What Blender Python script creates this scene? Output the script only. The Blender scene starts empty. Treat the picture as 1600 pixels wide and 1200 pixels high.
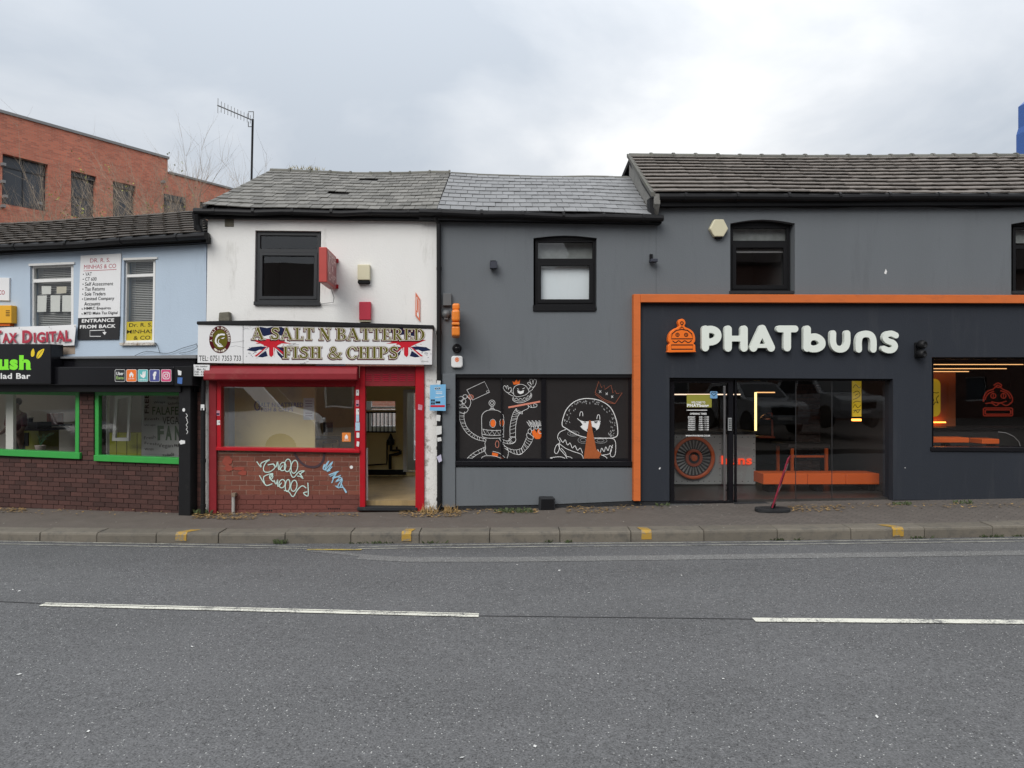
import bpy, bmesh, math, random
import numpy as np
from mathutils import Vector, Matrix
from mathutils.geometry import tessellate_polygon
random.seed(7)
R = random.Random(11)
rad = math.radians
scene = bpy.context.scene
COL = scene.collection
F, CZ = 1110.0, 2.17            # focal length in photo pixels (1600 wide), camera height

# ------------------------------------------------------------------ camera
cam = bpy.data.cameras.new('camera'); camo = bpy.data.objects.new('camera', cam); COL.objects.link(camo)
cam.sensor_width = 36; cam.lens = 36 * F / 1600; cam.clip_end = 2000
camo.location = (0, 0, CZ); camo.rotation_euler = (rad(90), 0, 0)
scene.camera = camo

# ------------------------------------------------------------------ overcast sky
SUN_EL, SUN_AZ = 40, 205; SKY_OFF = (-14.62543, 13.897349, 0)
w = bpy.data.worlds.new('World'); scene.world = w; w.use_nodes = True
nt = w.node_tree; N = nt.nodes; LK = nt.links; N.clear()
def nd(t, **k):
    n = N.new(t)
    for a, b in k.items(): setattr(n, a, b)
    return n
def wm(op, a, b=None, c=None):
    n = nd('ShaderNodeMath', operation=op)
    for i, v in enumerate((a, b, c)):
        if v is None: continue
        if isinstance(v, (int, float)): n.inputs[i].default_value = v
        else: LK.new(v, n.inputs[i])
    return n.outputs[0]
tc = nd('ShaderNodeTexCoord'); sep = nd('ShaderNodeSeparateXYZ'); LK.new(tc.outputs['Generated'], sep.inputs[0])
zc = wm('MAXIMUM', sep.outputs['Z'], 0.0)
inv = wm('DIVIDE', 1.0, wm('ADD', zc, 0.22))
cmb = nd('ShaderNodeCombineXYZ'); LK.new(wm('MULTIPLY', sep.outputs['X'], inv), cmb.inputs[0]); LK.new(wm('MULTIPLY', sep.outputs['Y'], inv), cmb.inputs[1])
n1 = nd('ShaderNodeTexNoise'); n1.inputs['Scale'].default_value = 1.15; n1.inputs['Detail'].default_value = 7; n1.inputs['Roughness'].default_value = .52; n1.inputs['Distortion'].default_value = .35
mpw = nd('ShaderNodeMapping'); mpw.inputs['Location'].default_value = SKY_OFF; LK.new(cmb.outputs[0], mpw.inputs[0]); LK.new(mpw.outputs[0], n1.inputs['Vector'])
cr = nd('ShaderNodeValToRGB'); LK.new(n1.outputs['Fac'], cr.inputs[0])
e = cr.color_ramp.elements
e[0].position = .37; e[0].color = (.59, .645, .715, 1)
e[1].position = .68; e[1].color = (1.14, 1.14, 1.13, 1)
m = e.new(.52); m.color = (.79, .825, .87, 1)
lum = wm('MULTIPLY_ADD', zc, 1.30, .62)              # CIE overcast: zenith three times the horizon
vm = nd('ShaderNodeVectorMath', operation='SCALE'); LK.new(cr.outputs[0], vm.inputs[0]); LK.new(lum, vm.inputs['Scale'])
bgc = nd('ShaderNodeBackground'); LK.new(vm.outputs[0], bgc.inputs[0]); bgc.inputs[1].default_value = .66
sky = nd('ShaderNodeTexSky', sky_type='NISHITA'); sky.sun_disc = False; sky.sun_elevation = rad(SUN_EL); sky.sun_rotation = rad(SUN_AZ)
bgs = nd('ShaderNodeBackground'); LK.new(sky.outputs[0], bgs.inputs[0]); bgs.inputs[1].default_value = .05
mx = nd('ShaderNodeMixShader'); mx.inputs[0].default_value = .9
LK.new(bgs.outputs[0], mx.inputs[1]); LK.new(bgc.outputs[0], mx.inputs[2])
wo = nd('ShaderNodeOutputWorld'); LK.new(mx.outputs[0], wo.inputs[0])

# ------------------------------------------------------------------ veiled sun
sl = bpy.data.lights.new('sun', 'SUN'); sl.energy = 1.5; sl.angle = rad(40); sl.color = (1, .97, .93)
so = bpy.data.objects.new('sun', sl); COL.objects.link(so)
sd = Vector((math.sin(rad(SUN_AZ)) * math.cos(rad(SUN_EL)), math.cos(rad(SUN_AZ)) * math.cos(rad(SUN_EL)), math.sin(rad(SUN_EL))))
so.rotation_euler = sd.to_track_quat('Z', 'Y').to_euler(); so.location = (0, -5, 30)
vs = scene.view_settings; vs.view_transform = 'Standard'; vs.look = 'None'; vs.gamma = 1; vs.exposure = 0.64; vs.use_curve_mapping = False
scene.cycles.max_bounces = 8; scene.cycles.transparent_max_bounces = 12; scene.cycles.caustics_reflective = False; scene.cycles.caustics_refractive = False

# ------------------------------------------------------------------ planes: pixel of the photograph -> point on a wall
class Pl:
    def __init__(s, y0, t):
        L = math.hypot(1, t); s.t = t; s.n = Vector((t, -1, 0)) / L; s.T = Vector((1, t, 0)) / L; s.o = Vector((0, y0, 0))
        s.M = Matrix((s.T, -s.n, Vector((0, 0, 1)))).transposed()      # local x along wall, y inward, z up
    def P(s, px, py, d=0.0):
        r = Vector(((px - 800) / F, 1, (600 - py) / F)); c = Vector((0, 0, CZ))
        return c + r * (((s.o - c).dot(s.n) + d) / r.dot(s.n))
    def uz(s, px, py, d=0.0):
        p = s.P(px, py, d); return ((p - s.o).dot(s.T), p.z)
    def at(s, u, z, d=0.0): return s.o + s.T * u + s.n * d + Vector((0, 0, z))
    def U(s, px, d=0.0): return s.uz(px, 600, d)[0]
LP = Pl(9.974, -.231); WP = Pl(11.412, .07); CP = Pl(11.4286, .084); BP = Pl(62.97, 1.525)

# ------------------------------------------------------------------ ground shape
def interp(tab, x):
    if x <= tab[0][0]: a, b = tab[0], tab[1]
    elif x >= tab[-1][0]: a, b = tab[-2], tab[-1]
    else:
        for a, b in zip(tab, tab[1:]):
            if a[0] <= x <= b[0]: break
    k = (x - a[0]) / (b[0] - a[0]); return [a[i] + (b[i] - a[i]) * k for i in range(1, len(a))]
KT = [(-40, 15.5, -.25, -.37), (-7.207, 10.0, .08, -.037), (-4.9, 9.76, .118, -.02), (-2.607, 9.65, .149, -.003), (.4, 9.62, .168, .02), (3.478, 9.66, .185, .038), (7.117, 9.875, .197, .045), (40, 13.4, .3, .15)]
def kerb(X):
    r = [0, 0, 0]
    for dx in (-1.2, -.6, 0, .6, 1.2):
        q = interp(KT, X + dx); r = [r[i] + q[i] / 5 for i in range(3)]
    return r
FT = [(-40, -.2), (-8.62, .09), (-4.8, .146), (-1.17, .15), (2.09, .184), (8.77, .219), (40, .35)]
def face_y(X): return max(min(9.974 - .231 * X, 1e9), 11.412 + .07 * X) if X < -1.174 else 11.4286 + .084 * X
def road_z(X, Y):
    ky, zt, zb = kerb(X); s = ky - Y; return zb + .03 * s - .0045 * s * s
def RD(px, py, off=0.0):
    z = 0.0
    for _ in range(8):
        Y = (CZ - z) * F / (py - 600); X = (px - 800) / F * Y; z = road_z(X, Y) + off
    return Vector((X, Y, z))
def pave_z(X, Y):
    ky, zt, zb = kerb(X); f = (Y - ky) / max(.1, face_y(X) - ky); return zt + (interp(FT, X)[0] - zt) * f
def PV(px, py, off=0.0):
    z = .15
    for _ in range(8):
        Y = (CZ - z) * F / (py - 600); X = (px - 800) / F * Y; z = pave_z(X, Y) + off
    return Vector((X, Y, z))

# ------------------------------------------------------------------ objects
WL = {}
def thing(name, label, cat, loc, group=None, kind=None):
    o = bpy.data.objects.new(name, None); COL.objects.link(o); o.empty_display_size = .2
    o.location = loc; WL[o.name] = Vector(loc); tag(o, label, cat, group, kind); return o
def tag(o, label=None, cat=None, group=None, kind=None):
    if label: o['label'] = label
    if cat: o['category'] = cat
    if group: o['group'] = group
    if kind: o['kind'] = kind
    return o
class MB:
    def __init__(s, st=.0003): s.v = []; s.f = []; s.k = 0; s.st = st
    def add(s, vs, fs):
        b = len(s.v); s.v += [Vector(q) for q in vs]; s.f += [[i + b for i in f] for f in fs]; return s
    def prism(s, pts, vec):
        n = len(pts); vec = Vector(vec)
        return s.add(list(pts) + [p + vec for p in pts], [list(range(n)), list(range(2 * n - 1, n - 1, -1))] + [[i, i + n, (i + 1) % n + n, (i + 1) % n] for i in range(n)])
    def box(s, c, sx, sy, sz, M=None):
        M = M or Matrix.Identity(3); c = Vector(c)
        q = [c + M @ Vector((x * sx / 2, y * sy / 2, z * sz / 2)) for z in (-1, 1) for x, y in ((-1, -1), (1, -1), (1, 1), (-1, 1))]
        return s.add(q, [[0, 3, 2, 1], [4, 5, 6, 7], [0, 1, 5, 4], [1, 2, 6, 5], [2, 3, 7, 6], [3, 0, 4, 7]])
    def bx(s, pl, u0, u1, d0, d1, z0, z1):
        return s.box(pl.at((u0 + u1) / 2, (z0 + z1) / 2, (d0 + d1) / 2), abs(u1 - u0), abs(d1 - d0), abs(z1 - z0), pl.M)
    def slab(s, pl, quad, d0, d1):           # polygon in photo pixels, front at d1, back at d0
        return s.prism([pl.P(x, y, d1) for x, y in quad], pl.n * (d0 - d1))
    def rect(s, pl, x0, y0, x1, y1, d0, d1): return s.slab(pl, [(x0, y0), (x1, y0), (x1, y1), (x0, y1)], d0, d1)
    def wall(s, pl, outer, holes, d0, d1):
        loops = [outer] + list(holes)
        return s.wall3([[pl.P(x, y, d1) for x, y in L] for L in loops], pl, d1 - d0)
    def wall3(s, L3, pl, th):
        two = [[Vector(((p - pl.o).dot(pl.T), p.z, 0)) for p in L] for L in L3]
        tris = tessellate_polygon(two); fr = [p for L in L3 for p in L]; n = len(fr); b = 0; fs = []
        for t in tris: fs += [list(t), [t[2] + n, t[1] + n, t[0] + n]]
        for L in L3:
            m = len(L)
            fs += [[b + i, b + (i + 1) % m, b + (i + 1) % m + n, b + i + n] for i in range(m)]; b += m
        return s.add(fr + [p - pl.n * th for p in fr], fs)
    def tube(s, pts, r, n=8, caps=True):
        pts = [Vector(p) for p in pts]; rs = r if isinstance(r, (list, tuple)) else [r] * len(pts); b = len(s.v); up = None
        for i, p in enumerate(pts):
            t = (pts[min(i + 1, len(pts) - 1)] - pts[max(i - 1, 0)]).normalized()
            if up is None: up = t.orthogonal().normalized()
            up = (up - t * up.dot(t)).normalized(); sd = t.cross(up)
            s.v += [p + (up * math.cos(2 * math.pi * j / n) + sd * math.sin(2 * math.pi * j / n)) * rs[i] for j in range(n)]
        for i in range(len(pts) - 1):
            s.f += [[b + i * n + j, b + i * n + (j + 1) % n, b + (i + 1) * n + (j + 1) % n, b + (i + 1) * n + j] for j in range(n)]
        if caps: s.f += [[b + j for j in range(n - 1, -1, -1)], [b + (len(pts) - 1) * n + j for j in range(n)]]
        return s
    def lathe(s, prof, c, ax=(0, 0, 1), n=20, caps=True):
        c = Vector(c); ax = Vector(ax).normalized(); a = ax.orthogonal().normalized(); q = ax.cross(a); b = len(s.v); m = len(prof)
        for r, h in prof: s.v += [c + ax * h + (a * math.cos(2 * math.pi * j / n) + q * math.sin(2 * math.pi * j / n)) * max(r, 1e-4) for j in range(n)]
        for i in range(m - 1): s.f += [[b + i * n + j, b + i * n + (j + 1) % n, b + (i + 1) * n + (j + 1) % n, b + (i + 1) * n + j] for j in range(n)]
        if caps: s.f += [[b + j for j in range(n - 1, -1, -1)], [b + (m - 1) * n + j for j in range(n)]]
        return s
    # flat print: each piece a hair in front of the one before
    def lay(s): s.k += 1; return s.k * s.st
    def poly(s, pl, pts, d):
        d += s.lay(); P3 = [pl.P(x, y, d) for x, y in pts]
        t = tessellate_polygon([[Vector((x, y, 0)) for x, y in pts]]); return s.add(P3, [list(q) for q in t])
    def loops(s, pl, Ls, d):
        d += s.lay(); t = tessellate_polygon([[Vector((x, y, 0)) for x, y in L] for L in Ls]); return s.add([pl.P(x, y, d) for L in Ls for x, y in L], [list(q) for q in t])
    def line(s, pl, pts, w, d, smooth=True, closed=False):
        if smooth and len(pts) > 2: pts = crom(pts, 4, closed)
        elif closed: pts = list(pts) + [pts[0]]
        d += s.lay(); vs = []; n = len(pts)
        for i in range(n):
            if closed: a, b = pts[i - 1 if i else n - 2], pts[(i + 1) if i < n - 1 else 1]
            else: a, b = pts[max(i - 1, 0)], pts[min(i + 1, n - 1)]
            dx, dy = b[0] - a[0], b[1] - a[1]; L = math.hypot(dx, dy) or 1; k = w / 2 / L
            vs += [pl.P(pts[i][0] - dy * k, pts[i][1] + dx * k, d), pl.P(pts[i][0] + dy * k, pts[i][1] - dx * k, d)]
        return s.add(vs, [[2 * i, 2 * i + 1, 2 * i + 3, 2 * i + 2] for i in range(n - 1)])
    def ell(s, pl, cx, cy, rx, ry, d, n=20): return s.poly(pl, [(cx + rx * math.cos(2 * math.pi * i / n), cy + ry * math.sin(2 * math.pi * i / n)) for i in range(n)], d)
    def ring(s, pl, cx, cy, rx, ry, w, d, n=20): return s.line(pl, [(cx + rx * math.cos(2 * math.pi * i / n), cy + ry * math.sin(2 * math.pi * i / n)) for i in range(n)], w, d, False, True)
    def text(s, pl, txt, quad, d, bold=0.0, keep=False):      # text stretched into a pixel quad TL,TR,BR,BL
        vs, fs, (x0, y0, x1, y1) = glyphs(txt, bold); d += s.lay(); tl, tr, br, bl = quad
        if len(txt) and not keep: pass
        out = []
        for x, y in vs:
            a = (x - x0) / (x1 - x0); b = (y1 - y) / (y1 - y0)
            X = (tl[0] * (1 - a) + tr[0] * a) * (1 - b) + (bl[0] * (1 - a) + br[0] * a) * b
            Y = (tl[1] * (1 - a) + tr[1] * a) * (1 - b) + (bl[1] * (1 - a) + br[1] * a) * b
            out.append(pl.P(X, Y, d))
        return s.add(out, fs)
    def trect(s, pl, txt, x0, y0, x1, y1, d, bold=0.0): return s.text(pl, txt, [(x0, y0), (x1, y0), (x1, y1), (x0, y1)], d, bold)
    def build(s, name, mat, parent=None, bevel=0, smooth=False, label=None, kind=None, origin=None, seg=1):
        me = bpy.data.meshes.new(name)
        if parent is not None or origin is None:
            lo = Vector([min(v[i] for v in s.v) for i in range(3)]); hi = Vector([max(v[i] for v in s.v) for i in range(3)])
            c = Vector(((lo.x + hi.x) / 2, (lo.y + hi.y) / 2, lo.z))
        else: c = Vector(origin)
        me.from_pydata([v - c for v in s.v], [], s.f)
        bm = bmesh.new(); bm.from_mesh(me); bmesh.ops.recalc_face_normals(bm, faces=bm.faces); bm.to_mesh(me); bm.free()
        if smooth: me.polygons.foreach_set('use_smooth', [True] * len(me.polygons))
        me.materials.append(mat); o = bpy.data.objects.new(name, me); COL.objects.link(o)
        if parent is not None: o.parent = parent; o.location = c - WL[parent.name]
        else: o.location = c
        WL[o.name] = c
        if bevel:
            b = o.modifiers.new('bevel', 'BEVEL'); b.width = bevel; b.segments = seg; b.limit_method = 'ANGLE'; b.angle_limit = rad(50)
        if label: o['label'] = label
        if kind: o['kind'] = kind
        return o
def inst(src, name, M, parent, mat=None):          # shared-mesh child placed by a world matrix
    o = bpy.data.objects.new(name, src); COL.objects.link(o); o.parent = parent
    o.matrix_local = Matrix.Translation(-WL[parent.name]) @ M; WL[o.name] = M.translation.copy(); return o
def crom(p, k=4, closed=False):
    n = len(p); out = []; rng = n if closed else n - 1
    g = (lambda i: p[i % n]) if closed else (lambda i: p[min(max(i, 0), n - 1)])
    for i in range(rng):
        a, b, c, d = g(i - 1), g(i), g(i + 1), g(i + 2)
        for j in range(k):
            t = j / k; out.append(tuple(.5 * (2 * b[q] + (c[q] - a[q]) * t + (2 * a[q] - 5 * b[q] + 4 * c[q] - d[q]) * t * t + (3 * b[q] - a[q] - 3 * c[q] + d[q]) * t ** 3) for q in (0, 1)))
    out.append(tuple(p[0] if closed else p[-1])); return out
_G = {}
def glyphs(txt, bold=0.0):
    if (txt, bold) in _G: return _G[txt, bold]
    cu = bpy.data.curves.new('t', 'FONT'); cu.body = txt; cu.size = 1; cu.resolution_u = 3; cu.offset = bold; cu.space_character = 1 + bold * 2
    ob = bpy.data.objects.new('t', cu); me = ob.to_mesh()
    vs = [(v.co.x, v.co.y) for v in me.vertices]; fs = [list(p.vertices) for p in me.polygons]; ob.to_mesh_clear()
    bpy.data.objects.remove(ob); bpy.data.curves.remove(cu)
    bb = (min(v[0] for v in vs), min(v[1] for v in vs), max(v[0] for v in vs), max(v[1] for v in vs))
    _G[txt, bold] = vs, fs, bb; return _G[txt, bold]

# ------------------------------------------------------------------ drawn letters from distance fields
def d_box(X, Y, x0, y0, x1, y1): return np.maximum(np.maximum(x0 - X, X - x1), np.maximum(y0 - Y, Y - y1))
def d_seg(X, Y, ax, ay, bx, by, r, butt=False):
    dx, dy = bx - ax, by - ay; L2 = dx * dx + dy * dy + 1e-12; t = ((X - ax) * dx + (Y - ay) * dy) / L2
    if butt:
        L = math.sqrt(L2); return np.maximum(np.abs((X - ax) * dy - (Y - ay) * dx) / L - r, np.maximum(-t, t - 1) * L)
    t = np.clip(t, 0, 1); return np.hypot(X - ax - t * dx, Y - ay - t * dy) - r
def d_ell(X, Y, cx, cy, rx, ry): return (np.hypot((X - cx) / rx, (Y - cy) / ry) - 1) * min(rx, ry)
def d_path(X, Y, pts, r):
    d = None
    for (a, b), (c, e_) in zip(pts, pts[1:]):
        q = d_seg(X, Y, a, b, c, e_, r); d = q if d is None else np.minimum(d, q)
    return d
def field(parts, X, Y):
    d = np.full(X.shape, 9.0)
    for p in parts:
        k = p[0]
        if k == 'b': d = np.minimum(d, d_box(X, Y, *p[1:]))
        elif k == 'l': d = np.minimum(d, d_seg(X, Y, *p[1:5], p[5] / 2, True))
        elif k == 'p': d = np.minimum(d, d_path(X, Y, crom(p[1], 4, len(p) > 3), p[2] / 2))
        elif k == 's': d = np.minimum(d, d_path(X, Y, p[1], p[2] / 2))
        elif k == 'r':
            cx, cy, rx, ry, wx, wy, clip = p[1:]
            q = np.maximum(d_ell(X, Y, cx, cy, rx, ry), -d_ell(X, Y, cx, cy, rx - wx, ry - wy)); d = np.minimum(d, np.maximum(q, d_box(X, Y, *clip)))
        elif k == 'c': d = np.maximum(d, -d_box(X, Y, *p[1:]))
    return d
def contour(parts, level, bb, res):
    x0, y0, x1, y1 = bb; nx = int((x1 - x0) / res) + 2; ny = int((y1 - y0) / res) + 2
    X, Y = np.meshgrid(x0 + res * np.arange(nx), y0 + res * np.arange(ny)); D = field(parts, X, Y) - level + 1e-7
    nxt = {}; pt = {}
    def ed(i, j, h):
        k = (i, j, h)
        if k not in pt:
            a = D[j, i]; b = D[j, i + 1] if h else D[j + 1, i]; t = a / (a - b)
            pt[k] = (x0 + res * (i + (t if h else 0)), y0 + res * (j + (0 if h else t)))
        return k
    for j in range(ny - 1):
        for i in range(nx - 1):
            c = (D[j, i] < 0) | (D[j, i + 1] < 0) << 1 | (D[j + 1, i + 1] < 0) << 2 | (D[j + 1, i] < 0) << 3
            c = int(c)
            if c in (0, 15): continue
            b, r_, t, l = (i, j, 1), (i + 1, j, 0), (i, j + 1, 1), (i, j, 0)
            S = {1: [(l, b)], 2: [(b, r_)], 3: [(l, r_)], 4: [(r_, t)], 5: [(l, b), (r_, t)], 6: [(b, t)], 7: [(l, t)], 8: [(t, l)], 9: [(t, b)], 10: [(b, r_), (t, l)], 11: [(t, r_)], 12: [(r_, l)], 13: [(r_, b)], 14: [(b, l)]}[c]
            for a, q in S: nxt[ed(*a)] = ed(*q)
    out = []
    while nxt:
        k0 = next(iter(nxt)); L = []; k = k0
        while k in nxt: L.append(pt[k]); k = nxt.pop(k)
        # drop points that lie on straight runs
        M_ = [p for i, p in enumerate(L) if abs((p[0] - L[i - 1][0]) * (L[(i + 1) % len(L)][1] - p[1]) - (p[1] - L[i - 1][1]) * (L[(i + 1) % len(L)][0] - p[0])) > res * res * .01]
        if len(M_) > 2: out.append(M_)
    return out

# ------------------------------------------------------------------ materials
def mat(name, c, rough=.6, var=.12, scale=3.0, bump=0.0, bscale=60.0, metal=0.0, rnd=0.0, dirt=None, spec=.5, emit=None, streak=0.0, isl=0.0, coat=0.0):
    m = bpy.data.materials.new(name); m.use_nodes = True; t = m.node_tree; n = t.nodes; l = t.links
    b = n['Principled BSDF']; b.inputs['Roughness'].default_value = rough; b.inputs['Metallic'].default_value = metal; b.inputs['Specular IOR Level'].default_value = spec
    if coat: b.inputs['Coat Weight'].default_value = coat; b.inputs['Coat Roughness'].default_value = .06
    ge = n.new('ShaderNodeNewGeometry'); no = n.new('ShaderNodeTexNoise'); no.inputs['Scale'].default_value = scale; no.inputs['Detail'].default_value = 6; no.inputs['Roughness'].default_value = .62
    l.new(ge.outputs['Position'], no.inputs['Vector'])
    if streak:
        mp = n.new('ShaderNodeMapping'); mp.inputs['Scale'].default_value = (1, 1, streak); l.new(ge.outputs['Position'], mp.inputs[0]); l.new(mp.outputs[0], no.inputs['Vector'])
    def mth(op, a, b_):
        q = n.new('ShaderNodeMath'); q.operation = op
        for i, v in enumerate((a, b_)):
            if isinstance(v, (int, float)): q.inputs[i].default_value = v
            else: l.new(v, q.inputs[i])
        return q.outputs[0]
    k = mth('ADD', mth('MULTIPLY', no.outputs['Fac'], 2 * var), 1 - var)
    if rnd:
        oi = n.new('ShaderNodeObjectInfo'); k = mth('MULTIPLY', k, mth('ADD', mth('MULTIPLY', oi.outputs['Random'], 2 * rnd), 1 - rnd))
    if isl: k = mth('MULTIPLY', k, mth('ADD', mth('MULTIPLY', ge.outputs['Random Per Island'], 2 * isl), 1 - isl))
    vm_ = n.new('ShaderNodeVectorMath'); vm_.operation = 'SCALE'; vm_.inputs[0].default_value = c; l.new(k, vm_.inputs['Scale']); col = vm_.outputs[0]
    if dirt:
        dc, lo, hi, ds = dirt; n2 = n.new('ShaderNodeTexNoise'); n2.inputs['Scale'].default_value = ds; n2.inputs['Detail'].default_value = 8; n2.inputs['Roughness'].default_value = .7
        l.new(mp.outputs[0] if streak else ge.outputs['Position'], n2.inputs['Vector']); mr = n.new('ShaderNodeMapRange'); mr.inputs[1].default_value = lo; mr.inputs[2].default_value = hi; l.new(n2.outputs['Fac'], mr.inputs[0])
        mi = n.new('ShaderNodeMix'); mi.data_type = 'RGBA'; l.new(mr.outputs[0], mi.inputs[0]); l.new(col, mi.inputs[6]); mi.inputs[7].default_value = (*dc, 1); col = mi.outputs[2]
    l.new(col, b.inputs['Base Color'])
    if bump:
        nb = n.new('ShaderNodeTexNoise'); nb.inputs['Scale'].default_value = bscale; nb.inputs['Detail'].default_value = 5; l.new(ge.outputs['Position'], nb.inputs['Vector'])
        bp = n.new('ShaderNodeBump'); bp.inputs['Strength'].default_value = 1; bp.inputs['Distance'].default_value = bump; l.new(nb.outputs['Fac'], bp.inputs['Height']); l.new(bp.outputs[0], b.inputs['Normal'])
    if emit: b.inputs['Emission Color'].default_value = (*emit[0], 1); b.inputs['Emission Strength'].default_value = emit[1]
    return m
def glassmat(name, f0=.08, tint=(.86, .88, .87), rough=0.0):
    m = bpy.data.materials.new(name); m.use_nodes = True; t = m.node_tree; n = t.nodes; l = t.links; n.clear()
    lw = n.new('ShaderNodeLayerWeight'); lw.inputs[0].default_value = .5
    p = n.new('ShaderNodeMath'); p.operation = 'POWER'; l.new(lw.outputs['Facing'], p.inputs[0]); p.inputs[1].default_value = 5
    q = n.new('ShaderNodeMath'); q.operation = 'MULTIPLY_ADD'; l.new(p.outputs[0], q.inputs[0]); q.inputs[1].default_value = 1 - f0; q.inputs[2].default_value = f0
    tr = n.new('ShaderNodeBsdfTransparent'); tr.inputs[0].default_value = (*tint, 1); gl = n.new('ShaderNodeBsdfGlossy'); gl.inputs['Roughness'].default_value = rough
    ge = n.new('ShaderNodeNewGeometry'); nb = n.new('ShaderNodeTexNoise'); nb.inputs['Scale'].default_value = 1.3; l.new(ge.outputs['Position'], nb.inputs['Vector'])
    bp = n.new('ShaderNodeBump'); bp.inputs['Distance'].default_value = .0009; bp.inputs['Strength'].default_value = 1; l.new(nb.outputs['Fac'], bp.inputs['Height']); l.new(bp.outputs[0], gl.inputs['Normal'])
    mi = n.new('ShaderNodeMixShader'); l.new(q.outputs[0], mi.inputs[0]); l.new(tr.outputs[0], mi.inputs[1]); l.new(gl.outputs[0], mi.inputs[2])
    o = n.new('ShaderNodeOutputMaterial'); l.new(mi.outputs[0], o.inputs[0]); return m
M = {}
M['glass'] = glassmat('window glass', .09, (.95, .96, .955)); M['chip_glass'] = glassmat('reflective window glass', .25, (.96, .965, .96)); M['shop_glass'] = glassmat('clean shop glass', .075, (.95, .95, .95))
M['black'] = mat('black paint', (.007, .007, .008), .5, .2, spec=.18)
M['blackgloss'] = mat('black gloss', (.008, .008, .010), .22, .2, spec=.3)
M['pipe'] = mat('black plastic', (.010, .010, .011), .5, .25, 8, dirt=((.04, .038, .035), .62, .85, 6), spec=.22)
M['white_print'] = mat('white print', (.72, .72, .71), .5, .04, spec=.2)
M['orange_print'] = mat('orange print', (.75, .15, .025), .5, .05, spec=.15)
M['black_print'] = mat('black print', (.014, .014, .015), .6, .05, spec=.1)
M['red_print'] = mat('red print', (.38, .015, .04), .6, .05, spec=.1)
M['upvc'] = mat('white frame', (.70, .70, .68), .35, .06, 4, dirt=((.35, .34, .31), .58, .8, 9))
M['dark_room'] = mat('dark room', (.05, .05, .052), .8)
# ------------------------------------------------------------------ ground, road, pavement
def asphalt(name, base, speck, worn=None):
    m = bpy.data.materials.new(name); m.use_nodes = True; t = m.node_tree; n = t.nodes; l = t.links; b = n['Principled BSDF']
    b.inputs['Roughness'].default_value = .72; b.inputs['Specular IOR Level'].default_value = .35
    ge = n.new('ShaderNodeNewGeometry'); P = ge.outputs['Position']
    def noise(s, d=5, r=.6):
        q = n.new('ShaderNodeTexNoise'); q.inputs['Scale'].default_value = s; q.inputs['Detail'].default_value = d; q.inputs['Roughness'].default_value = r; l.new(P, q.inputs['Vector']); return q.outputs['Fac']
    def mth(op, a, b_, cl=False):
        q = n.new('ShaderNodeMath'); q.operation = op; q.use_clamp = cl
        for i, v in enumerate((a, b_)):
            if isinstance(v, (int, float)): q.inputs[i].default_value = v
            else: l.new(v, q.inputs[i])
        return q.outputs[0]
    def vor(s):
        q = n.new('ShaderNodeTexVoronoi'); q.inputs['Scale'].default_value = s; l.new(P, q.inputs['Vector']); return q
    mpb = n.new('ShaderNodeMapping'); mpb.inputs['Scale'].default_value = (.13, 1, 1); l.new(P, mpb.inputs[0]); qb = n.new('ShaderNodeTexNoise'); qb.inputs['Scale'].default_value = .9; qb.inputs['Detail'].default_value = 5; l.new(mpb.outputs[0], qb.inputs['Vector']); big = mth('ADD', mth('MULTIPLY', noise(.6, 4), .5), mth('MULTIPLY', qb.outputs['Fac'], .5)); med = noise(22, 6, .75); fine = noise(70, 3, .8)
    k = mth('ADD', mth('MULTIPLY', mth('SUBTRACT', big, .5), .95), mth('ADD', mth('MULTIPLY', mth('SUBTRACT', med, .5), 1.5), mth('ADD', mth('MULTIPLY', mth('SUBTRACT', fine, .5), 3.2), 1.16)))
    k = mth('MAXIMUM', k, .25)   # mean ~1.17
    v = vor(75); sx = n.new('ShaderNodeSeparateColor'); l.new(v.outputs['Color'], sx.inputs[0])
    pick = mth('GREATER_THAN', sx.outputs[0], 1 - speck); spot = mth('LESS_THAN', v.outputs['Distance'], .34); sp = mth('MULTIPLY', pick, spot)
    sp = mth('MULTIPLY', sp, mth('ADD', mth('MULTIPLY', sx.outputs[1], .9), .2))
    dk = mth('MULTIPLY', mth('LESS_THAN', sx.outputs[0], .16), mth('LESS_THAN', v.outputs['Distance'], .4))
    k = mth('MULTIPLY', k, mth('SUBTRACT', 1.0, mth('MULTIPLY', dk, .5)))
    vm_ = n.new('ShaderNodeVectorMath'); vm_.operation = 'SCALE'; vm_.inputs[0].default_value = base; l.new(k, vm_.inputs['Scale'])
    mi = n.new('ShaderNodeMix'); mi.data_type = 'RGBA'; l.new(sp, mi.inputs[0]); l.new(vm_.outputs[0], mi.inputs[6]); mi.inputs[7].default_value = (.5, .5, .48, 1); col = mi.outputs[2]
    if worn:
        wc, lo, hi = worn; wn = mth('ADD', mth('MULTIPLY', noise(4, 6, .7), .55), mth('MULTIPLY', noise(60, 3), .45)); mr = n.new('ShaderNodeMapRange'); mr.inputs[1].default_value = lo; mr.inputs[2].default_value = hi; l.new(wn, mr.inputs[0])
        m2 = n.new('ShaderNodeMix'); m2.data_type = 'RGBA'; l.new(mr.outputs[0], m2.inputs[0]); l.new(col, m2.inputs[6]); m2.inputs[7].default_value = (*wc, 1); col = m2.outputs[2]
    l.new(col, b.inputs['Base Color'])
    h = mth('ADD', mth('MULTIPLY', fine, .8), mth('MULTIPLY', v.outputs['Distance'], -.6)); bp = n.new('ShaderNodeBump'); bp.inputs['Distance'].default_value = .006; bp.inputs['Strength'].default_value = .8
    l.new(h, bp.inputs['Height']); l.new(bp.outputs[0], b.inputs['Normal']); return m
M['road'] = asphalt('road asphalt', (.089, .0895, .091), .06)
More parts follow.
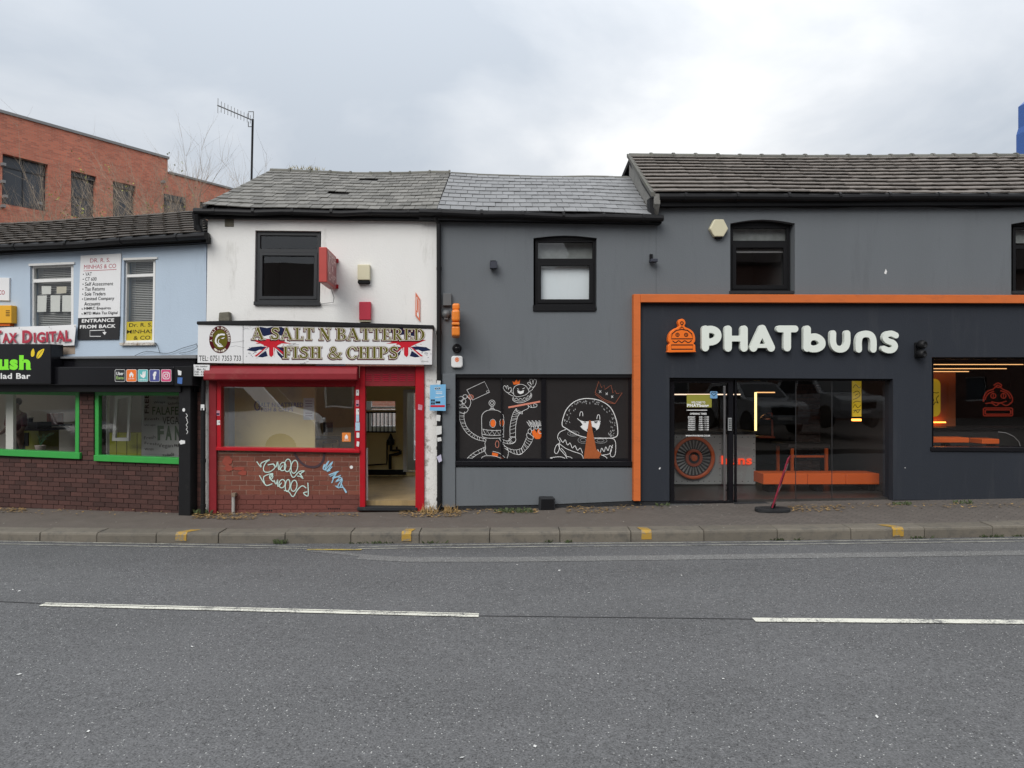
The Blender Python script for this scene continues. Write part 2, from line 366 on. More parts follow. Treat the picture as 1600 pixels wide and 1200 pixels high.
M['patch'] = asphalt('trench asphalt', (.128, .127, .124), .22)
M['white_line'] = asphalt('worn white paint', (.117, .117, .117), .06, ((.64, .63, .55), .385, .50))
M['edge_line'] = asphalt('faded line paint', (.117, .117, .117), .08, ((.36, .35, .30), .42, .55))
M['yellow_line'] = asphalt('faded yellow paint', (.115, .115, .11), .05, ((.42, .31, .06), .40, .54))
M['kerb'] = mat('kerb concrete', (.134, .118, .094), .85, .22, 5, .004, 90, rnd=.10, dirt=((.075, .07, .062), .5, .75, 7))
M['kerb_yellow'] = mat('kerb yellow paint', (.36, .215, .03), .7, .2, 8, .003, 90, dirt=((.20, .17, .12), .50, .60, 14))
M['ground'] = mat('earth', (.08, .075, .06), .9, .3, 2, .01, 20)
def pavement_mat():
    m = mat('pavement', (.102, .085, .071), .85, .28, 3, .004, 110, dirt=((.13, .12, .11), .55, .8, 11))
    n = m.node_tree.nodes; l = m.node_tree.links; b = n['Principled BSDF']; src = b.inputs['Base Color'].links[0].from_socket
    ge = n.new('ShaderNodeNewGeometry'); mp = n.new('ShaderNodeMapping'); mp.inputs['Rotation'].default_value = (0, 0, rad(45)); l.new(ge.outputs['Position'], mp.inputs[0])
    br = n.new('ShaderNodeTexBrick'); br.inputs['Scale'].default_value = 1; br.inputs['Brick Width'].default_value = .2; br.inputs['Row Height'].default_value = .1; br.inputs['Mortar Size'].default_value = .006
    br.inputs['Color1'].default_value = (.125, .108, .094, 1); br.inputs['Color2'].default_value = (.095, .082, .072, 1); br.inputs['Mortar'].default_value = (.035, .032, .03, 1); l.new(mp.outputs[0], br.inputs['Vector'])
    sx = n.new('ShaderNodeSeparateXYZ'); l.new(ge.outputs['Position'], sx.inputs[0]); no = n.new('ShaderNodeTexNoise'); no.inputs['Scale'].default_value = 1.5; l.new(ge.outputs['Position'], no.inputs['Vector'])
    ad = n.new('ShaderNodeMath'); ad.operation = 'ADD'; l.new(sx.outputs[0], ad.inputs[0]); l.new(no.outputs['Fac'], ad.inputs[1])
    mr = n.new('ShaderNodeMapRange'); mr.inputs[1].default_value = 2.2; mr.inputs[2].default_value = 2.9; l.new(ad.outputs[0], mr.inputs[0])
    mul = n.new('ShaderNodeMix'); mul.data_type = 'RGBA'; mul.blend_type = 'MIX'; mul.inputs[0].default_value = .35; l.new(br.outputs[0], mul.inputs[6]); l.new(src, mul.inputs[7])
    mi = n.new('ShaderNodeMix'); mi.data_type = 'RGBA'; l.new(mr.outputs[0], mi.inputs[0]); l.new(src, mi.inputs[6]); l.new(mul.outputs[2], mi.inputs[7]); l.new(mi.outputs[2], b.inputs['Base Color']); return m
M['pave'] = pavement_mat()
def sheet(name, xs, fn, mt, parent=None, kind='structure'):       # fn(x) -> list of points across
    b = MB(); rows = [fn(x) for x in xs]; k = len(rows[0]); b.v = [p for r in rows for p in r]
    b.f = [[i * k + j, (i + 1) * k + j, (i + 1) * k + j + 1, i * k + j + 1] for i in range(len(rows) - 1) for j in range(k - 1)]
    o = b.build(name, mt, parent, origin=None, kind=kind if parent is None else None); return o
xs = [-40 + .5 * i for i in range(161)]
gb = MB(); gb.v = [Vector((x, y, -.62)) for x, y in ((-600, -400), (600, -400), (600, 600), (-600, 600))]; gb.f = [[0, 1, 2, 3]]; gb.build('ground', M['ground'], kind='structure')
road = sheet('road', xs, lambda x: [Vector((x, kerb(x)[0] - s + .02, road_z(x, kerb(x)[0] - s))) for s in [.33 * i for i in range(-1, 24)]], M['road'])
NEARK = 7.25
pave = sheet('pavement', xs, lambda x: (lambda ky, fy: [Vector((x, ky + .29 + (fy + .35 - ky - .29) * k / 6, pave_z(x, ky + .29 + (fy + .35 - ky - .29) * k / 6))) for k in range(7)])(kerb(x)[0], face_y(x)), M['pave'])
near = MB(); nz = lambda x: road_z(x, kerb(x)[0] - NEARK)
nr = sheet('pavement', xs, lambda x: [Vector((x, kerb(x)[0] - NEARK, nz(x) - .05)), Vector((x, kerb(x)[0] - NEARK - .002, nz(x) + .13)), Vector((x, -11.2, nz(x) + .2))], M['pave'])
# kerb stones, one by one
kpx = [(62, 0), (151, 0), (244, 0), (341, 0), (445, 0), (548, 0), (655, 0), (765, 0), (875, 0), (986, 0), (1100, 0), (1215, 0), (1330, 0), (1445, 0), (1552, 0)]
kX = []
for px, _ in kpx:
    X = 0
    for _i in range(6): X = (px - 800) / F * kerb(X)[0]
    kX.append(X)
kX = [kX[0] - .92 * i for i in range(4, 0, -1)] + kX + [kX[-1] + .92 * i for i in range(1, 5)]
for i, (a, b_) in enumerate(zip(kX, kX[1:])):
    a += .004; b_ -= .004; mb = MB(); js = R.uniform(-.006, .006); jz = R.uniform(-.006, .006)
    pr = []
    for x in (a, b_):
        ky, zt, zb = kerb(x); zt += jz; y = ky + js
        pr.append([Vector((x, y, zb - .15)), Vector((x, y + .004, zt - .035)), Vector((x, y + .012, zt - .012)), Vector((x, y + .035, zt)), Vector((x, y + .30, zt + .008)), Vector((x, y + .30, zb - .15))])
    n6 = 6; mb.v = pr[0] + pr[1]; mb.f = [[0, 1, 2, 3, 4, 5], [11, 10, 9, 8, 7, 6]] + [[j, j + 6, (j + 1) % 6 + 6, (j + 1) % 6] for j in range(6)]
    mb.build('kerb_stone', M['kerb'], pave, bevel=.006)
KB = MB()
for x in xs[28:132]:
    if x < kX[0] - .5 or x > kX[-1]:
        ky, zt, zb = kerb(x); KB.box((x + .25, ky + .15, (zt + zb) / 2), .49, .3, zt - zb)
KB.build('kerb_run', M['kerb'], pave, kind='stuff')
for px, wpx, lean in ((283, 18, 14), (635, 15, 4), (1010, 16, -3), (1403, 18, -14)):
    X = 0
    for _i in range(6): X = (px - 800) / F * kerb(X)[0]
    hw = wpx / 2 / F * 9.65; mb = MB(); L = []
    for sx in (-1, 1):
        for q, (dy, zz) in enumerate(((-.004, .035), (-.004, None), (.03, 0), (.20, 0))):
            x = X + sx * hw + (lean / F * 9.65 * (dy / .2) if q > 2 else 0); ky, zt, zb = kerb(x)
            L.append(Vector((x, ky + dy - .004 if q < 2 else ky + dy, (zb + .035) if q == 0 else (zt - .022 if q == 1 else zt + .010))))
    mb.add(L, [[0, 1, 5, 4], [1, 2, 6, 5], [2, 3, 7, 6]]); mb.build('kerb_mark', M['kerb_yellow'], pave)
def strip(name, pts, halfw, mt, off, parent=road, px=True, step=6):
    b = MB(); seg = []
    for (a, c) in zip(pts, pts[1:]):
        for i in range(step): seg.append((a[0] + (c[0] - a[0]) * i / step, a[1] + (c[1] - a[1]) * i / step))
    seg.append(pts[-1]); vs = []
    for x, y in seg:
        p = RD(x, y, off); vs += [Vector((p.x, p.y - halfw, road_z(p.x, p.y - halfw) + off)), Vector((p.x, p.y + halfw, road_z(p.x, p.y + halfw) + off))]
    b.add(vs, [[2 * i, 2 * i + 2, 2 * i + 3, 2 * i + 1] for i in range(len(seg) - 1)]); return b.build(name, mt, parent)
strip('asphalt_patch', [(560, 870), (640, 874), (800, 874), (1200, 869), (1640, 863)], .13, M['patch'], .004, step=12)
strip('asphalt_patch', [(478, 859), (530, 864), (600, 871)], .07, M['patch'], .004, step=8)
for dy in (0, 4.2):
    strip('edge_line', [(-60, 844 + dy * .9), (0, 845.5 + dy), (250, 849.5 + dy), (480, 854 + dy * .7)], .022, M['edge_line'], .006, step=10)
    strip('edge_line', [(560, 854 + dy * .7), (700, 851.5 + dy), (900, 849 + dy), (1200, 846.5 + dy), (1620, 841 + dy)], .022, M['edge_line'], .006, step=14)
strip('edge_line', [(480, 858.5), (565, 858.5)], .035, M['yellow_line'], .009, step=6)
for a, c in (((66, 944), (748, 961)), ((1178, 968), (1660, 972))): strip('lane_dash', [a, c], .052, M['white_line'], .008, step=24)
M['joint'] = mat('road joint', (.028, .028, .03), .8, .5, 40)
for a, c in (((-60, 937), (64, 942.5)), ((750, 962), (1176, 967))): strip('road_joint', [a, c], .008, M['joint'], .004, step=16)
for a, c in (((66, 942.8), (748, 959.6)),): strip('road_joint', [a, c], .004, M['joint'], .012, step=24)

# ------------------------------------------------------------------ building helpers
unitcube = bpy.data.meshes.new('brick_shape'); _b = MB(); _b.box((0, 0, 0), 1, 1, 1); unitcube.from_pydata(_b.v, [], _b.f)
def shape_with(mt, src=unitcube):
    m_ = src.copy(); m_.materials.clear(); m_.materials.append(mt); return m_
def bricks(pl, parent, shp, x0, y0, x1, y1, dface, zref, slope=0.0, low=None, ck=.075, bl=.225, prob=None):
    u0, u1 = pl.U(x0), pl.U(x1); um = (u0 + u1) / 2; z1 = pl.uz((x0 + x1) / 2, y0)[1]; z0 = pl.uz((x0 + x1) / 2, y1)[1]
    for c in range(int(math.floor((z0 - zref) / ck)), int(math.ceil((z1 - zref) / ck))):
        za, zb = max(zref + c * ck, z0), min(zref + (c + 1) * ck, z1)
        if zb - za < .018: continue
        off = (c % 2) * bl / 2 + R.uniform(-.012, .012); k = int(math.floor((u0 - off) / bl))
        while k * bl + off < u1:
            a, b_ = max(k * bl + off, u0), min((k + 1) * bl + off, u1); k += 1
            if b_ - a < .03: continue
            uc, zc_ = (a + b_) / 2, (za + zb) / 2 + slope * ((a + b_) / 2 - um)
            Mx = Matrix.Translation(pl.at(uc, zc_, dface - .03 + R.uniform(-.002, .002))) @ pl.M.to_4x4() @ Matrix.Rotation(-slope + R.uniform(-.006, .006), 4, 'Y') @ Matrix.Diagonal((b_ - a - .010, .06, zb - za - .009, 1))
            if low and zc_ < low_z: Mx = Matrix.Translation(pl.n * .005) @ Mx
            inst(low if (low and zc_ < low_z) else shp, 'brick', Mx, parent)
low_z = -9
def window(pl, parent, quad, fw, recess, mt, rows=(), cols=(), gl=None, th=.06, tw=None, bevel=.004, sash=(), name='window', label=None):
    tl, tr, br, bl = quad; tw = tw or fw
    W_ = (abs(tr[0] - tl[0]) + abs(br[0] - bl[0])) / 2; H_ = (abs(bl[1] - tl[1]) + abs(br[1] - tr[1])) / 2
    def q(a, b): return ((tl[0] * (1 - a) + tr[0] * a) * (1 - b) + (bl[0] * (1 - a) + br[0] * a) * b, (tl[1] * (1 - a) + tr[1] * a) * (1 - b) + (bl[1] * (1 - a) + br[1] * a) * b)
    ys = [0] + [(y - (tl[1] + tr[1]) / 2) / H_ for y in rows] + [1]; xs_ = [0] + [(x - (tl[0] + bl[0]) / 2) / W_ for x in cols] + [1]
    holes = []
    for j in range(len(ys) - 1):
        for i in range(len(xs_) - 1):
            a0 = xs_[i] + (fw if i == 0 else tw / 2) / W_; a1 = xs_[i + 1] - (fw if i == len(xs_) - 2 else tw / 2) / W_
            b0 = ys[j] + (fw if j == 0 else tw / 2) / H_; b1 = ys[j + 1] - (fw if j == len(ys) - 2 else tw / 2) / H_
            holes.append([q(a0, b0), q(a1, b0), q(a1, b1), q(a0, b1)])
    fr = MB().wall(pl, list(quad), holes, -recess - th, -recess).build(name, mt, parent, bevel=bevel, label=label)
    for k, h in enumerate(holes):
        d = -recess - th * .55
        if k in sash:
            cx = sum(p[0] for p in h) / 4; cy = sum(p[1] for p in h) / 4; fx = lambda p, s: (cx + (p[0] - cx) * (1 - s / (abs(h[1][0] - h[0][0]) / 2)), cy + (p[1] - cy) * (1 - s / (abs(h[3][1] - h[0][1]) / 2)))
            ho = [fx(p, -1.2) for p in h]; hi = [fx(p, sash[k]) for p in h]
            MB().wall(pl, ho, [hi], -recess - th * .4, -recess + .012).build('sash', mt, fr, bevel=bevel); h = hi
        g = MB(); g.add([pl.P(x, y, d) for x, y in h], [[0, 1, 2, 3]]); g.build('pane', gl or M['glass'], fr)
    return fr
def roof(pl, parent, E0, E1, R0, R1, de, dr, rows, tw, th, mslab, tmesh, sag=lambda s, t: 0, jit=.006, over=1.35, stagger=True, skip=(), gap=.15, rear=1.0):
    e0, e1, r0, r1 = pl.P(*E0, de), pl.P(*E1, de), pl.P(*R0, dr), pl.P(*R1, dr)
    nrm = (e1 - e0).cross(r0 - e0).normalized(); nrm = nrm if nrm.z > 0 else -nrm
    S = MB().prism([p - nrm * .05 for p in (e0, e1, r1, r0)], -nrm * .08); sl_ = S.build('roof', mslab, parent)
    back = -pl.n * 2 * (de - dr)
    MB().prism([r0 - nrm * .03, r1 - nrm * .03, r1.lerp(e1 + back, rear), r0.lerp(e0 + back, rear)], Vector((0, 0, -.1))).build('rear_roof', mslab, parent)
    f = lambda s, t: (e0.lerp(e1, s)).lerp(r0.lerp(r1, s), t) + nrm * sag(s, t)
    for i in range(rows):
        t0, t1 = i / rows, (i + 1) / rows; Lr = (f(.5, t1) - f(.5, t0)).length; wd = (f(1, t0) - f(0, t0)).length; n = int(round(wd / tw))
        off = .5 * (i % 2) if stagger else 0; k = -1 if off else 0
        while True:
            a, b_ = (k + off) / n, (k + 1 + off) / n; k += 1
            a, b_ = max(a, 0), min(b_, 1)
            if a >= 1: break
            if b_ - a < .15 / n or (i, k) in skip: continue
            p, q = f(a, t0), f(b_, t0); up = f((a + b_) / 2, t1) - f((a + b_) / 2, t0); xd = (q - p); wl = xd.length; xd.normalize(); ud = up.normalized(); nd_ = xd.cross(ud).normalized(); nd_ = nd_ if nd_.z > 0 else -nd_
            tilt = th * (1 + gap) / Lr; ud2 = (ud - nd_ * tilt).normalized(); nd2 = xd.cross(ud2).normalized(); nd2 = nd2 if nd2.z > 0 else -nd2
            o3 = (p + q) / 2 + nd_ * (th * (1 + gap) + R.uniform(-jit, jit) * .5) - ud * (R.uniform(0, jit * 2.2)); rot = R.uniform(-jit, jit) * 1.6
            xr = (xd + ud2 * rot).normalized(); ur = (ud2 - xd * rot).normalized()
            Mx = Matrix.Translation(o3) @ Matrix((xr * (wl - .007), ur * Lr * over, nd2 * th)).transposed().to_4x4()
            inst(tmesh, 'tile', Mx, sl_)
    return sl_, f, nrm
def tile_shape(mt, rolls=0):                       # unit tile: x -.5..0.5, y 0..1 up the slope, z 0..1
    b = MB(); n = 1 if not rolls else rolls * 4
    pr = []
    for i in range(n + 1):
        x = -.5 + i / n; h = 1.0 if not rolls else 1.0 + .8 * max(0, math.sin(math.pi * 2 * rolls * (x + .5)))
        pr.append((x, h))
    vs = []
    for x, h in pr: vs += [Vector((x, 0, 0)), Vector((x, 0, h)), Vector((x, 1, h)), Vector((x, 1, 0))]
    fs = []
    for i in range(n): a = i * 4; fs += [[a, a + 4, a + 5, a + 1], [a + 1, a + 5, a + 6, a + 2], [a + 3, a + 2, a + 6, a + 7], [a, a + 3, a + 7, a + 4]]
    fs += [[0, 1, 2, 3], [n * 4 + 3, n * 4 + 2, n * 4 + 1, n * 4]]
    me = bpy.data.meshes.new('tile_shape'); me.from_pydata(vs, [], fs); me.materials.append(mt); return me
def ridge(pl, parent, f, mt, n, r, L0, collar=True, drop=.03):
    b = MB(); k = 8
    def arc(x, rr): return [Vector((x, -math.cos(math.pi * j / k) * rr, math.sin(math.pi * j / k) * rr * .85)) for j in range(k + 1)]
    secs = [arc(-.5, r), arc(.40, r), arc(.405, r * 1.22), arc(.5, r * 1.22)] if collar else [arc(-.5, r), arc(.5, r * 1.04)]
    b.v = [p for s_ in secs for p in s_]; b.f = [[i * (k + 1) + j, (i + 1) * (k + 1) + j, (i + 1) * (k + 1) + j + 1, i * (k + 1) + j + 1] for i in range(len(secs) - 1) for j in range(k)] + [list(range(k + 1)), list(range((len(secs) - 1) * (k + 1), len(secs) * (k + 1)))[::-1]]
    me = bpy.data.meshes.new('ridge_shape'); me.from_pydata(b.v, [], b.f); me.materials.append(mt)
    for i in range(n):
        p, q = f(i / n, 1), f((i + 1) / n, 1); xd = (q - p); wl = xd.length; xd.normalize(); yd = Vector((0, 0, 1)).cross(xd).normalized(); zd = xd.cross(yd)
        Mx = Matrix.Translation((p + q) / 2 - Vector((0, 0, drop - R.uniform(0, .012)))) @ Matrix((xd * wl, yd, zd)).transposed().to_4x4()
        inst(me, 'ridge_tile', Mx, parent)
def shell(pl, parent, px0, px1, z0, z1, depth, mt, us=None, holes=()):
    u0, u1 = us or (pl.U(px0), pl.U(px1)); a = MB()
    a.bx(pl, u0, u0 + .12, -.26, -depth, z0, z1); a.build('side_wall', mt, parent); MB().bx(pl, u1 - .12, u1, -.26, -depth, z0, z1).build('side_wall', mt, parent)
    L = [[pl.at(u, z, -depth) for u, z in q] for q in ([(u0, z0), (u1, z0), (u1, z1), (u0, z1)],) + tuple(holes)]
    MB().wall3(L, pl, .2).build('rear_wall', mt, parent)
def room(pl, parent, u0, u1, d0, d1, z0, z1, mw, mf, mc, back=True, bholes=()):
    a = MB(); e = .03
    a.bx(pl, u0, u0 + e, d0, d1, z0, z1); a.bx(pl, u1 - e, u1, d0, d1, z0, z1)
    if back:
        L = [[pl.at(u, z, d1) for u, z in q] for q in ([(u0 + e + .001, z0), (u1 - e - .001, z0), (u1 - e - .001, z1), (u0 + e + .001, z1)],) + tuple(bholes)]; a.wall3(L, pl, e)
    a.build('interior_wall', mw, parent)
    MB().bx(pl, u0, u1, -.12, d1, z0 - .1, z0).build('floor', mf, parent); MB().bx(pl, u0, u1, d0, d1, z1, z1 + .1).build('ceiling', mc, parent)
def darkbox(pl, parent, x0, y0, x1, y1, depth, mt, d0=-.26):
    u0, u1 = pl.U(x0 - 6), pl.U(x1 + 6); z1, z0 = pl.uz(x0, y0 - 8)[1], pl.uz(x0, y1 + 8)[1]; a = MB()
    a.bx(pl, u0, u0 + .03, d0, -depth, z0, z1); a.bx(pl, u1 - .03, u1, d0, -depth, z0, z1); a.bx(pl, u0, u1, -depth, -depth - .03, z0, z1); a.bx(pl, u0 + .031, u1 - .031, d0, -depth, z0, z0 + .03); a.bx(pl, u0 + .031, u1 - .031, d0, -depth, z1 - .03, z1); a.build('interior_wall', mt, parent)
def gutter(pl, parent, a, b, d, r=.055, name='gutter', mt=None, brackets=6):
    p, q = pl.P(*a, d), pl.P(*b, d); k = [p.lerp(q, i / 8) - Vector((0, 0, .012 * math.sin(math.pi * i / 8) * (i % 3))) for i in range(9)]
    g = MB().tube(k, r, 10)
    for i in range(brackets): c = p.lerp(q, (i + .5) / brackets); g.tube([c - pl.T * .02, c + pl.T * .02], r * 1.18, 10)
    return g.build(name, mt or M['pipe'], parent, smooth=False)
# ------------------------------------------------------------------ materials of the buildings
M['white_render'] = mat('white masonry paint', (.74, .735, .71), .85, .05, 2.2, .003, 40, dirt=((.42, .41, .37), .60, .82, 2.6), streak=.25)
M['white_flake'] = mat('flaking white paint', (.70, .69, .66), .85, .06, 3, .006, 40, dirt=((.28, .26, .22), .53, .66, 9))
M['anthracite'] = mat('anthracite frame', (.014, .016, .019), .4, .1)
M['red'] = mat('red gloss paint', (.38, .010, .018), .38, .2, 5, .001, 30, spec=.22, dirt=((.22, .03, .03), .58, .8, 8))
M['red_dull'] = mat('faded red paint', (.215, .018, .024), .55, .24, 4, spec=.2, dirt=((.24, .07, .06), .56, .85, 5))
M['brick_red'] = mat('red brick', (.165, .050, .031), .85, .22, 14, .004, 120, rnd=.22)
M['brick_low'] = mat('red painted brick', (.135, .037, .027), .7, .2, 14, .004, 120, rnd=.12)
M['mortar_pale'] = mat('pale mortar', (.29, .185, .14), .9, .2, 10, .004, 90)
M['brick_brown'] = mat('brown brick', (.060, .024, .019), .85, .25, 12, .004, 120, rnd=.34)
M['mortar_dark'] = mat('dark mortar', (.028, .018, .016), .9, .2, 10)
M['slate'] = mat('weathered slate', (.150, .145, .132), .8, .25, 9, .003, 60, rnd=.26, dirt=((.055, .055, .045), .52, .72, 5))
M['slate_grey'] = mat('grey slate', (.165, .168, .172), .55, .16, 8, .002, 60, rnd=.14, dirt=((.10, .10, .095), .6, .8, 6))
M['tile_dark'] = mat('dark concrete tile', (.155, .136, .120), .9, .3, 7, .004, 60, rnd=.18, dirt=((.045, .042, .034), .5, .7, 6))
M['tile_brown'] = mat('brown roof tile', (.072, .060, .050), .9, .3, 7, .004, 60, rnd=.22, dirt=((.03, .03, .024), .5, .7, 6))
M['ridge'] = mat('mossy ridge tile', (.115, .112, .098), .9, .3, 8, .006, 40, rnd=.2, dirt=((.10, .11, .06), .55, .75, 7))
M['underroof'] = mat('dark roof underside', (.012, .011, .011), .9)
M['cement'] = mat('cement', (.20, .195, .18), .9, .2, 5, .006, 40, dirt=((.09, .09, .08), .5, .75, 5))
M['grey_render'] = mat('grey masonry paint', (.121, .133, .144), .8, .12, 1.6, .002, 50, dirt=((.088, .095, .102), .54, .85, 3.2), streak=.13)
M['charcoal'] = mat('charcoal masonry paint', (.0215, .0255, .034), .75, .10, 1.4, .002, 50, spec=.3, dirt=((.036, .039, .046), .54, .8, 3.5), streak=.13)
M['plinth'] = mat('black plinth', (.012, .013, .015), .8, .25, 5, .004, 50, dirt=((.05, .05, .045), .58, .75, 7))
M['orange'] = mat('orange cladding', (.56, .14, .037), .55, .14, 3, spec=.2, dirt=((.40, .11, .04), .55, .8, 5), streak=3)
M['blue_render'] = mat('light blue masonry paint', (.405, .486, .575), .85, .07, 1.8, .003, 45, dirt=((.30, .36, .43), .58, .82, 2.2), streak=.3)
M['green'] = mat('green gloss paint', (.035, .30, .055), .35, .12, 5)
M['cream_wall'] = mat('cream plaster', (.86, .72, .36), .8, .10, 2, dirt=((.62, .50, .26), .55, .8, 2))
M['wood_floor'] = mat('brown floor', (.34, .24, .11), .45, .35, 5, streak=.2, dirt=((.20, .15, .08), .5, .7, 4))
M['white_wall'] = mat('white plaster', (.76, .75, .70), .8, .06)
M['blind'] = mat('blind slats', (.36, .36, .345), .6, .06, rnd=.05)
M['pale_sky'] = mat('pale film with sky tone', (.74, .79, .82), .35, .05, 2)
M['curtain'] = mat('patterned net curtain', (.21, .225, .22), .8, .5, 9)
M['stone'] = mat('weathered stone', (.14, .13, .10), .9, .4, 12, .01, 30)
brick_r, brick_l, brick_b = shape_with(M['brick_red']), shape_with(M['brick_low']), shape_with(M['brick_brown'])

# ================================================================== white chip shop
pl = WP
W = thing('shop_building', 'white rendered chip shop with red shopfront and low brick wall under its window', 'building', pl.at(pl.U(500), .15))
MB().wall(pl, [(325, 330), (684, 336), (684, 812), (318, 812)], [[(399, 360), (502, 361), (500, 476), (397, 475)], [(331, 560), (662, 560), (662, 806), (331, 806)]], -.26, 0).build('front_wall', M['white_render'], W)
MB().rect(pl, 662.5, 571, 683.5, 812, 0, .012).build('pilaster', M['white_flake'], W, bevel=.006)
MB().rect(pl, 318.5, 571, 330, 812, 0, .012).build('pilaster', M['white_flake'], W, bevel=.006)
win = window(pl, W, [(401, 362), (501, 363), (499, 472), (400, 472)], 5.5, .05, M['anthracite'], rows=(392,), tw=7, sash={1: 4.0}, th=.07)
MB().slab(pl, [(396, 471), (500, 472), (500, 477.5), (396, 476.5)], -.06, .05).build('sill', M['anthracite'], win, bevel=.004)
darkbox(pl, W, 399, 360, 502, 475, 1.6, M['dark_room'])
MB().slab(pl, [(300, 332), (690, 337), (690, 344), (300, 340)], .0, .10).build('fascia_board', M['black'], W)
gutter(pl, W, (303, 330), (668, 332), .16, .05)
tsl = tile_shape(M['slate'])
sagW = lambda s, t: -.035 * math.sin(math.pi * s) - .008 * math.sin(9 * s + 3 * t) + .003 * math.sin(23 * s - 6 * t)
rf, fW, _n = roof(pl, W, (316, 320.5), (683, 327), (423, 267), (704, 271), .20, -2.5, 12, .175, .011, M['underroof'], tsl, sagW, .006, skip={(9, 11), (9, 12), (4, 10), (4, 11)}, rear=.36)  # unseen rear slope cut short to let sky light into the shop
ridge(pl, rf, fW, M['ridge'], 9, .085, .45, True, .035)
v0, v1 = fW(0, 0), fW(0, 1)
MB().prism([v0 - Vector((0, 0, .02)), v1 - Vector((0, 0, .02)), v1 - Vector((0, 0, .12)), v0 - Vector((0, 0, .12))], pl.T * .06 - pl.n * .01).build('verge_board', M['black'], W)
gw = MB(); uL = pl.U(327); gw.prism([pl.at(uL, 0, -.26), pl.at(uL, 0, -5.2), pl.at(uL, 4.7, -5.2), pl.at(uL, fW(0, 1).z - .16, -2.5), pl.at(uL, 4.75, -.26)], pl.T * .12); gw.build('gable_wall', M['white_render'], W)
# weathered patch and stone
MB().rect(pl, 351, 337, 365, 354, -.01, .012).build('air_vent', M['stone'], W, bevel=.004)
MB().slab(pl, [(342, 488), (358, 487), (359, 502), (341, 502)], 0, .12).build('stone_block', M['stone'], W, bevel=.012)
# fascia flashing
MB().slab(pl, [(307, 502), (425, 500), (678, 508), (678, 513.5), (307, 507)], 0, .22).build('flashing', M['pipe'], W, bevel=.01)
# red shopfront
dS = .02
RW = pl.U(331), pl.U(662)
MB().slab(pl, [(326, 572), (338, 572), (338, 803), (326, 803)], -.05, .05).build('post', M['red_dull'], W, bevel=.006)
MB().rect(pl, 649, 572, 663, 806, -.12, .05).build('post', M['red'], W, bevel=.006)
MB().rect(pl, 562, 572, 570.5, 795, -.12, .03).build('post', M['red'], W, bevel=.005)
MB().rect(pl, 338.3, 590, 345.3, 704, -.10, .035).build('window_jamb', M['red'], W, bevel=.004)
MB().rect(pl, 555, 590, 561.7, 704, -.10, .035).build('window_jamb', M['red'], W, bevel=.004)
hd = MB(); us = [pl.U(327), pl.U(561.5)]
prof = [(.0, 571), (.12, 571), (.22, 576), (.26, 584), (.26, 593), (.24, 594.5), (0, 594.5)]
pa = []
for u in us: pa.append([pl.at(u, CZ - (y - 600) / F * 11.1, d) for d, y in prof])
hd.v = pa[0] + pa[1]; k = len(prof); hd.f = [list(range(k)), list(range(2 * k - 1, k - 1, -1))] + [[i, i + k, (i + 1) % k + k, (i + 1) % k] for i in range(k)]
hd.build('shutter_box', M['red_dull'], W, bevel=.012, seg=2)
MB().rect(pl, 338.3, 594, 562, 603.5, -.1, .03).build('window_head', M['red'], W, bevel=.004)
MB().slab(pl, [(337, 698.5), (562, 703), (562, 708), (337, 704)], -.10, .075).build('sill', M['red'], W, bevel=.008)
sw = window(pl, W, [(345.5, 603.5), (555, 603.5), (555, 702), (345.5, 699)], 1.2, .03, M['red'], th=.04, name='shop_window', gl=M['chip_glass'])
# door head with louvres
MB().rect(pl, 570.6, 572, 648.8, 603.5, -.1, .01).build('door_head', M['red_dull'], W, bevel=.004)
for cx in (576, 589, 602.5, 616, 629, 642):
    lv = MB()
    for y in (585.5, 588.5, 591.5, 594.5): lv.rect(pl, cx - 4.5, y - .55, cx + 4.5, y + .55, .0, .017)
    lv.build('louvre', M['red_print'], W)
MB().slab(pl, [(558, 793), (652, 793.5), (652, 798.5), (558, 798)], -.24, .09).build('threshold', M['plinth'], W, bevel=.006)
MB().rect(pl, 560, 798.8, 662, 812, -.2, .02).build('step_riser', M['brick_low'], W)
MB().slab(pl, [(571, 701), (574, 700), (574.5, 791), (570.8, 791)], -.22, -.16).build('door_leaf_edge', M['upvc'], W)
# brick stall riser
mw = MB().rect(pl, 338.3, 706, 562, 812, -.12, -.005).build('brick_wall', M['mortar_pale'], W)
low_z = pl.uz(450, 772)[1]
bricks(pl, mw, brick_r, 338.5, 709, 561.5, 806, 0.0, .052, -.012, low=brick_l)
M['mortar_red'] = mat('painted mortar', (.155, .055, .042), .8, .2, 10)
MB().rect(pl, 338.6, 773, 561.4, 812, -.02, -.0035).build('painted_joints', M['mortar_red'], mw)
for x0, y0 in ((405, 791.5), (511, 792.5)):
    av = MB().rect(pl, x0, y0, x0 + 22, y0 + 9, -.01, .004).build('air_brick', M['brick_low'], mw)
    g = MB()
    for i in range(6):
        for j in range(2): g.rect(pl, x0 + 1.5 + i * 3.3, y0 + 1.3 + j * 3.8, x0 + 3.6 + i * 3.3, y0 + 3.9 + j * 3.8, 0, .0055)
    g.build('slots', M['black'], av)
MB().ell(pl, 549, 730, 2.6, 2.6, .006).build('round_plate', M['white_print'], mw)
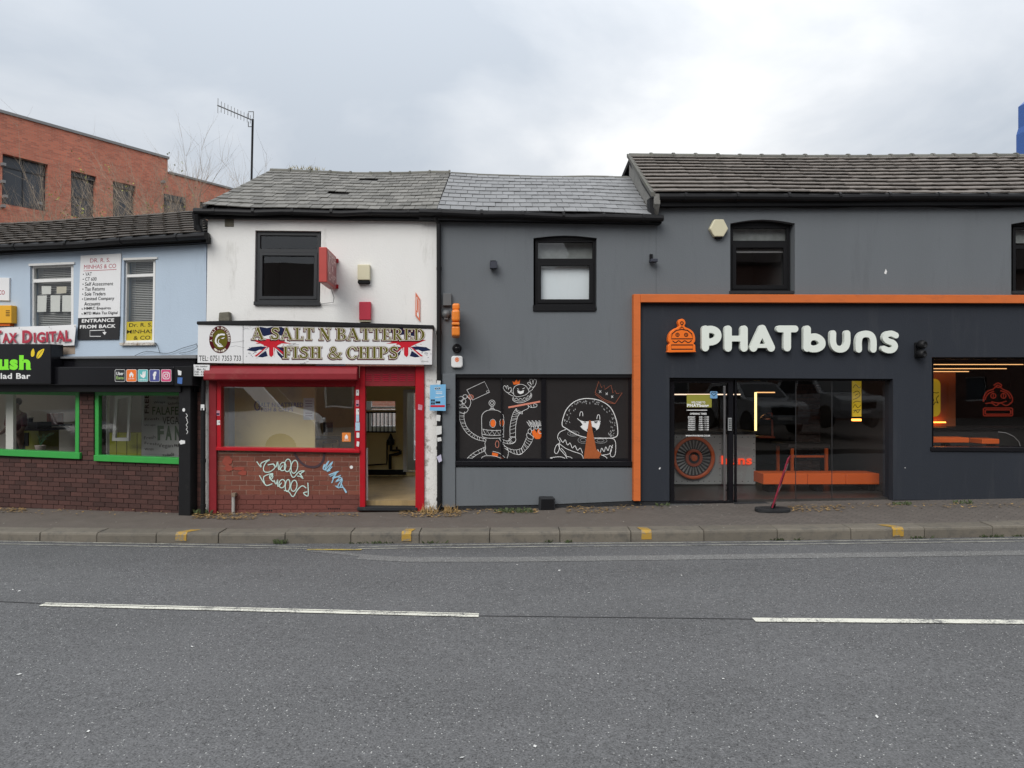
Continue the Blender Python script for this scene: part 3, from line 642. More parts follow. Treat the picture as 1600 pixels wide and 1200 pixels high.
# graffiti on the bricks
M['mint'] = mat('mint spray paint', (.50, .66, .60), .6, .2, 20); M['skyspray'] = mat('pale blue spray paint', (.30, .52, .66), .6, .2, 20)
M['navyspray'] = mat('dark spray paint', (.045, .022, .030), .7, .2, 20); M['redspray'] = mat('red spray paint', (.25, .043, .024), .7, .25, 20)
G5 = lambda q: [(300 + x / 3.81, 660 + y / 3.81) for x, y in q]
def ge5(cx, cy, rx, ry, rot=0, n=12): return G5([(cx + rx * math.cos(a) * math.cos(rot) - ry * math.sin(a) * math.sin(rot), cy + rx * math.cos(a) * math.sin(rot) + ry * math.sin(a) * math.cos(rot)) for a in [2 * math.pi * i / n for i in range(n)]])
g = MB(.0001); dg = .009
G7 = lambda q: [(335 + x / 5.522, 700 + y / 5.522) for x, y in q]
def ge7(cx, cy, rx, ry, rot=0, n=12): return G7([(cx + rx * math.cos(a) * math.cos(rot) - ry * math.sin(a) * math.sin(rot), cy + rx * math.cos(a) * math.sin(rot) + ry * math.sin(a) * math.cos(rot)) for a in [2 * math.pi * i / n for i in range(n)]])
for q in ([(365, 116), (402, 165), (404, 130), (478, 100), (446, 124), (424, 168), (432, 204), (476, 206), (520, 172), (512, 140), (460, 146)], [(505, 132), (530, 165), (546, 118), (556, 188), (588, 150)], [(652, 200), (668, 244), (690, 250), (728, 206), (776, 198), (744, 224), (766, 266), (742, 246), (714, 242)], [(730, 215), (760, 250)],
          [(388, 236), (432, 308), (426, 248), (504, 220), (482, 262), (512, 292)], [(428, 300), (452, 324), (500, 308)], [(514, 276), (532, 312), (546, 272), (548, 332), (580, 300)], [(600, 366), (640, 376), (678, 420), (716, 362), (758, 326), (792, 346)], [(806, 300), (808, 412), (768, 388), (802, 378)]):
    g.line(pl, G7(q), 1.55, dg)
for c in ((590, 160, 26, 36, .2), (632, 150, 28, 54, .1), (690, 162, 28, 56, .15), (490, 248, 14, 20, .2), (584, 308, 26, 36, .2), (632, 324, 20, 52, .1), (686, 326, 26, 48, .15)): g.line(pl, ge7(*c), 1.5, dg, closed=True)
g.build('graffiti', M['mint'], mw)
g = MB(.0001)
for q in ([(938, 176), (988, 110), (952, 190), (1022, 116), (972, 206), (1016, 160)], [(950, 140), (940, 182), (1000, 196)], [(986, 232), (1074, 200), (996, 246), (1052, 222), (1018, 262), (1090, 236)], [(1012, 302), (1040, 250), (1100, 262), (1046, 292), (1078, 262)], [(1044, 326), (1080, 342), (1104, 268), (1064, 334), (1112, 342), (1142, 384)], [(1090, 300), (1136, 388)]): g.line(pl, G7(q), 1.6, dg)
g.build('graffiti', M['skyspray'], mw)
g = MB(); g.line(pl, G7([(690, 46), (738, 116), (800, 158), (880, 160), (932, 118), (950, 44)]), 3.6, .0075); g.build('graffiti', M['navyspray'], mw)
g = MB(); rp = random.Random(4)
for cx, cy, rx, ry in ((112, 112, 52, 44), (120, 176, 40, 30), (212, 178, 62, 18), (244, 216, 40, 26)): g.poly(pl, G7([(cx + rx * k * math.cos(a), cy + ry * k * math.sin(a)) for a, k in ((2 * math.pi * i / 22, rp.uniform(.72, 1.05)) for i in range(22))]), .0068)
g.build('graffiti', M['redspray'], mw)
# interior seen through window and door
zf = .30; u0, u1 = RW; DB = -3.2
def rear(x0, y0, x1, y1):
    a = pl.uz(x0, y0, DB); b = pl.uz(x1, y1, DB); return [(a[0], b[1]), (b[0], b[1]), (b[0], a[1]), (a[0], a[1])]
u0r, u1r = pl.U(331), pl.U(712, DB); hl = [[(u0r + .3, 2.25), (u1r - .3, 2.25), (u1r - .3, 3.1), (u0r + .3, 3.1)], rear(560, 627, 617.5, 640.5), rear(560, 644, 618, 675), rear(636, 611, 690, 735)]  # first hole: unseen high opening added to let daylight into the room
uE = pl.U(684) ; 
room(pl, W, u0 - .05, pl.U(712, DB), -.27, DB, zf, 3.2, M['cream_wall'], M['wood_floor'], M['white_wall'], bholes=[[(u, max(z, zf + .001)) for u, z in h] for h in hl])
shell(pl, W, 0, 0, -.3, 3.35, 5.2, M['white_render'], us=(pl.U(327), pl.U(712, DB) + .15), holes=[[(u, max(z, zf)) for u, z in h] for h in hl])
MB().wall(pl, [(630, 609), (692, 609), (692, 737), (630, 737)], [[(635.5, 614), (688, 614), (688, 736.5), (635.5, 736.5)]], DB - .02, DB + .04).build('rear_door_frame', M['upvc'], W)
gb_ = MB()
for i in range(9): gb_.tube([pl.P(563 + i * 6.2, 643.5, DB + .05), pl.P(563 + i * 6.2, 676, DB + .05)], .012, 6)
for y in (644.5, 675): gb_.tube([pl.P(560, y, DB + .05), pl.P(618.5, y, DB + .05)], .014, 6)
gb_.build('window_bars', M['pipe'], W)
MB().rect(pl, 575, 734, 634, 742, DB + .01, DB + .03).build('skirting', M['black'], W)
pp = MB(); q = lambda x, y, d=DB + .12: pl.P(x, y, d)
pp.tube([q(574, 727), q(604.5, 725), q(605, 690)], .018, 6); pp.tube([q(611, 705), q(611, 690)], .03, 6); pp.tube([q(609.5, 733), q(609.5, 711), q(621, 709.5), q(625, 708), q(625, 704)], .035, 6); pp.tube([q(613, 704), q(626, 703.5)], .022, 6); pp.tube([q(620, 705), q(620, 698)], .02, 6); pp.lathe([(.02, 0), (.075, .02), (.08, .11), (.05, .14), (.012, .24)], q(610.5, 696), n=10)
pp.build('gas_pipe', M['pipe'], W)
MB().rect(pl, 300, 540, 492, 800, -.80, -.70).build('partition', M['cream_wall'], W)  # set close behind the glass so daylight brightens it
# purple lettering on the inside wall and tables
M['purple'] = mat('purple lettering', (.30, .24, .34), .6)
g = MB(); g.trect(pl, 'SALT N BATTERED', 403, 629, 474, 636, -.69, .02); g.trect(pl, 'FISH & CHIPS', 408, 637, 458, 643, -.69, .02); g.ring(pl, 418 - 16, 634, 4, 7, 2, -.69); g.build('wall_lettering', M['purple'], W)
ms = MB().rect(pl, 474, 622, 491, 656, -.699, -.694).build('menu_sheet', M['pale_sky'], W)
g = MB()
for y in (626, 630, 634, 645, 649): g.rect(pl, 477, y, 488, y + 1.2, -.693, -.692)
g.build('menu_lines', M['purple'], ms)
t = thing('cafe_table', 'dark table standing inside the chip shop window', 'table', pl.at(pl.U(520, -2.2), zf, -2.2))
MB().rect(pl, 485, 684.5, 534, 687, -2.5, -2.0).build('tabletop', M['black'], t)
for x, d in ((490, -2.45), (530, -2.45), (490, -2.05), (530, -2.05)): MB().tube([pl.P(x, 687, d), pl.at(pl.P(x, 687, d).x and pl.uz(x, 687, d)[0], zf, d)], .018, 6).build('leg', M['black'], t)
t = thing('chair', 'dark chair standing on end inside the chip shop window', 'chair', pl.at(pl.U(512, -2.7), zf, -2.7))
MB().rect(pl, 505, 660, 520, 676, -2.72, -2.69).build('backrest', M['black'], t); MB().rect(pl, 504, 690, 521, 693, -2.7, -2.3).build('seat', M['black'], t)
for x, d in ((505, -2.7), (520, -2.7), (505, -2.32), (520, -2.32)):
    uu = pl.uz(x, 690, d)[0]; MB().tube([pl.at(uu, 1.0 if d < -2.6 else .75, d), pl.at(uu, zf, d)], .014, 6).build('leg', M['black'], t)

# ================================================================== grey shop, lower roof
pl = CP; dW = [(712, 584.5), (988, 584.5), (988, 730), (712, 729)]
arch = lambda x0, x1, yt, yb, rise: [(x0, yb), (x0, yt + rise)] + [(x0 + (x1 - x0) * i / 6, yt + rise * (1 - math.sin(math.pi * i / 6))) for i in range(1, 6)] + [(x1, yt + rise), (x1, yb)]
C = thing('shop_building', 'mid grey rendered shop under smooth slate roof with dark cartoon window panels', 'building', pl.at(pl.U(850), .15))
aC = arch(833.5, 932.5, 368, 486, 4)
MB().wall(pl, [(684.5, 332), (1025, 338), (1025, 815), (684.5, 815)], [aC, dW], -.26, 0).build('front_wall', M['grey_render'], C)
MB().rect(pl, 691, 584, 711.5, 793, 0, .05).build('pilaster', M['grey_render'], C, bevel=.006)
MB().slab(pl, [(712, 731), (988, 731), (988, 783), (846, 789), (712, 791)], 0, .025).build('stall_riser', M['grey_render'], C, bevel=.005)
MB().slab(pl, [(689, 793), (846, 790), (1000, 783), (1000, 815), (689, 815)], 0, .018).build('plinth', M['plinth'], C)
cw = window(pl, C, [(836, 374), (931, 374), (930, 477), (836, 477)], 4.5, .07, M['black'], rows=(407,), sash={1: 5}, tw=6)
MB().rect(pl, 833.6, 366, 932.4, 374.5, -.2, -.055).build('arch_infill', M['black'], cw)
MB().rect(pl, 833, 476.5, 931, 486, -.1, .03).build('sill', M['black'], cw, bevel=.004)
MB().rect(pl, 838, 378, 928, 406, -.24, -.23).build('net_curtain', M['curtain'], cw); MB().rect(pl, 840, 412, 926, 470, -.165, -.16).build('blind', M['pale_sky'], cw)  # lower panel's pale blue colour stands in for sky reflected in the pane
darkbox(pl, C, 833, 368, 932, 486, 1.5, M['dark_room'])
vinyl = mat('black window vinyl', (.021, .019, .019), .28, .15, 3)
wf = window(pl, C, [(713, 586), (987, 586), (987, 721), (713, 721)], 4.5, .05, M['blackgloss'], cols=(849.5,), tw=7, name='shop_window', gl=vinyl)
MB().slab(pl, [(711.5, 720.5), (988, 721), (988, 729), (711.5, 728)], -.12, .05).build('sill', M['blackgloss'], wf, bevel=.006)
MB().tube([pl.P(783.5, 590, -.05), pl.P(784, 716, -.05)], .012, 6).build('glazing_bar', M['blackgloss'], wf)
MB().rect(pl, 712, 584, 988, 590, -.2, -.02).build('window_head', M['black'], wf)
MB().rect(pl, 700, 575, 1000, 740, -.4, -.35).build('backing_board', M['black'], wf)
# cartoon prints on the vinyl
q6 = lambda q: [(700 + x / 5.517, 575 + y / 5.517) for x, y in q]; s6 = lambda v: v / 5.517
dA = -.0815
Wh = MB(.00004); Or = MB(.00004); Pk = MB(.00004); Gy = MB(.00004)
def wl(q, w=4.4, closed=False, smooth=True, m=None): (m or Wh).line(pl, q6(q), s6(w * .82), dA, smooth, closed)
def we(cx, cy, rx, ry, w=4.4, m=None): (m or Wh).ring(pl, 700 + cx / 5.517, 575 + cy / 5.517, s6(rx), s6(ry), s6(w * .82), dA)
wl([(295, 590), (292, 540), (290, 430), (300, 395), (330, 370), (385, 360), (440, 372), (468, 398), (480, 430), (479, 600)])
wl([(295, 590), (330, 603), (400, 606), (455, 602), (478, 590)])
wl([(298, 525), (340, 535), (440, 538), (476, 530)]); wl([(298, 570), (340, 578), (440, 580), (476, 572)])
wl([(303, 530), (322, 572), (338, 538), (358, 576), (380, 540), (402, 577), (422, 540), (442, 576), (456, 540), (472, 570)], smooth=False)
we(379, 302, 26, 26); we(379, 302, 13, 13); wl([(372, 328), (372, 352)]); wl([(388, 328), (388, 352)]); wl([(358, 362), (366, 352), (396, 352), (404, 362)])
for cx, cy, rx, ry in ((388, 477, 22, 32), (467, 472, 16, 30)): Or.ell(pl, 700 + cx / 5.517, 575 + cy / 5.517, s6(rx), s6(ry), dA); we(cx - 2, cy, rx + 4, ry + 4, 3)
wl([(310, 605), (328, 620), (318, 650), (325, 690), (318, 720), (335, 750)]); wl([(440, 605), (480, 660), (515, 700), (520, 740), (506, 788)])
we(424, 657, 15, 30, 5, Pk); Or.poly(pl, q6([(382, 728), (432, 738), (428, 768), (378, 752)]), dA); Or.poly(pl, q6([(455, 762), (485, 785), (455, 786)]), dA)
wl([(292, 790), (293, 770), (330, 756), (400, 760), (450, 775), (470, 788)]); wl([(385, 718), (445, 735), (490, 772)])
def hose(A, B, n, w=4.2):
    a = crom(A, 6); b = crom(B, 6); wl(A, w); wl(B, w)
    for i in range(1, n): 
        p = a[int((len(a) - 1) * i / n)]; q = b[int((len(b) - 1) * i / n)]; wl([p, ((p[0] + q[0]) / 2, (p[1] + q[1]) / 2 + 3), q], 3, smooth=False)
hose([(318, 632), (260, 620), (205, 595), (160, 560)], [(318, 610), (262, 592), (222, 568), (190, 546)], 7)
hose([(160, 560), (120, 500), (98, 430), (97, 370)], [(190, 546), (158, 500), (138, 430), (142, 375)], 11)
hose([(160, 785), (215, 735), (300, 690), (320, 680)], [(198, 785), (245, 750), (300, 722), (320, 712)], 8)
wl([(92, 372), (98, 345), (166, 345), (168, 372), (132, 392), (92, 372)]); wl([(98, 345), (94, 320), (128, 332), (130, 306), (172, 346), (195, 310), (190, 268), (160, 245)])
for c in ((112, 266, 20, 22), (148, 246, 20, 16), (136, 286, 18, 20), (108, 298, 16, 18)): we(*c)
we(196, 250, 22, 20, 5, Pk); we(196, 250, 12, 11, 4, Pk)
wl([(162, 188), (315, 117), (360, 208), (212, 276), (162, 188)], smooth=False); wl([(330, 200), (346, 192), (350, 208), (336, 212), (330, 200)], 3, smooth=False)
Or.poly(pl, q6([(555, 112), (572, 125), (590, 96), (601, 120), (622, 100), (615, 140), (565, 143)]), dA)
wl([(568, 236), (562, 190), (580, 156), (625, 140), (670, 155), (695, 192), (696, 210)]); wl([(568, 236), (600, 248), (660, 235), (698, 208)])
Wh.poly(pl, q6([(597, 190), (625, 202), (656, 190), (650, 215), (625, 226), (603, 215)]), dA); wl([(596, 178), (612, 184)], 5); wl([(642, 181), (662, 170)], 5)
wl([(565, 245), (558, 275), (590, 296), (640, 298), (700, 270), (722, 240), (712, 212)]); wl([(560, 255), (575, 268), (590, 258), (606, 274), (624, 262), (642, 272), (658, 256), (676, 262), (688, 240), (706, 244), (712, 222)], 4); wl([(562, 272), (600, 284), (650, 282), (700, 256), (718, 232)], 4)
wl([(560, 242), (528, 225), (512, 208)]); wl([(562, 222), (545, 205), (540, 192)]); wl([(475, 170), (488, 150), (500, 166), (514, 150), (521, 175), (540, 168), (546, 195), (520, 215), (490, 195), (475, 170)]); wl([(500, 166), (508, 180)]); wl([(521, 175), (522, 188)])
wl([(696, 206), (725, 188), (742, 158)]); wl([(690, 185), (708, 168), (706, 150)]); wl([(685, 132), (698, 122), (716, 138), (704, 106), (724, 97), (732, 122), (744, 99), (761, 107), (756, 140), (736, 166), (704, 152), (685, 132)]); wl([(732, 122), (734, 140)]); wl([(716, 138), (722, 148)])
Pk.line(pl, q6([(520, 340), (795, 289)]), s6(15), dA)
hose([(462, 610), (500, 628), (528, 622), (552, 604)], [(455, 634), (510, 652), (550, 652), (580, 632)], 5)
hose([(535, 600), (534, 520), (546, 440), (566, 380), (592, 348)], [(582, 600), (584, 500), (598, 430), (616, 396), (642, 374)], 13)
wl([(526, 612), (552, 596), (582, 604), (580, 634), (548, 652), (526, 612)]); wl([(584, 350), (600, 378), (640, 396), (644, 372), (692, 346), (688, 318)]); wl([(690, 322), (715, 340), (758, 336), (766, 316), (742, 308)]); wl([(712, 318), (720, 338)]); wl([(736, 314), (742, 336)])
hose([(480, 670), (540, 700), (590, 706), (632, 694)], [(488, 690), (545, 728), (600, 746), (642, 734)], 6)
hose([(632, 694), (656, 650), (676, 600)], [(642, 734), (692, 682), (728, 625)], 7)
wl([(590, 704), (600, 746), (642, 734), (632, 692)]); wl([(676, 576), (690, 606), (728, 614), (736, 592)]); wl([(676, 576), (690, 560), (736, 592)])
Or.poly(pl, q6([(722, 545), (744, 526), (764, 560), (776, 520), (802, 556), (806, 590), (790, 612), (756, 612), (734, 590)]), dA)
for c in ((705, 546, 15, 22), (728, 520, 14, 18), (792, 508, 14, 16), (796, 548, 15, 18), (762, 512, 12, 14)): we(*c)
for i in range(9): x = 690 + i * 12; wl([(x + 14, 505 - (i % 3) * 6), (x + (i - 4) * 3, 462 - (i % 2) * 12), (x + 8 + (i - 4) * 3, 466 - (i % 2) * 12), (x + 20, 505)], 3.4, smooth=False)
B1 = [(985, 495), (990, 440), (1020, 360), (1080, 297), (1150, 268), (1230, 264), (1320, 285), (1400, 340), (1445, 430), (1462, 520), (1460, 580), (1430, 600), (1380, 605), (1200, 600), (1100, 570), (1020, 522)]
wl(B1, 8, True)
Bs = crom(B1, 8, True); cx0, cy0 = 1235, 440; rr = random.Random(5)
for i in range(78):
    p = Bs[int(len(Bs) * (.02 + .70 * rr.random()))]; k = rr.uniform(.73, .93); x = cx0 + (p[0] - cx0) * k; y = cy0 + (p[1] - cy0) * k; a = rr.uniform(-.6, .6)
    Gy.poly(pl, q6([(x - 4 * math.cos(a) - 9 * math.sin(a) * j, y - 4 * math.sin(a) + 9 * math.cos(a) * j) for j in (0,)] + [(x + 9 * math.sin(a), y - 9 * math.cos(a)), (x + 4 * math.cos(a), y + 4 * math.sin(a)), (x - 9 * math.sin(a), y + 9 * math.cos(a))]), dA)
wl([(1135, 415), (1140, 384), (1150, 377), (1160, 386), (1163, 415)], 6); wl([(1283, 440), (1288, 410), (1297, 403), (1306, 411), (1310, 445)], 6)
wl([(1115, 434), (1140, 454), (1200, 465), (1300, 456), (1312, 464)], 7); Wh.poly(pl, q6([(1128, 444), (1160, 462), (1300, 456), (1313, 472), (1300, 520), (1265, 550), (1210, 555), (1165, 530), (1140, 505), (1162, 490)]), dA)
Bk = MB(.00004); Bk.k = 400; Bk.poly(pl, q6([(1195, 535), (1210, 512), (1240, 505), (1272, 518), (1280, 536), (1262, 549), (1212, 553)]), dA); Bk.poly(pl, q6([(1166, 464), (1180, 470), (1195, 463)]), dA); Bk.poly(pl, q6([(1255, 461), (1275, 474), (1295, 458)]), dA)
Rs = MB(.00004); Rs.k = 410; Rs.poly(pl, q6([(1215, 452), (1231, 452), (1250, 560), (1278, 700), (1322, 738), (1302, 772), (1326, 802), (1166, 802), (1195, 600)]), dA)
wl([(1015, 530), (962, 555), (945, 600), (965, 640), (932, 670), (918, 720), (938, 738), (960, 695), (954, 650), (1010, 690), (1080, 720), (1150, 745), (1168, 786)], 6)
wl([(962, 600), (990, 642), (1010, 618), (1030, 664), (1052, 646), (1072, 690), (1095, 670), (1116, 710), (1140, 690), (1160, 735)], 6)
for cx, cy, rx, ry in ((1080, 565, 50, 22), (1165, 622, 45, 28), (1315, 625, 55, 24)): we(cx, cy, rx, ry, 4, Gy); we(cx, cy, rx * .55, ry * .55, 4, Gy)
wl([(1395, 606), (1432, 615), (1446, 660), (1442, 740), (1425, 765), (1404, 760), (1400, 720), (1420, 662)], 6); wl([(1290, 700), (1310, 732), (1325, 690), (1345, 722), (1360, 680), (1380, 712), (1395, 670), (1420, 690)], 6); wl([(1320, 748), (1360, 766), (1380, 796)], 6); wl([(1322, 752), (1390, 740), (1412, 702)], 6)
wl([(868, 792), (905, 781), (880, 775), (940, 766), (990, 770), (1030, 796)], 6); wl([(958, 655), (966, 700), (1010, 752), (1032, 795)], 6); wl([(975, 690), (1010, 730), (1022, 760), (1060, 770), (1092, 802)], 5)
Cr = MB(.00004); Cr.k = 430
for q, c in (([(1268, 212), (1300, 113), (1325, 172), (1346, 148), (1354, 184), (1406, 148), (1422, 216), (1441, 194), (1452, 222), (1502, 213), (1440, 306), (1350, 272)], True),): Cr.line(pl, q6(q), s6(3.6), dA, False, True)
Cr.line(pl, q6([(1267, 224), (1350, 286), (1436, 309)]), s6(3.6), dA)
for x, y in ((1312, 203), (1368, 222), (1415, 248)): Wh.line(pl, q6([(x - 9, y - 9), (x + 9, y + 9)]), s6(3.5), dA); Wh.line(pl, q6([(x + 9, y - 11), (x - 9, y + 11)]), s6(3.5), dA)
M['pink_print'] = mat('salmon print', (.62, .22, .15), .5); M['grey_print'] = mat('grey print', (.30, .30, .30), .5); M['rust_print'] = mat('dark orange print', (.34, .085, .02), .5, .2, 8); M['crown_print'] = mat('thin orange print', (.36, .10, .05), .5)
for b_, n_, m_ in ((Wh, 'white_drawing', 'white_print'), (Or, 'orange_drawing', 'orange_print'), (Pk, 'pink_drawing', 'pink_print'), (Gy, 'grey_drawing', 'grey_print'), (Bk, 'black_drawing', 'black_print'), (Rs, 'orange_drawing', 'rust_print'), (Cr, 'crown_drawing', 'crown_print')):
    b_.build(n_, M[m_], wf)
tsg = tile_shape(M['slate_grey'])
sagC = lambda s, t: -.05 * t * math.sin(math.pi * min(1, s * 1.3)) - .012 * math.sin(7 * s + 2 * t)
rfC, fC, _ = roof(pl, C, (683, 327.5), (1018, 335.5), (705, 269.5), (985, 277), .20, -2.5, 10, .205, .010, M['underroof'], tsg, sagC, .005)
ridge(pl, rfC, fC, M['ridge'], 8, .075, .45, False, .05)
gutter(pl, C, (655, 331), (1036, 341), .18, .055)
MB().slab(pl, [(655, 331), (1034, 341), (1034, 349), (655, 343)], .0, .14).build('fascia_board', M['black'], C)
shell(pl, C, 684.5, 1024, -.3, 5.0, 5.2, M['grey_render'])

# ================================================================== grey shop with orange frame, higher roof
Rb = thing('shop_building', 'grey rendered burger shop framed in orange with charcoal front and taller tiled roof', 'building', pl.at(pl.U(1300), .2))
aR1, aR2 = arch(1141, 1242, 343, 458, 6), arch(1580, 1681, 344, 460, 6)
MB().wall(pl, [(1025.3, 303), (2085, 300), (2085, 480), (1025.3, 476)], [aR1, aR2], -.26, 0).build('front_wall', M['grey_render'], Rb)
dr, gz, rw = [(1046, 590), (1395, 592), (1395, 789), (1046, 791)], None, [(1456, 558), (1640, 558), (1640, 707), (1456, 705)]
MB().wall(pl, [(1001.5, 470), (2085, 473), (2085, 783), (1396.5, 781), (1396.5, 788.5), (1395.5, 788.5), (1395.5, 592), (1046, 590), (1046, 783), (1001.5, 783)], [rw], -.26, .03).build('shopfront_wall', M['charcoal'], Rb)
MB().slab(pl, [(1001.5, 783), (1045.5, 783), (1045.5, 815), (1001.5, 815)], -.2, .015).build('plinth', M['plinth'], Rb)
MB().slab(pl, [(1396, 779), (2085, 779), (2085, 815), (1396, 815)], -.2, .015).build('plinth', M['plinth'], Rb)
MB().slab(pl, [(1001.2, 459.5), (2085, 462), (2085, 475), (1001.2, 472.2)], .03, .13).build('orange_beam', M['orange'], Rb, bevel=.005)
MB().slab(pl, [(990.2, 459.5), (1001, 459.5), (1001, 783), (990.2, 783)], .0, .12).build('orange_post', M['orange'], Rb, bevel=.005)
for i, (q, aa) in enumerate((([(1141, 352), (1234, 352), (1234, 455), (1141, 455)], 0), ([(1583, 354), (1681, 354), (1681, 458), (1583, 458)], 0))):
    uw = window(pl, Rb, q, 4.5, .12, M['black'], rows=(379 if not i else 386,), sash={1: 5} if not i else {}, tw=6)
    x0 = q[0][0]
    MB().rect(pl, x0 - 2, 340, q[1][0] + 8, 352.5, -.24, -.11).build('arch_infill', M['black'], uw)
    MB().rect(pl, x0 - 1, 454.5, q[1][0] + 7, 459, -.12, .02).build('sill', M['plinth'], uw)
    MB().rect(pl, x0 + 2, 354, q[1][0] - 4, 380, -.26, -.25).build('blind', M['curtain'], uw)
    darkbox(pl, Rb, x0, 345, q[1][0], 456, 1.5, M['dark_room'])
MB().rect(pl, 1146, 392, 1228, 395, -.205, -.195).build('blind_rail', M['grey_print'], Rb)
ttr = tile_shape(M['tile_dark'])
sagR = lambda s, t: .010 * math.sin(11 * s + 2 * t) - .03 * math.sin(math.pi * s) + .002 * math.sin(41 * s + 9 * t)
rfR, fR, _ = roof(pl, Rb, (1022, 303), (2085, 300), (983, 245), (1960, 243), .20, -2.6, 11, .43, .018, M['underroof'], ttr, sagR, .0015, over=1.28, stagger=False, gap=1.25)
ridge(pl, rfR, fR, M['ridge'], 30, .10, .45, True, .03)
gutter(pl, Rb, (1030, 307.5), (2085, 305), .18, .06, brackets=14)
MB().slab(pl, [(1028, 308), (2085, 305), (2085, 318), (1028, 322)], .0, .13).build('fascia_board', M['black'], Rb)
e0, r0 = fR(0, 0), fR(0, 1); gq = [e0 - Vector((0, 0, .0)), r0 + Vector((0, 0, .02)), r0 - Vector((0, 0, .9)), e0 - Vector((0, 0, .42)) - pl.n * .2, e0 - Vector((0, 0, .16))]
MB().prism(gq, pl.T * .10).build('gable_wall', M['cement'], Rb)
MB().prism([e0 - pl.T * .05 + Vector((0, 0, .03)), r0 - pl.T * .05 + Vector((0, 0, .05)), r0 + pl.T * .02 + Vector((0, 0, .05)), e0 + pl.T * .02 + Vector((0, 0, .03))], Vector((0, 0, -.07))).build('verge', M['ridge'], Rb)
MB().slab(pl, [(1015, 309), (1021, 309), (1023, 336), (1016, 336)], .0, .16).build('downpipe_stub', M['pipe'], Rb)
# cables under the eaves
cb = MB()
for k in range(3): cb.tube([pl.P(1040 + i * 36, 320 + k * 1.6 + 2.2 * math.sin(i * .9 + k), .02 + .004 * k) for i in range(17)], .006, 5)
cb.build('cable', M['pipe'], Rb)
shell(pl, Rb, 0, 0, -.3, 5.3, 5.4, M['grey_render'], us=(pl.U(1025.5), pl.U(1700) + 3.6))
# door and glazing
dfm = window(pl, Rb, [(1046.5, 590.5), (1146, 591), (1146, 790), (1046.5, 790)], 7.5, .06, M['blackgloss'], name='door_frame', th=.08, gl=M['shop_glass'])
# ------------------------------------------------------------------ burger shop glazing and interior
pl = CP
MB().rect(pl, 1131, 603, 1134, 782, .0, .03).build('handle', mat('brushed steel', (.45, .45, .45), .3, .05, metal=1.0), dfm, bevel=.004)
hb = MB()
for y in (620, 766): hb.tube([pl.P(1132.5, y, .01), pl.P(1136, y, -.07)], .012, 6)
hb.build('handle_bracket', M['black'], dfm)
kp = MB().rect(pl, 1138, 653, 1143.5, 673, -.06, -.035).build('keypad', mat('keypad', (.30, .31, .31), .4), dfm, bevel=.003)
kb = MB()
for i in range(2):
    for j in range(5): kb.rect(pl, 1139.1 + i * 2.2, 655 + j * 3.4, 1140.5 + i * 2.2, 657 + j * 3.4, -.036, -.032)
kb.build('button', M['black'], kp)
MB().slab(pl, [(1044, 789), (1147, 789), (1147, 792.5), (1044, 792.5)], -.1, .06).build('threshold', mat('steel threshold', (.30, .30, .29), .4, metal=.8), dfm)
gw = window(pl, Rb, [(1149, 592), (1395, 593), (1395, 789), (1149, 789)], 2.6, .05, M['blackgloss'], name='shop_window', th=.06, gl=M['shop_glass'])
M['grey_box2'] = mat('dark joint', (.03, .03, .032), .5)
for x in (1243.5, 1300): MB().rect(pl, x - .4, 596, x + .4, 786, -.088, -.080).build('glass_joint', M['grey_box2'], gw)
MB().rect(pl, 1149, 786.5, 1395, 793, -.12, .035).build('sill', M['plinth'], gw)
MB().rect(pl, 1046, 590.5, 1395, 594, -.12, -.03).build('window_head', M['black'], gw)
rwin = window(pl, Rb, [(1457, 559), (1641, 559), (1641, 700), (1457, 699)], 2, .10, M['blackgloss'], name='shop_window', th=.05, gl=M['shop_glass'])
MB().slab(pl, [(1455, 698.5), (1642, 699.5), (1642, 706.5), (1455, 705)], -.1, .055).build('sill', M['blackgloss'], rwin, bevel=.005)
M['dark_floor'] = mat('dark shop floor', (.045, .042, .040), .35, .2, 5)
M['dark_wall'] = mat('dark shop wall', (.022, .021, .021), .7, .2, 3)
M['dark_ceiling'] = mat('dark shop ceiling', (.016, .016, .017), .8)
room(pl, Rb, pl.U(1026), pl.U(1699) + 3.5, -.27, -5.2, .24, 2.75, M['dark_wall'], M['dark_floor'], M['dark_ceiling'])
pt = MB().rect(pl, 1398, 560, 1420, 830, -3.2, -.3).build('partition', M['dark_wall'], Rb)
bw = MB().rect(pl, 1352, 570, 1398, 806, -2.6, -2.45).build('inner_brick_wall', M['mortar_dark'], Rb)
M['brick_shop'] = mat('dark interior brick', (.075, .045, .035), .8, .3, 9, rnd=.3)
bricks(CP, bw, shape_with(M['brick_shop']), 1353, 600, 1397, 770, -2.40, .1)
M['counter'] = mat('grey counter panel', (.36, .37, .355), .5, .05)
M['orange_shop'] = mat('orange lacquer', (.60, .105, .016), .4, .06)
dC = -1.75
t = thing('service_counter', 'pale grey riveted counter with a big orange turbine disc seen through the glass door', 'counter', pl.at(pl.U(1110, dC), .24, dC))
for x0, x1 in ((1020, 1128), (1129.5, 1181)):
    cp = MB().rect(pl, x0, 678, x1, 757, -2.5, dC).build('panel', M['counter'], t, bevel=.01)
    rv = MB(); k = int((x1 - x0) / 9)
    for i in range(k + 1):
        for y in (683, 752): rv.lathe([(.010, 0), (.008, .006), (0.001, .008)], pl.P(x0 + 3 + (x1 - x0 - 6) * i / k, y, dC), pl.n, 6)
    for j in range(1, 7):
        for x in (x0 + 3, x1 - 3): rv.lathe([(.010, 0), (.008, .006), (0.001, .008)], pl.P(x, 683 + 69 * j / 7, dC), pl.n, 6)
    rv.build('rivet', M['black'], cp, kind='stuff')
MB().rect(pl, 1018, 674.5, 1183, 678, -2.55, dC + .04).build('countertop', M['black'], t)
c = pl.P(1083, 715, dC + .02); k = 13.0 / F
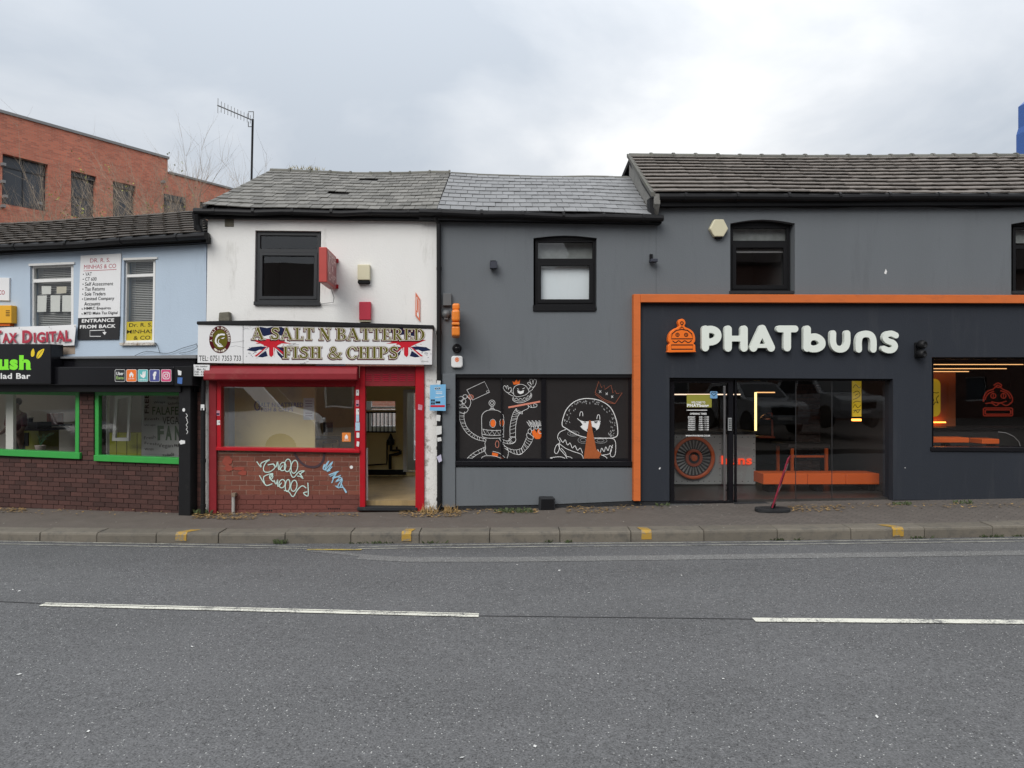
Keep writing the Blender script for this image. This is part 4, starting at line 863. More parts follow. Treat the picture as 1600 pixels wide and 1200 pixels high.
tb = MB().lathe([(29 * k, 0), (34.5 * k, .0), (35 * k, .05), (33 * k, .07), (29.5 * k, .05)], c, pl.n, 40, False).build('turbine_ring', M['orange_shop'], t, smooth=True)
MB().lathe([(29.4 * k, 0), (29.4 * k, .01)], c, pl.n, 36).build('turbine_plate', M['dark_wall'], t)
bl = MB()
for i in range(28):
    a = 2 * math.pi * i / 28; e1 = pl.T * math.cos(a) + Vector((0, 0, 1)) * math.sin(a); e2 = pl.T * -math.sin(a) + Vector((0, 0, 1)) * math.cos(a)
    bl.prism([c + pl.n * .016 + e1 * 15 * k - e2 * 1.0 * k, c + pl.n * .016 + e1 * 28 * k - e2 * 1.6 * k, c + pl.n * .03 + e1 * 28 * k + e2 * 1.2 * k, c + pl.n * .03 + e1 * 15 * k + e2 * .6 * k], -pl.n * .004)
bl.build('turbine_blades', mat('grey blade', (.25, .25, .235), .4), t)
M['dull_orange'] = mat('dull orange', (.42, .085, .035), .4)
MB().lathe([(14 * k, 0), (14 * k, .05), (9.5 * k, .055), (9.5 * k, .03)], c + pl.n * .01, pl.n, 28, False).build('turbine_hub', M['dull_orange'], t, smooth=False)
MB().lathe([(5.5 * k, 0), (5 * k, .07), (.001, .08)], c + pl.n * .01, pl.n, 20).build('turbine_cap', M['orange_shop'], t)
neon = mat('red neon', (.8, .05, .02), .4, emit=((1, .09, .03), .45))
g = MB(); g.text(pl, 'buns', [(1127, 712), (1175, 712), (1175, 726), (1127, 726)], dC + .03, .03); g.build('neon_lettering', neon, t)
# bench and orange furniture
db = -.75
t = thing('bench', 'long orange box bench along the inside of the big shop window', 'bench', pl.at(pl.U(1290, db), .24, db))
for x0, x1 in ((1193, 1243), (1243.6, 1262), (1262.6, 1300), (1300.6, 1322), (1322.6, 1380)): MB().rect(pl, x0, 740, x1, 757, db - .42, db).build('seat_box', M['orange_shop'], t, bevel=.008)
for x0, x1 in ((1205, 1215), (1280, 1290), (1362, 1372)):
    u0, u1 = pl.U(x0, db), pl.U(x1, db); MB().bx(pl, u0, u1, db - .36, db - .1, .24, pl.uz(1290, 757, db)[1]).build('leg', M['black'], t)
t = thing('table', 'orange tube framed high table standing behind the orange bench', 'table', pl.at(pl.U(1264, -1.9), .24, -1.9))
dt = -1.9; fr = MB()
zb = .24
for x in (1237.5, 1291):
    for d in (dt, dt - .6): uu = pl.U(x, dt); fr.box(pl.at(uu, (zb + pl.uz(x, 700, dt)[1]) / 2, d), .055, .055, pl.uz(x, 700, dt)[1] - zb, pl.M)
fr.rect(pl, 1240, 711.5, 1288, 715, dt - .02, dt + .02); fr.rect(pl, 1240, 756, 1288, 760, dt - .02, dt + .02); fr.build('frame', M['orange_shop'], t, bevel=.004)
MB().rect(pl, 1232, 694, 1297, 699.5, dt - .7, dt + .06).build('tabletop', M['dark_floor'], t, bevel=.006)
t = thing('stool', 'orange single pedestal stool beside the dark inner brick wall', 'stool', pl.at(pl.U(1340, -1.9), .24, -1.9))
uu = pl.U(1340, -1.9); MB().box(pl.at(uu, .24 + .33, -1.9), .13, .06, .66, pl.M).build('pedestal', M['dull_orange'], t); MB().lathe([(.19, 0), (.20, .03), (.18, .06), (.0, .065)], pl.at(uu, .90, -1.9), n=20).build('seat', M['black'], t); MB().lathe([(.2, 0), (.2, .012), (.05, .03)], pl.at(uu, .24, -1.9), n=20).build('base', M['black'], t)
M['led_warm'] = mat('warm light strip', (.9, .8, .5), .5, emit=((1, .74, .28), 1.5)); M['led_pink'] = mat('pale light strip', (.9, .8, .75), .5, emit=((1, .74, .55), 1.0)); M['led_orange'] = mat('orange light strip', (.9, .4, .1), .5, emit=((1, .28, .04), 4.0)); M['led_amber'] = mat('amber light strip', (.9, .6, .3), .5, emit=((1, .52, .2), .9))
t = thing('light_strip', 'upright yellow light strip with an arm at its top behind the big window', 'light', pl.P(1181, 673, -3))
MB().rect(pl, 1179.8, 613, 1182.6, 673, -3.03, -3).build('upright_tube', M['led_warm'], t); MB().rect(pl, 1183, 612.4, 1211, 614, -3.03, -3).build('arm_tube', M['led_amber'], t)
tag(MB().rect(pl, 1030, 615.5, 1157, 617.2, -3.55, -3.5).build('light_strip', M['led_pink']), 'long pale level light strip behind the glass entrance door', 'light')
t = thing('heat_lamp', 'copper dome heat lamp glowing over the counter behind the glass', 'lamp', pl.P(1197, 683, -2.4))
MB().lathe([(.015, .0), (.02, -.02), (.07, -.03), (.12, -.08), (.13, -.12), (.12, -.12)], pl.P(1198, 646, -2.4), n=16).build('shade', mat('copper', (.75, .32, .16), .25, metal=1), t, smooth=True)
MB().lathe([(.05, 0), (.05, .03)], pl.P(1198, 655, -2.4), n=10).build('bulb', M['led_orange'], t); MB().tube([pl.P(1206, 646, -2.4), pl.P(1207, 682, -2.4)], .02, 6).build('stand', M['dull_orange'], t); MB().tube([pl.P(1198, 646, -2.4), pl.P(1206, 645, -2.4), pl.P(1207, 648, -2.4)], .014, 6).build('arm', M['dull_orange'], t); MB().rect(pl, 1186, 682, 1211, 684.5, -2.6, -2.3).build('shelf', M['dull_orange'], t)
M['yellow_sign'] = mat('lit yellow panel', (.62, .42, .02), .5, .05, emit=((.9, .62, .03), .12))
t = thing('hanging_sign', 'tall narrow yellow line art sign hanging in the big shop window', 'sign', pl.P(1339, 658, -.5)); dd = -.5
MB().rect(pl, 1332.5, 595, 1346, 651, dd - .03, dd).build('panel', M['yellow_sign'], t); MB().rect(pl, 1332.5, 654.5, 1346, 657.8, dd - .03, dd + .01).build('glow_bar', M['led_orange'], t)
g = MB()
for q in ([(1333, 606), (1337, 601), (1342, 606), (1345, 604)], [(1333, 614), (1340, 611), (1344, 617), (1339, 622), (1333, 624)], [(1336, 618), (1341, 615)], [(1333, 630), (1338, 627), (1345, 628)], [(1333, 637), (1336, 632), (1340, 637), (1345, 633)], [(1333, 641), (1345, 640)], [(1334, 645), (1337, 641), (1340, 645), (1343, 641)]): g.line(pl, q, .8, dd + .004)
g.build('line_drawing', M['black_print'], t)
# right window
t = thing('wall_sign', 'rounded yellow cartoon panel lit in the right hand shop window', 'sign', pl.P(1455, 650, -1.6)); dd = -1.6
rr4 = lambda x0, y0, x1, y1, r, n=5: [(cx + r * math.cos(a), cy + r * math.sin(a)) for cx, cy, a0 in ((x1 - r, y1 - r, 0), (x0 + r, y1 - r, 90), (x0 + r, y0 + r, 180), (x1 - r, y0 + r, 270)) for a in [rad(a0 + 90 * i / n) for i in range(n + 1)]]
MB().slab(pl, rr4(1430, 592, 1469.5, 651, 9), dd - .05, dd).build('panel', M['yellow_sign'], t)
g = MB()
for q in ([(1452, 606), (1457, 612), (1463, 614), (1467, 613)], [(1450, 632), (1457, 634), (1462, 628), (1466, 630), (1463, 623), (1467, 618)], [(1448, 624), (1454, 620), (1459, 625), (1455, 632)], [(1456, 625), (1459, 630)]): g.line(pl, q, 1.0, dd + .004)
g.build('line_drawing', M['black_print'], t)
M['orange_glow_wall'] = mat('inner wall in orange glow colour', (.38, .11, .035), .5, .2, 4)  # orange light on this wall is put into its base colour
MB().rect(pl, 1415, 581, 1493, 668, -1.75, -1.68).build('orange_glow_panel', M['orange_glow_wall'], Rb)
tag(MB().rect(pl, 1440, 659, 1478, 660.8, -1.62, -1.58).build('light_strip', M['led_orange']), 'short glowing orange strip under the rounded yellow panel', 'light')
for y, x1, lb in ((569.5, 1599, 'longest and topmost of three amber ceiling strips in the right window'), (576, 1573, 'middle one of three amber ceiling strips in the right window'), (580.5, 1514, 'shortest and lowest of three amber ceiling strips in the right window')):
    tag(MB().rect(pl, 1425, y - .55, x1, y + .55, -1.5, -1.47).build('light_strip', M['led_amber']), lb, 'light', 'amber ceiling strips in the right window')
M['neon_dim'] = mat('dim red neon tube', (.22, .02, .014), .4, emit=((1, .10, .05), .07))
t = thing('neon_sign', 'red neon burger outline hanging behind the right hand shop window', 'neon sign', pl.P(1559, 652, -2)); dd = -2.0
q4 = lambda q: [(1400 + x / 4.286, 520 + y / 4.286) for x, y in q]
def tub(q, nm, closed=False, r=.012):
    p = crom(q4(q), 3, closed); MB().tube([pl.P(x, y, dd) for x, y in p], r, 6).build(nm, M['neon_dim'], t)
tub([(586, 462), (588, 430), (612, 392), (650, 378), (682, 350), (715, 378), (755, 396), (778, 432), (778, 462), (765, 470)], 'bun_tube'); tub([(598, 450), (602, 430), (622, 405), (655, 392)], 'bun_tube'); tub([(700, 388), (745, 404), (765, 440)], 'bun_tube')
for a, b_, c_, d_ in ((586, 504, 780, 556), (598, 516, 768, 545)): MB().tube([pl.P(x, y, dd) for x, y in q4(rr4(a, b_, c_, d_, 8, 3) + [(c_, d_ - 8)])], .012, 6).build('base_tube', M['neon_dim'], t)
for cx in (652, 720): MB().tube([pl.P(x, y, dd) for x, y in q4([(cx + 17 * math.cos(a), 422 + 17 * math.sin(a)) for a in [2 * math.pi * i / 12 for i in range(13)]])], .010, 6).build('eye_tube', M['neon_dim'], t); MB().tube([pl.P(*q4([(cx, 408)])[0], dd), pl.P(*q4([(cx, 436)])[0], dd)], .008, 5).build('eye_tube', M['neon_dim'], t)
tub([(600, 474), (640, 470), (670, 488), (700, 470), (735, 488), (772, 470)], 'filling_tube'); tub([(655, 352), (682, 336), (708, 352), (690, 366), (672, 362)], 'aerial_tube'); tub([(640, 462), (690, 470), (740, 458)], 'mouth_tube')
for x in (598, 768): MB().tube([pl.P(*q4([(x, 510)])[0], dd - .02), pl.P(*q4([(x, 250)])[0], dd - .02)], .004, 4).build('wire', M['black'], t)
t = thing('service_counter', 'dark counter with a curved glass screen behind the right hand window', 'counter', pl.at(pl.U(1560, -1.2), .24, -1.2))
MB().rect(pl, 1425, 668, 1690, 672, -2.0, -1.3).build('countertop', M['black'], t); u0, u1 = pl.U(1425, -1.35), pl.U(1690, -1.35); MB().bx(pl, u0, u1, -1.9, -1.35, .24, 1.3).build('panel', M['dark_wall'], t)
cg = MB(); ar = [(1560, 675), (1572, 676.5), (1584, 682), (1592, 690), (1595, 700)]
cg.tube([pl.P(x, y, -.9) for x, y in ar], .008, 5); cg.build('screen_edge', M['grey_print'], t); cgp = MB(); cgp.add([pl.P(x, y, -.9) for x, y in ar + [(1560, 700)]], [[0, 1, 2, 3, 4, 5]]); cgp.build('screen', M['glass'], t)
for x0, x1, y, lb in ((1440, 1515, 684, 'orange stool top at the left end of the right hand window'), (1535, 1562, 686, 'orange stool top beside the curved glass screen')):
    t = thing('stool', lb, 'stool', pl.at(pl.U((x0 + x1) / 2, -.7), .24, -.7)); MB().rect(pl, x0, y, x1, y + 8, -.95, -.62).build('seat', M['orange_shop'], t, bevel=.01); uu = pl.U((x0 + x1) / 2, -.8); zt_ = pl.uz(1500, y + 8, -.8)[1]; MB().bx(pl, uu - .05, uu + .05, -.85, -.75, .24, zt_).build('pedestal', M['black'], t)
# prints on the door glass
g = MB(); dg = -.095
g.trect(pl, 'WELCOME TO', 1080, 627, 1102, 630.5, dg, .04); g.trect(pl, 'PHATbuns', 1073.5, 631, 1107.5, 636, dg, .06); g.rect(pl, 1073, 640.3, 1105, 641.4, dg, dg + .001)
g.trect(pl, 'OPENING TIMES', 1078, 645, 1104, 648, dg, .04)
for i, (a, b_) in enumerate((('MONDAY', '4:00 - 11:00'), ('TUESDAY', '4:00 - 11:00'), ('WEDNESDAY', '4:00 - 11:00'), ('THURSDAY', '4:00 - 11:00'), ('FRIDAY', '12:00 - 11:30'), ('SATURDAY', '12:00 - 11:30'), ('SUNDAY', '12:00 - 11:00'))):
    y = 650.4 + i * 3.3; g.trect(pl, a, 1075, y, 1086.5, y + 2.3, dg, .04); g.trect(pl, b_, 1092, y, 1107.5, y + 2.3, dg, .04)
g.trect(pl, 'WWW.PHATBUNS.CO.UK', 1071, 679.5, 1110, 682, dg, .04); g.build('door_lettering', M['white_print'], dfm)
MB().rect(pl, 1073, 616.5, 1112, 636.5, dg - .006, dg - .005).build('door_panel_print', mat('olive yellow print', (.26, .25, .035), .5), dfm)
o = tag(MB().slab(pl, rr4(1109.5, 611.5, 1121, 622.5, 1.5, 3), dg + .002, dg + .005).build('sticker', mat('blue sticker', (.16, .34, .55), .4)), 'small blue heart sticker near the top of the glass entrance door', 'sticker')
g = MB(); g.line(pl, [(1115.3, 619), (1111.5, 614.5), (1113.5, 612.8), (1115.3, 614.5), (1117.2, 612.8), (1119, 614.5), (1115.3, 619)], .9, dg + .006); g.build('heart_print', M['black_print'], o)

# ================================================================== light blue shop on the left
pl = LP
L = thing('shop_building', 'light blue rendered shop with brown brick front and green framed windows', 'building', pl.at(pl.U(160), .1))
q1, q2 = [(47, 413), (115, 410.5), (115, 512), (47, 514)], [(194, 404), (243.5, 402), (241.5, 535), (192, 536)]
MB().wall(pl, [(-170, 395), (322, 366), (322, 566), (-170, 566)], [q1, q2], -.26, 0).build('front_wall', M['blue_render'], L)
g1, g2 = [(-70, 608), (124, 611.5), (124, 717.5), (-70, 708)], [(147, 611.5), (291, 611.5), (291, 726), (147, 720)]
mw = MB().wall(pl, [(-170, 566.3), (318, 566.3), (318, 826), (-170, 826)], [g1, g2], -.26, -.012).build('brick_wall', M['mortar_dark'], L)
for x0, y0, x1, y1 in ((-60, 719, 280, 800), (124.5, 616, 146.5, 719), (296, 600, 316.5, 806)): bricks(pl, mw, brick_b, x0, y0, x1, y1, 0.0, .03, .0)
w1 = window(pl, L, [(48.5, 415), (115, 412.5), (115, 513), (48, 515)], 4.2, .04, M['upvc'], rows=(438,), tw=5.5, name='window')
MB().slab(pl, [(44.5, 412), (116, 409), (116, 412.5), (44.5, 415.5)], -.06, .02).build('head', M['upvc'], w1)
w2 = window(pl, L, [(195, 406), (243, 404), (241, 535), (193, 536)], 3.6, .04, M['upvc'], rows=(430.5,), tw=4.5, name='window')
MB().slab(pl, [(192, 403), (245.5, 401.3), (245.5, 404.5), (192, 406.5)], -.06, .02).build('head', M['upvc'], w2)
MB().slab(pl, [(186, 535.5), (241, 535), (240.5, 539.5), (187, 540)], -.06, .05).build('sill', mat('flaking sill', (.50, .47, .42), .8, .2, 8, dirt=((.20, .14, .10), .5, .6, 14)), w2, bevel=.004)
slat = MB(); slat.box((0, 0, 0), 1, .032, .0022, Matrix.Rotation(rad(38), 3, 'X')); slm = bpy.data.meshes.new('slat_shape'); slm.from_pydata(slat.v, [], slat.f); slm.materials.append(M['blind'])
for x0, x1, y0, y1, n, lb in ((50, 114, 416, 516, 36, 'closed venetian blind in the window with taped paper sheets'), (196, 241.5, 407, 534, 46, 'pale venetian blind in the narrow window above the yellow sign')):
    u0, u1 = pl.U(x0, -.16), pl.U(x1, -.16); zt_ = pl.uz((x0 + x1) / 2, y0, -.16)[1]; zb = pl.uz((x0 + x1) / 2, y1, -.16)[1]
    t = thing('venetian_blind', lb, 'blind', pl.at((u0 + u1) / 2, zb, -.16))
    MB().bx(pl, u0, u1, -.19, -.14, zt_, zt_ + .03).build('head_rail', M['blind'], t)
    for i in range(n): inst(slm, 'slat', Matrix.Translation(pl.at((u0 + u1) / 2, zt_ - (zt_ - zb) * (i + .5) / n, -.165)) @ pl.M.to_4x4() @ Matrix.Diagonal((u1 - u0, 1, 1, 1)), t)
    for k in (.2, .8): MB().tube([pl.at(u0 + (u1 - u0) * k, zt_, -.148), pl.at(u0 + (u1 - u0) * k, zb, -.148)], .002, 4).build('cord', M['blind'], t)
darkbox(pl, L, 47, 411, 115, 514, 1.4, M['dark_room']); darkbox(pl, L, 193, 403, 243, 536, 1.4, M['dark_room'])
for q, lb in (([(65, 447), (80, 447), (79.5, 459.5), (65.5, 460)], 'small white paper taped in the window, left of upper row'), ([(88.5, 448), (104, 447.5), (103.5, 458), (88.5, 458.5)], 'small cream paper taped in the window, right of upper row'), ([(58.5, 462), (73, 461.5), (72, 487), (58, 487.5)], 'tall white paper taped in the window, left of lower row'), ([(79, 461.5), (94, 461.5), (93.5, 487), (79, 487)], 'tall white paper taped in the window, middle of lower row'), ([(97.5, 461.5), (111, 461.5), (111, 487), (97, 487)], 'tall white paper taped in the window, right of lower row')):
    tag(MB().slab(pl, q, -.088, -.086).build('paper_sheet', mat('paper', (.62, .62, .58) if 'cream' not in lb else (.50, .46, .36), .8, .1, 20)), lb, 'paper', 'papers taped inside the blue shop window')
tr_ = tile_shape(M['tile_brown'])
sagL = lambda s, t: .006 * math.sin(17 * s + 3 * t) - .025 * math.sin(math.pi * s)
rfL, fL, _ = roof(pl, L, (-165, 390), (311, 364), (-165, 357.5), (300, 331), .22, -1.65, 10, .30, .010, M['underroof'], tr_, sagL, .001, over=1.3, gap=1.5, stagger=False)
ridge(pl, rfL, fL, M['tile_brown'], 12, .07, .45, False, .05)
gutter(pl, L, (-165, 396), (322, 368), .2, .055)
MB().slab(pl, [(-165, 397), (322, 369), (322, 379), (-165, 405)], 0, .12).build('fascia_board', M['black'], L)
shell(pl, L, 0, 0, -.3, 4.6, 4.6, M['blue_render'], us=(pl.U(-170) - 4.5, pl.U(322)))
# shop front
MB().slab(pl, [(78, 557.5), (306, 554.5), (306, 560), (78, 560.5)], 0, .16).build('fascia_capping', mat('grey capping', (.16, .165, .17), .5), L, bevel=.004)
MB().slab(pl, [(-170, 560), (304.5, 559.5), (304.5, 613), (-170, 612)], 0, .10).build('fascia', M['blackgloss'], L, bevel=.004)
sb = MB().slab(pl, [(-170, 573.5), (271.5, 573), (271.5, 602), (-170, 602)], .1, .27).build('shutter_box', M['blackgloss'], L, bevel=.01, seg=2)
MB().slab(pl, [(272, 572.5), (300, 571.5), (300, 603), (272, 603)], .1, .29).build('shutter_end', M['black'], L, bevel=.008)
MB().slab(pl, [(-170, 602.5), (282, 602.5), (282, 612.5), (-170, 611.5)], .02, .2).build('shutter_slot', M['black'], L)
gp = MB().slab(pl, [(279, 603), (297.5, 603), (297, 811), (278.5, 811)], .0, .17).build('shutter_post', M['pipe'], L, bevel=.008)
for q, rows_ in (([(-66, 609), (123.5, 612), (123, 716.5), (-66, 708)], ()), ([(148, 612), (290, 612), (290, 725), (148, 719.5)], ())):
    f_ = window(pl, L, q, 6.0, .02, M['green'], name='shop_window', th=.07)
    MB().slab(pl, [(q[3][0] - 2, q[3][1] - 8.5), (q[2][0] + 1, q[2][1] - 9), (q[2][0] + 1, q[2][1] + 1), (q[3][0] - 2, q[3][1] + 1)], -.08, .05).build('sill', M['green'], f_, bevel=.006)
zf = .22
M['tile_floor'] = mat('shop floor', (.16, .14, .11), .5)
M['olive_wall'] = mat('lime green panelling', (.32, .33, .03), .55, .1, 3, streak=.2)
room(pl, L, pl.U(-100) - 4.5, pl.U(316), -.27, -3.4, zf, 2.15, M['white_wall'], M['tile_floor'], M['white_wall'])
MB().rect(pl, 9, 600, 20.5, 740, -.56, -.5).build('pillar', M['white_wall'], L); MB().rect(pl, 157, 600, 167.5, 740, -.50, -.45).build('pillar', M['white_wall'], L)
MB().rect(pl, 168, 676, 290, 780, -1.5, -1.35).build('low_panelling', M['olive_wall'], L)
pn = MB()
for x in (182, 198, 214): pn.rect(pl, x - .3, 677, x + .3, 760, -1.351, -1.346)
pn.build('groove', M['black'], L)
ws = MB().rect(pl, 221, 605, 292, 722, -1.30, -1.26).build('lettered_panel', mat('pale grey wall print', (.42, .43, .42), .7, .08), L)
M['green_print'] = mat('dark green print', (.035, .10, .04), .6)
g = MB(); d_ = -1.255
g.trect(pl, 'FALAFEL', 238, 635.5, 285, 648, d_, .01); 
for x, ch in ((246, 'F'), (258.5, 'A'), (273, 'N')): g.trect(pl, ch, x, 665, x + 10, 688, d_, .05)
g.build('green_lettering', M['green_print'], ws)
g = MB(); g.trect(pl, 'VEGAN', 254, 651, 287, 663, d_, .0); g.trect(pl, 'Vegan', 247, 693, 270, 701, d_); g.trect(pl, 'FRESH', 272, 694, 286, 698.5, d_, .02)
for q in ([(225, 682), (243, 680), (243, 685), (225, 687)], [(240, 627), (258, 626), (258, 631), (240, 632)], [(262, 629), (280, 627), (280, 631), (262, 633)], [(226, 653), (248, 652), (248, 656), (226, 657)], [(225, 663), (243, 662), (243, 666), (225, 667)], [(226, 690), (246, 692), (246, 696), (226, 694)], [(262, 619), (278, 619), (278, 624), (262, 624)], [(254, 710), (272, 706), (272, 712), (254, 714)], [(226, 700), (240, 699), (240, 704), (226, 705)]): g.text(pl, R.choice(('Houmous', 'Salads', 'Wraps', 'Fresh')), q, d_)
for i, ch in enumerate('FREE'): g.text(pl, ch, [(232.5, 646 - i * 8), (232.5, 639.5 - i * 8), (226.5, 639.5 - i * 8), (226.5, 646 - i * 8)][0:1] + [(226, 0)] * 0 + [(232.5, 639.5 - i * 8), (226, 639.5 - i * 8), (226, 646 - i * 8)] if False else [(226, 646 - i * 8), (226, 639.5 - i * 8), (232.5, 639.5 - i * 8), (232.5, 646 - i * 8)], d_, .02)
g.build('dark_lettering', M['black_print'], ws)
# hanging white frame and shelves behind the right window
t = thing('picture_frame', 'white open casement frame leaning inside the right green shop window', 'frame', pl.P(190, 690, -1.0))
fr = MB(); fr.wall(pl, [(180, 619), (205, 616), (201, 689), (175, 689)], [[(184, 624), (200.5, 621), (198, 684), (180, 684)]], -1.04, -1.0); fr.build('frame', M['upvc'], t)
t = thing('counter', 'lime green shop counter with black till seen in left green window', 'counter', pl.P(48, 704, -2.3)); d_ = -2.3
a, b_ = pl.uz(34, 672, d_), pl.uz(60, 672, d_); MB().bx(pl, a[0], b_[0], d_ - .5, d_, zf, a[1]).build('panel', M['olive_wall'], t); MB().rect(pl, 32, 670, 72, 673, d_ - .55, d_ + .04).build('countertop', M['black'], t); MB().rect(pl, 34, 676, 44, 697, d_, d_ + .015).build('chalkboard', M['black'], t)
t = thing('till', 'black till with a small screen standing on the lime counter', 'till', pl.P(48, 670, -2.4)); MB().rect(pl, 43, 660, 58, 669.8, -2.7, -2.35).build('drawer', M['black'], t); MB().rect(pl, 35, 654, 45, 669.8, -2.5, -2.4).build('screen', M['blackgloss'], t); MB().rect(pl, 36, 652.5, 45, 654, -2.5, -2.38).build('paper_roll', M['white_print'], t)
t = thing('shelf_unit', 'small shelf of orange drink cartons behind the left green window', 'shelf', pl.P(80, 667, -2.9)); MB().rect(pl, 70, 664, 92, 666.5, -3.2, -2.85).build('shelf_board', M['black'], t)
M['carton'] = mat('orange carton', (.30, .10, .06), .6, .3, 20)
for i in range(4): MB().rect(pl, 73 + i * 4.5, 646, 76.8 + i * 4.5, 663.8, -3.1, -2.95).build('carton', M['carton'], t)
t = thing('potted_plant', 'small spindly plant in a pale pot behind the left green window', 'plant', pl.P(62, 708, -.6))
MB().lathe([(.065, 0), (.085, .14), (.09, .15), (.075, .15), (.07, .13)], pl.P(63, 709, -.6), n=16).build('pot', mat('pale pot', (.33, .28, .25), .7), t, smooth=True)
st = MB(); lf = MB()
for i in range(16):
    p0 = pl.P(63, 697, -.6); q = p0 + pl.T * R.uniform(-.12, .26) + Vector((0, 0, R.uniform(.1, .26))) + pl.n * R.uniform(-.08, .08); mdl = (p0 + q) / 2 + Vector((0, 0, .05)); st.tube([p0, mdl, q], .003, 4)
    for s in (.5, .7, .9, 1): c = p0.lerp(mdl, s * 2) if s < .5 else mdl.lerp(q, s * 2 - 1); a = R.uniform(0, 6.28); v = Vector((math.cos(a), math.sin(a) * .5, .3)) * .035; w_ = Vector((-v.y, v.x, .01)) * .4; lf.add([c, c + v * .5 + w_, c + v, c + v * .5 - w_], [[0, 1, 2, 3]])
st.build('stem', M['green_print'], t); lf.build('leaf', mat('dull leaf', (.07, .11, .06), .6, isl=.4), t, kind='stuff')
# person at the counter
p0 = pl.at(pl.U(25.5, -1.9), zf, -1.9); sc_ = .97
t = thing('person', 'person in a dark red top and dark skirt standing behind the left green window', 'person', p0)
def skin(nm, pts, edges, radii, mt, sub=2):
    me = bpy.data.meshes.new(nm); c = p0.copy(); me.from_pydata([p0 + pl.T * x * sc_ + pl.n * y * sc_ + Vector((0, 0, z * sc_)) - c for x, y, z in pts], edges, []); o = bpy.data.objects.new(nm, me); COL.objects.link(o); o.parent = t; WL[o.name] = c
    s_ = o.modifiers.new('skin', 'SKIN'); o.modifiers.new('sub', 'SUBSURF').levels = sub; o.modifiers['sub'].render_levels = sub
    for i, r_ in enumerate(radii): me.skin_vertices[0].data[i].radius = (r_[0] * sc_, r_[1] * sc_) if isinstance(r_, tuple) else (r_ * sc_, r_ * sc_)
    me.skin_vertices[0].data[0].use_root = True; me.materials.append(mt); o.modifiers['skin'].use_smooth_shade = True; return o
M['skin'] = mat('skin', (.32, .19, .13), .6); M['redtop'] = mat('dark red cloth', (.16, .012, .022), .8); M['darkcloth'] = mat('dark cloth', (.022, .02, .026), .9); M['hair'] = mat('dark hair', (.015, .012, .011), .6)
skin('body', [(0, 0, .95), (0, 0, 1.15), (0, 0, 1.38), (0, .01, 1.47), (0, .015, 1.55), (0, .02, 1.64), (.17, 0, 1.38), (.21, .02, 1.1), (.19, .16, .98), (.185, .22, .96), (-.17, 0, 1.38), (-.21, .02, 1.1), (-.17, .18, 1.0), (-.165, .24, .99), (.09, 0, .88), (.10, .02, .48), (.10, -.02, .08), (.10, .12, .03), (-.09, 0, .88), (-.10, .02, .48), (-.10, -.02, .08), (-.10, .12, .03)],
     [(0, 1), (1, 2), (2, 3), (3, 4), (4, 5), (2, 6), (6, 7), (7, 8), (8, 9), (2, 10), (10, 11), (11, 12), (12, 13), (0, 14), (14, 15), (15, 16), (16, 17), (0, 18), (18, 19), (19, 20), (20, 21)],
     [(.14, .10), (.13, .095), (.14, .09), .055, .07, .085, .055, .042, .032, .03, .055, .042, .032, .03, .085, .058, .04, .035, .085, .058, .04, .035], M['skin'])
skin('top', [(0, 0, .92), (0, 0, 1.15), (0, 0, 1.40), (.18, 0, 1.385), (.22, .02, 1.12), (-.18, 0, 1.385), (-.22, .02, 1.12)], [(0, 1), (1, 2), (2, 3), (3, 4), (2, 5), (5, 6)], [(.165, .12), (.15, .115), (.15, .105), .068, .058, .068, .058], M['redtop'])
skin('skirt', [(0, 0, .98), (0, 0, .72), (0, 0, .42)], [(0, 1), (1, 2)], [(.155, .115), (.18, .14), (.19, .15)], M['darkcloth'])
skin('hair', [(0, -.03, 1.56), (0, -.02, 1.66), (0, .0, 1.72)], [(0, 1), (1, 2)], [.08, .10, .075], M['hair'])
# ================================================================== signs and fittings on the walls
M['sign_white'] = mat('white sign panel', (.70, .70, .70), .35, .05, 3, dirt=((.42, .42, .40), .62, .8, 6))
M['olive'] = mat('olive sign lettering', (.110, .098, .012), .6, .05, spec=.08); M['maroon'] = mat('maroon sign print', (.075, .006, .012), .6, .05, spec=.08); M['gold'] = mat('cream sign outline', (.74, .71, .60), .5, .05); M['navy'] = mat('navy sign print', (.012, .019, .058), .6, .1, spec=.08); M['flag_red'] = mat('flag red print', (.50, .018, .03), .6, .1, spec=.08)
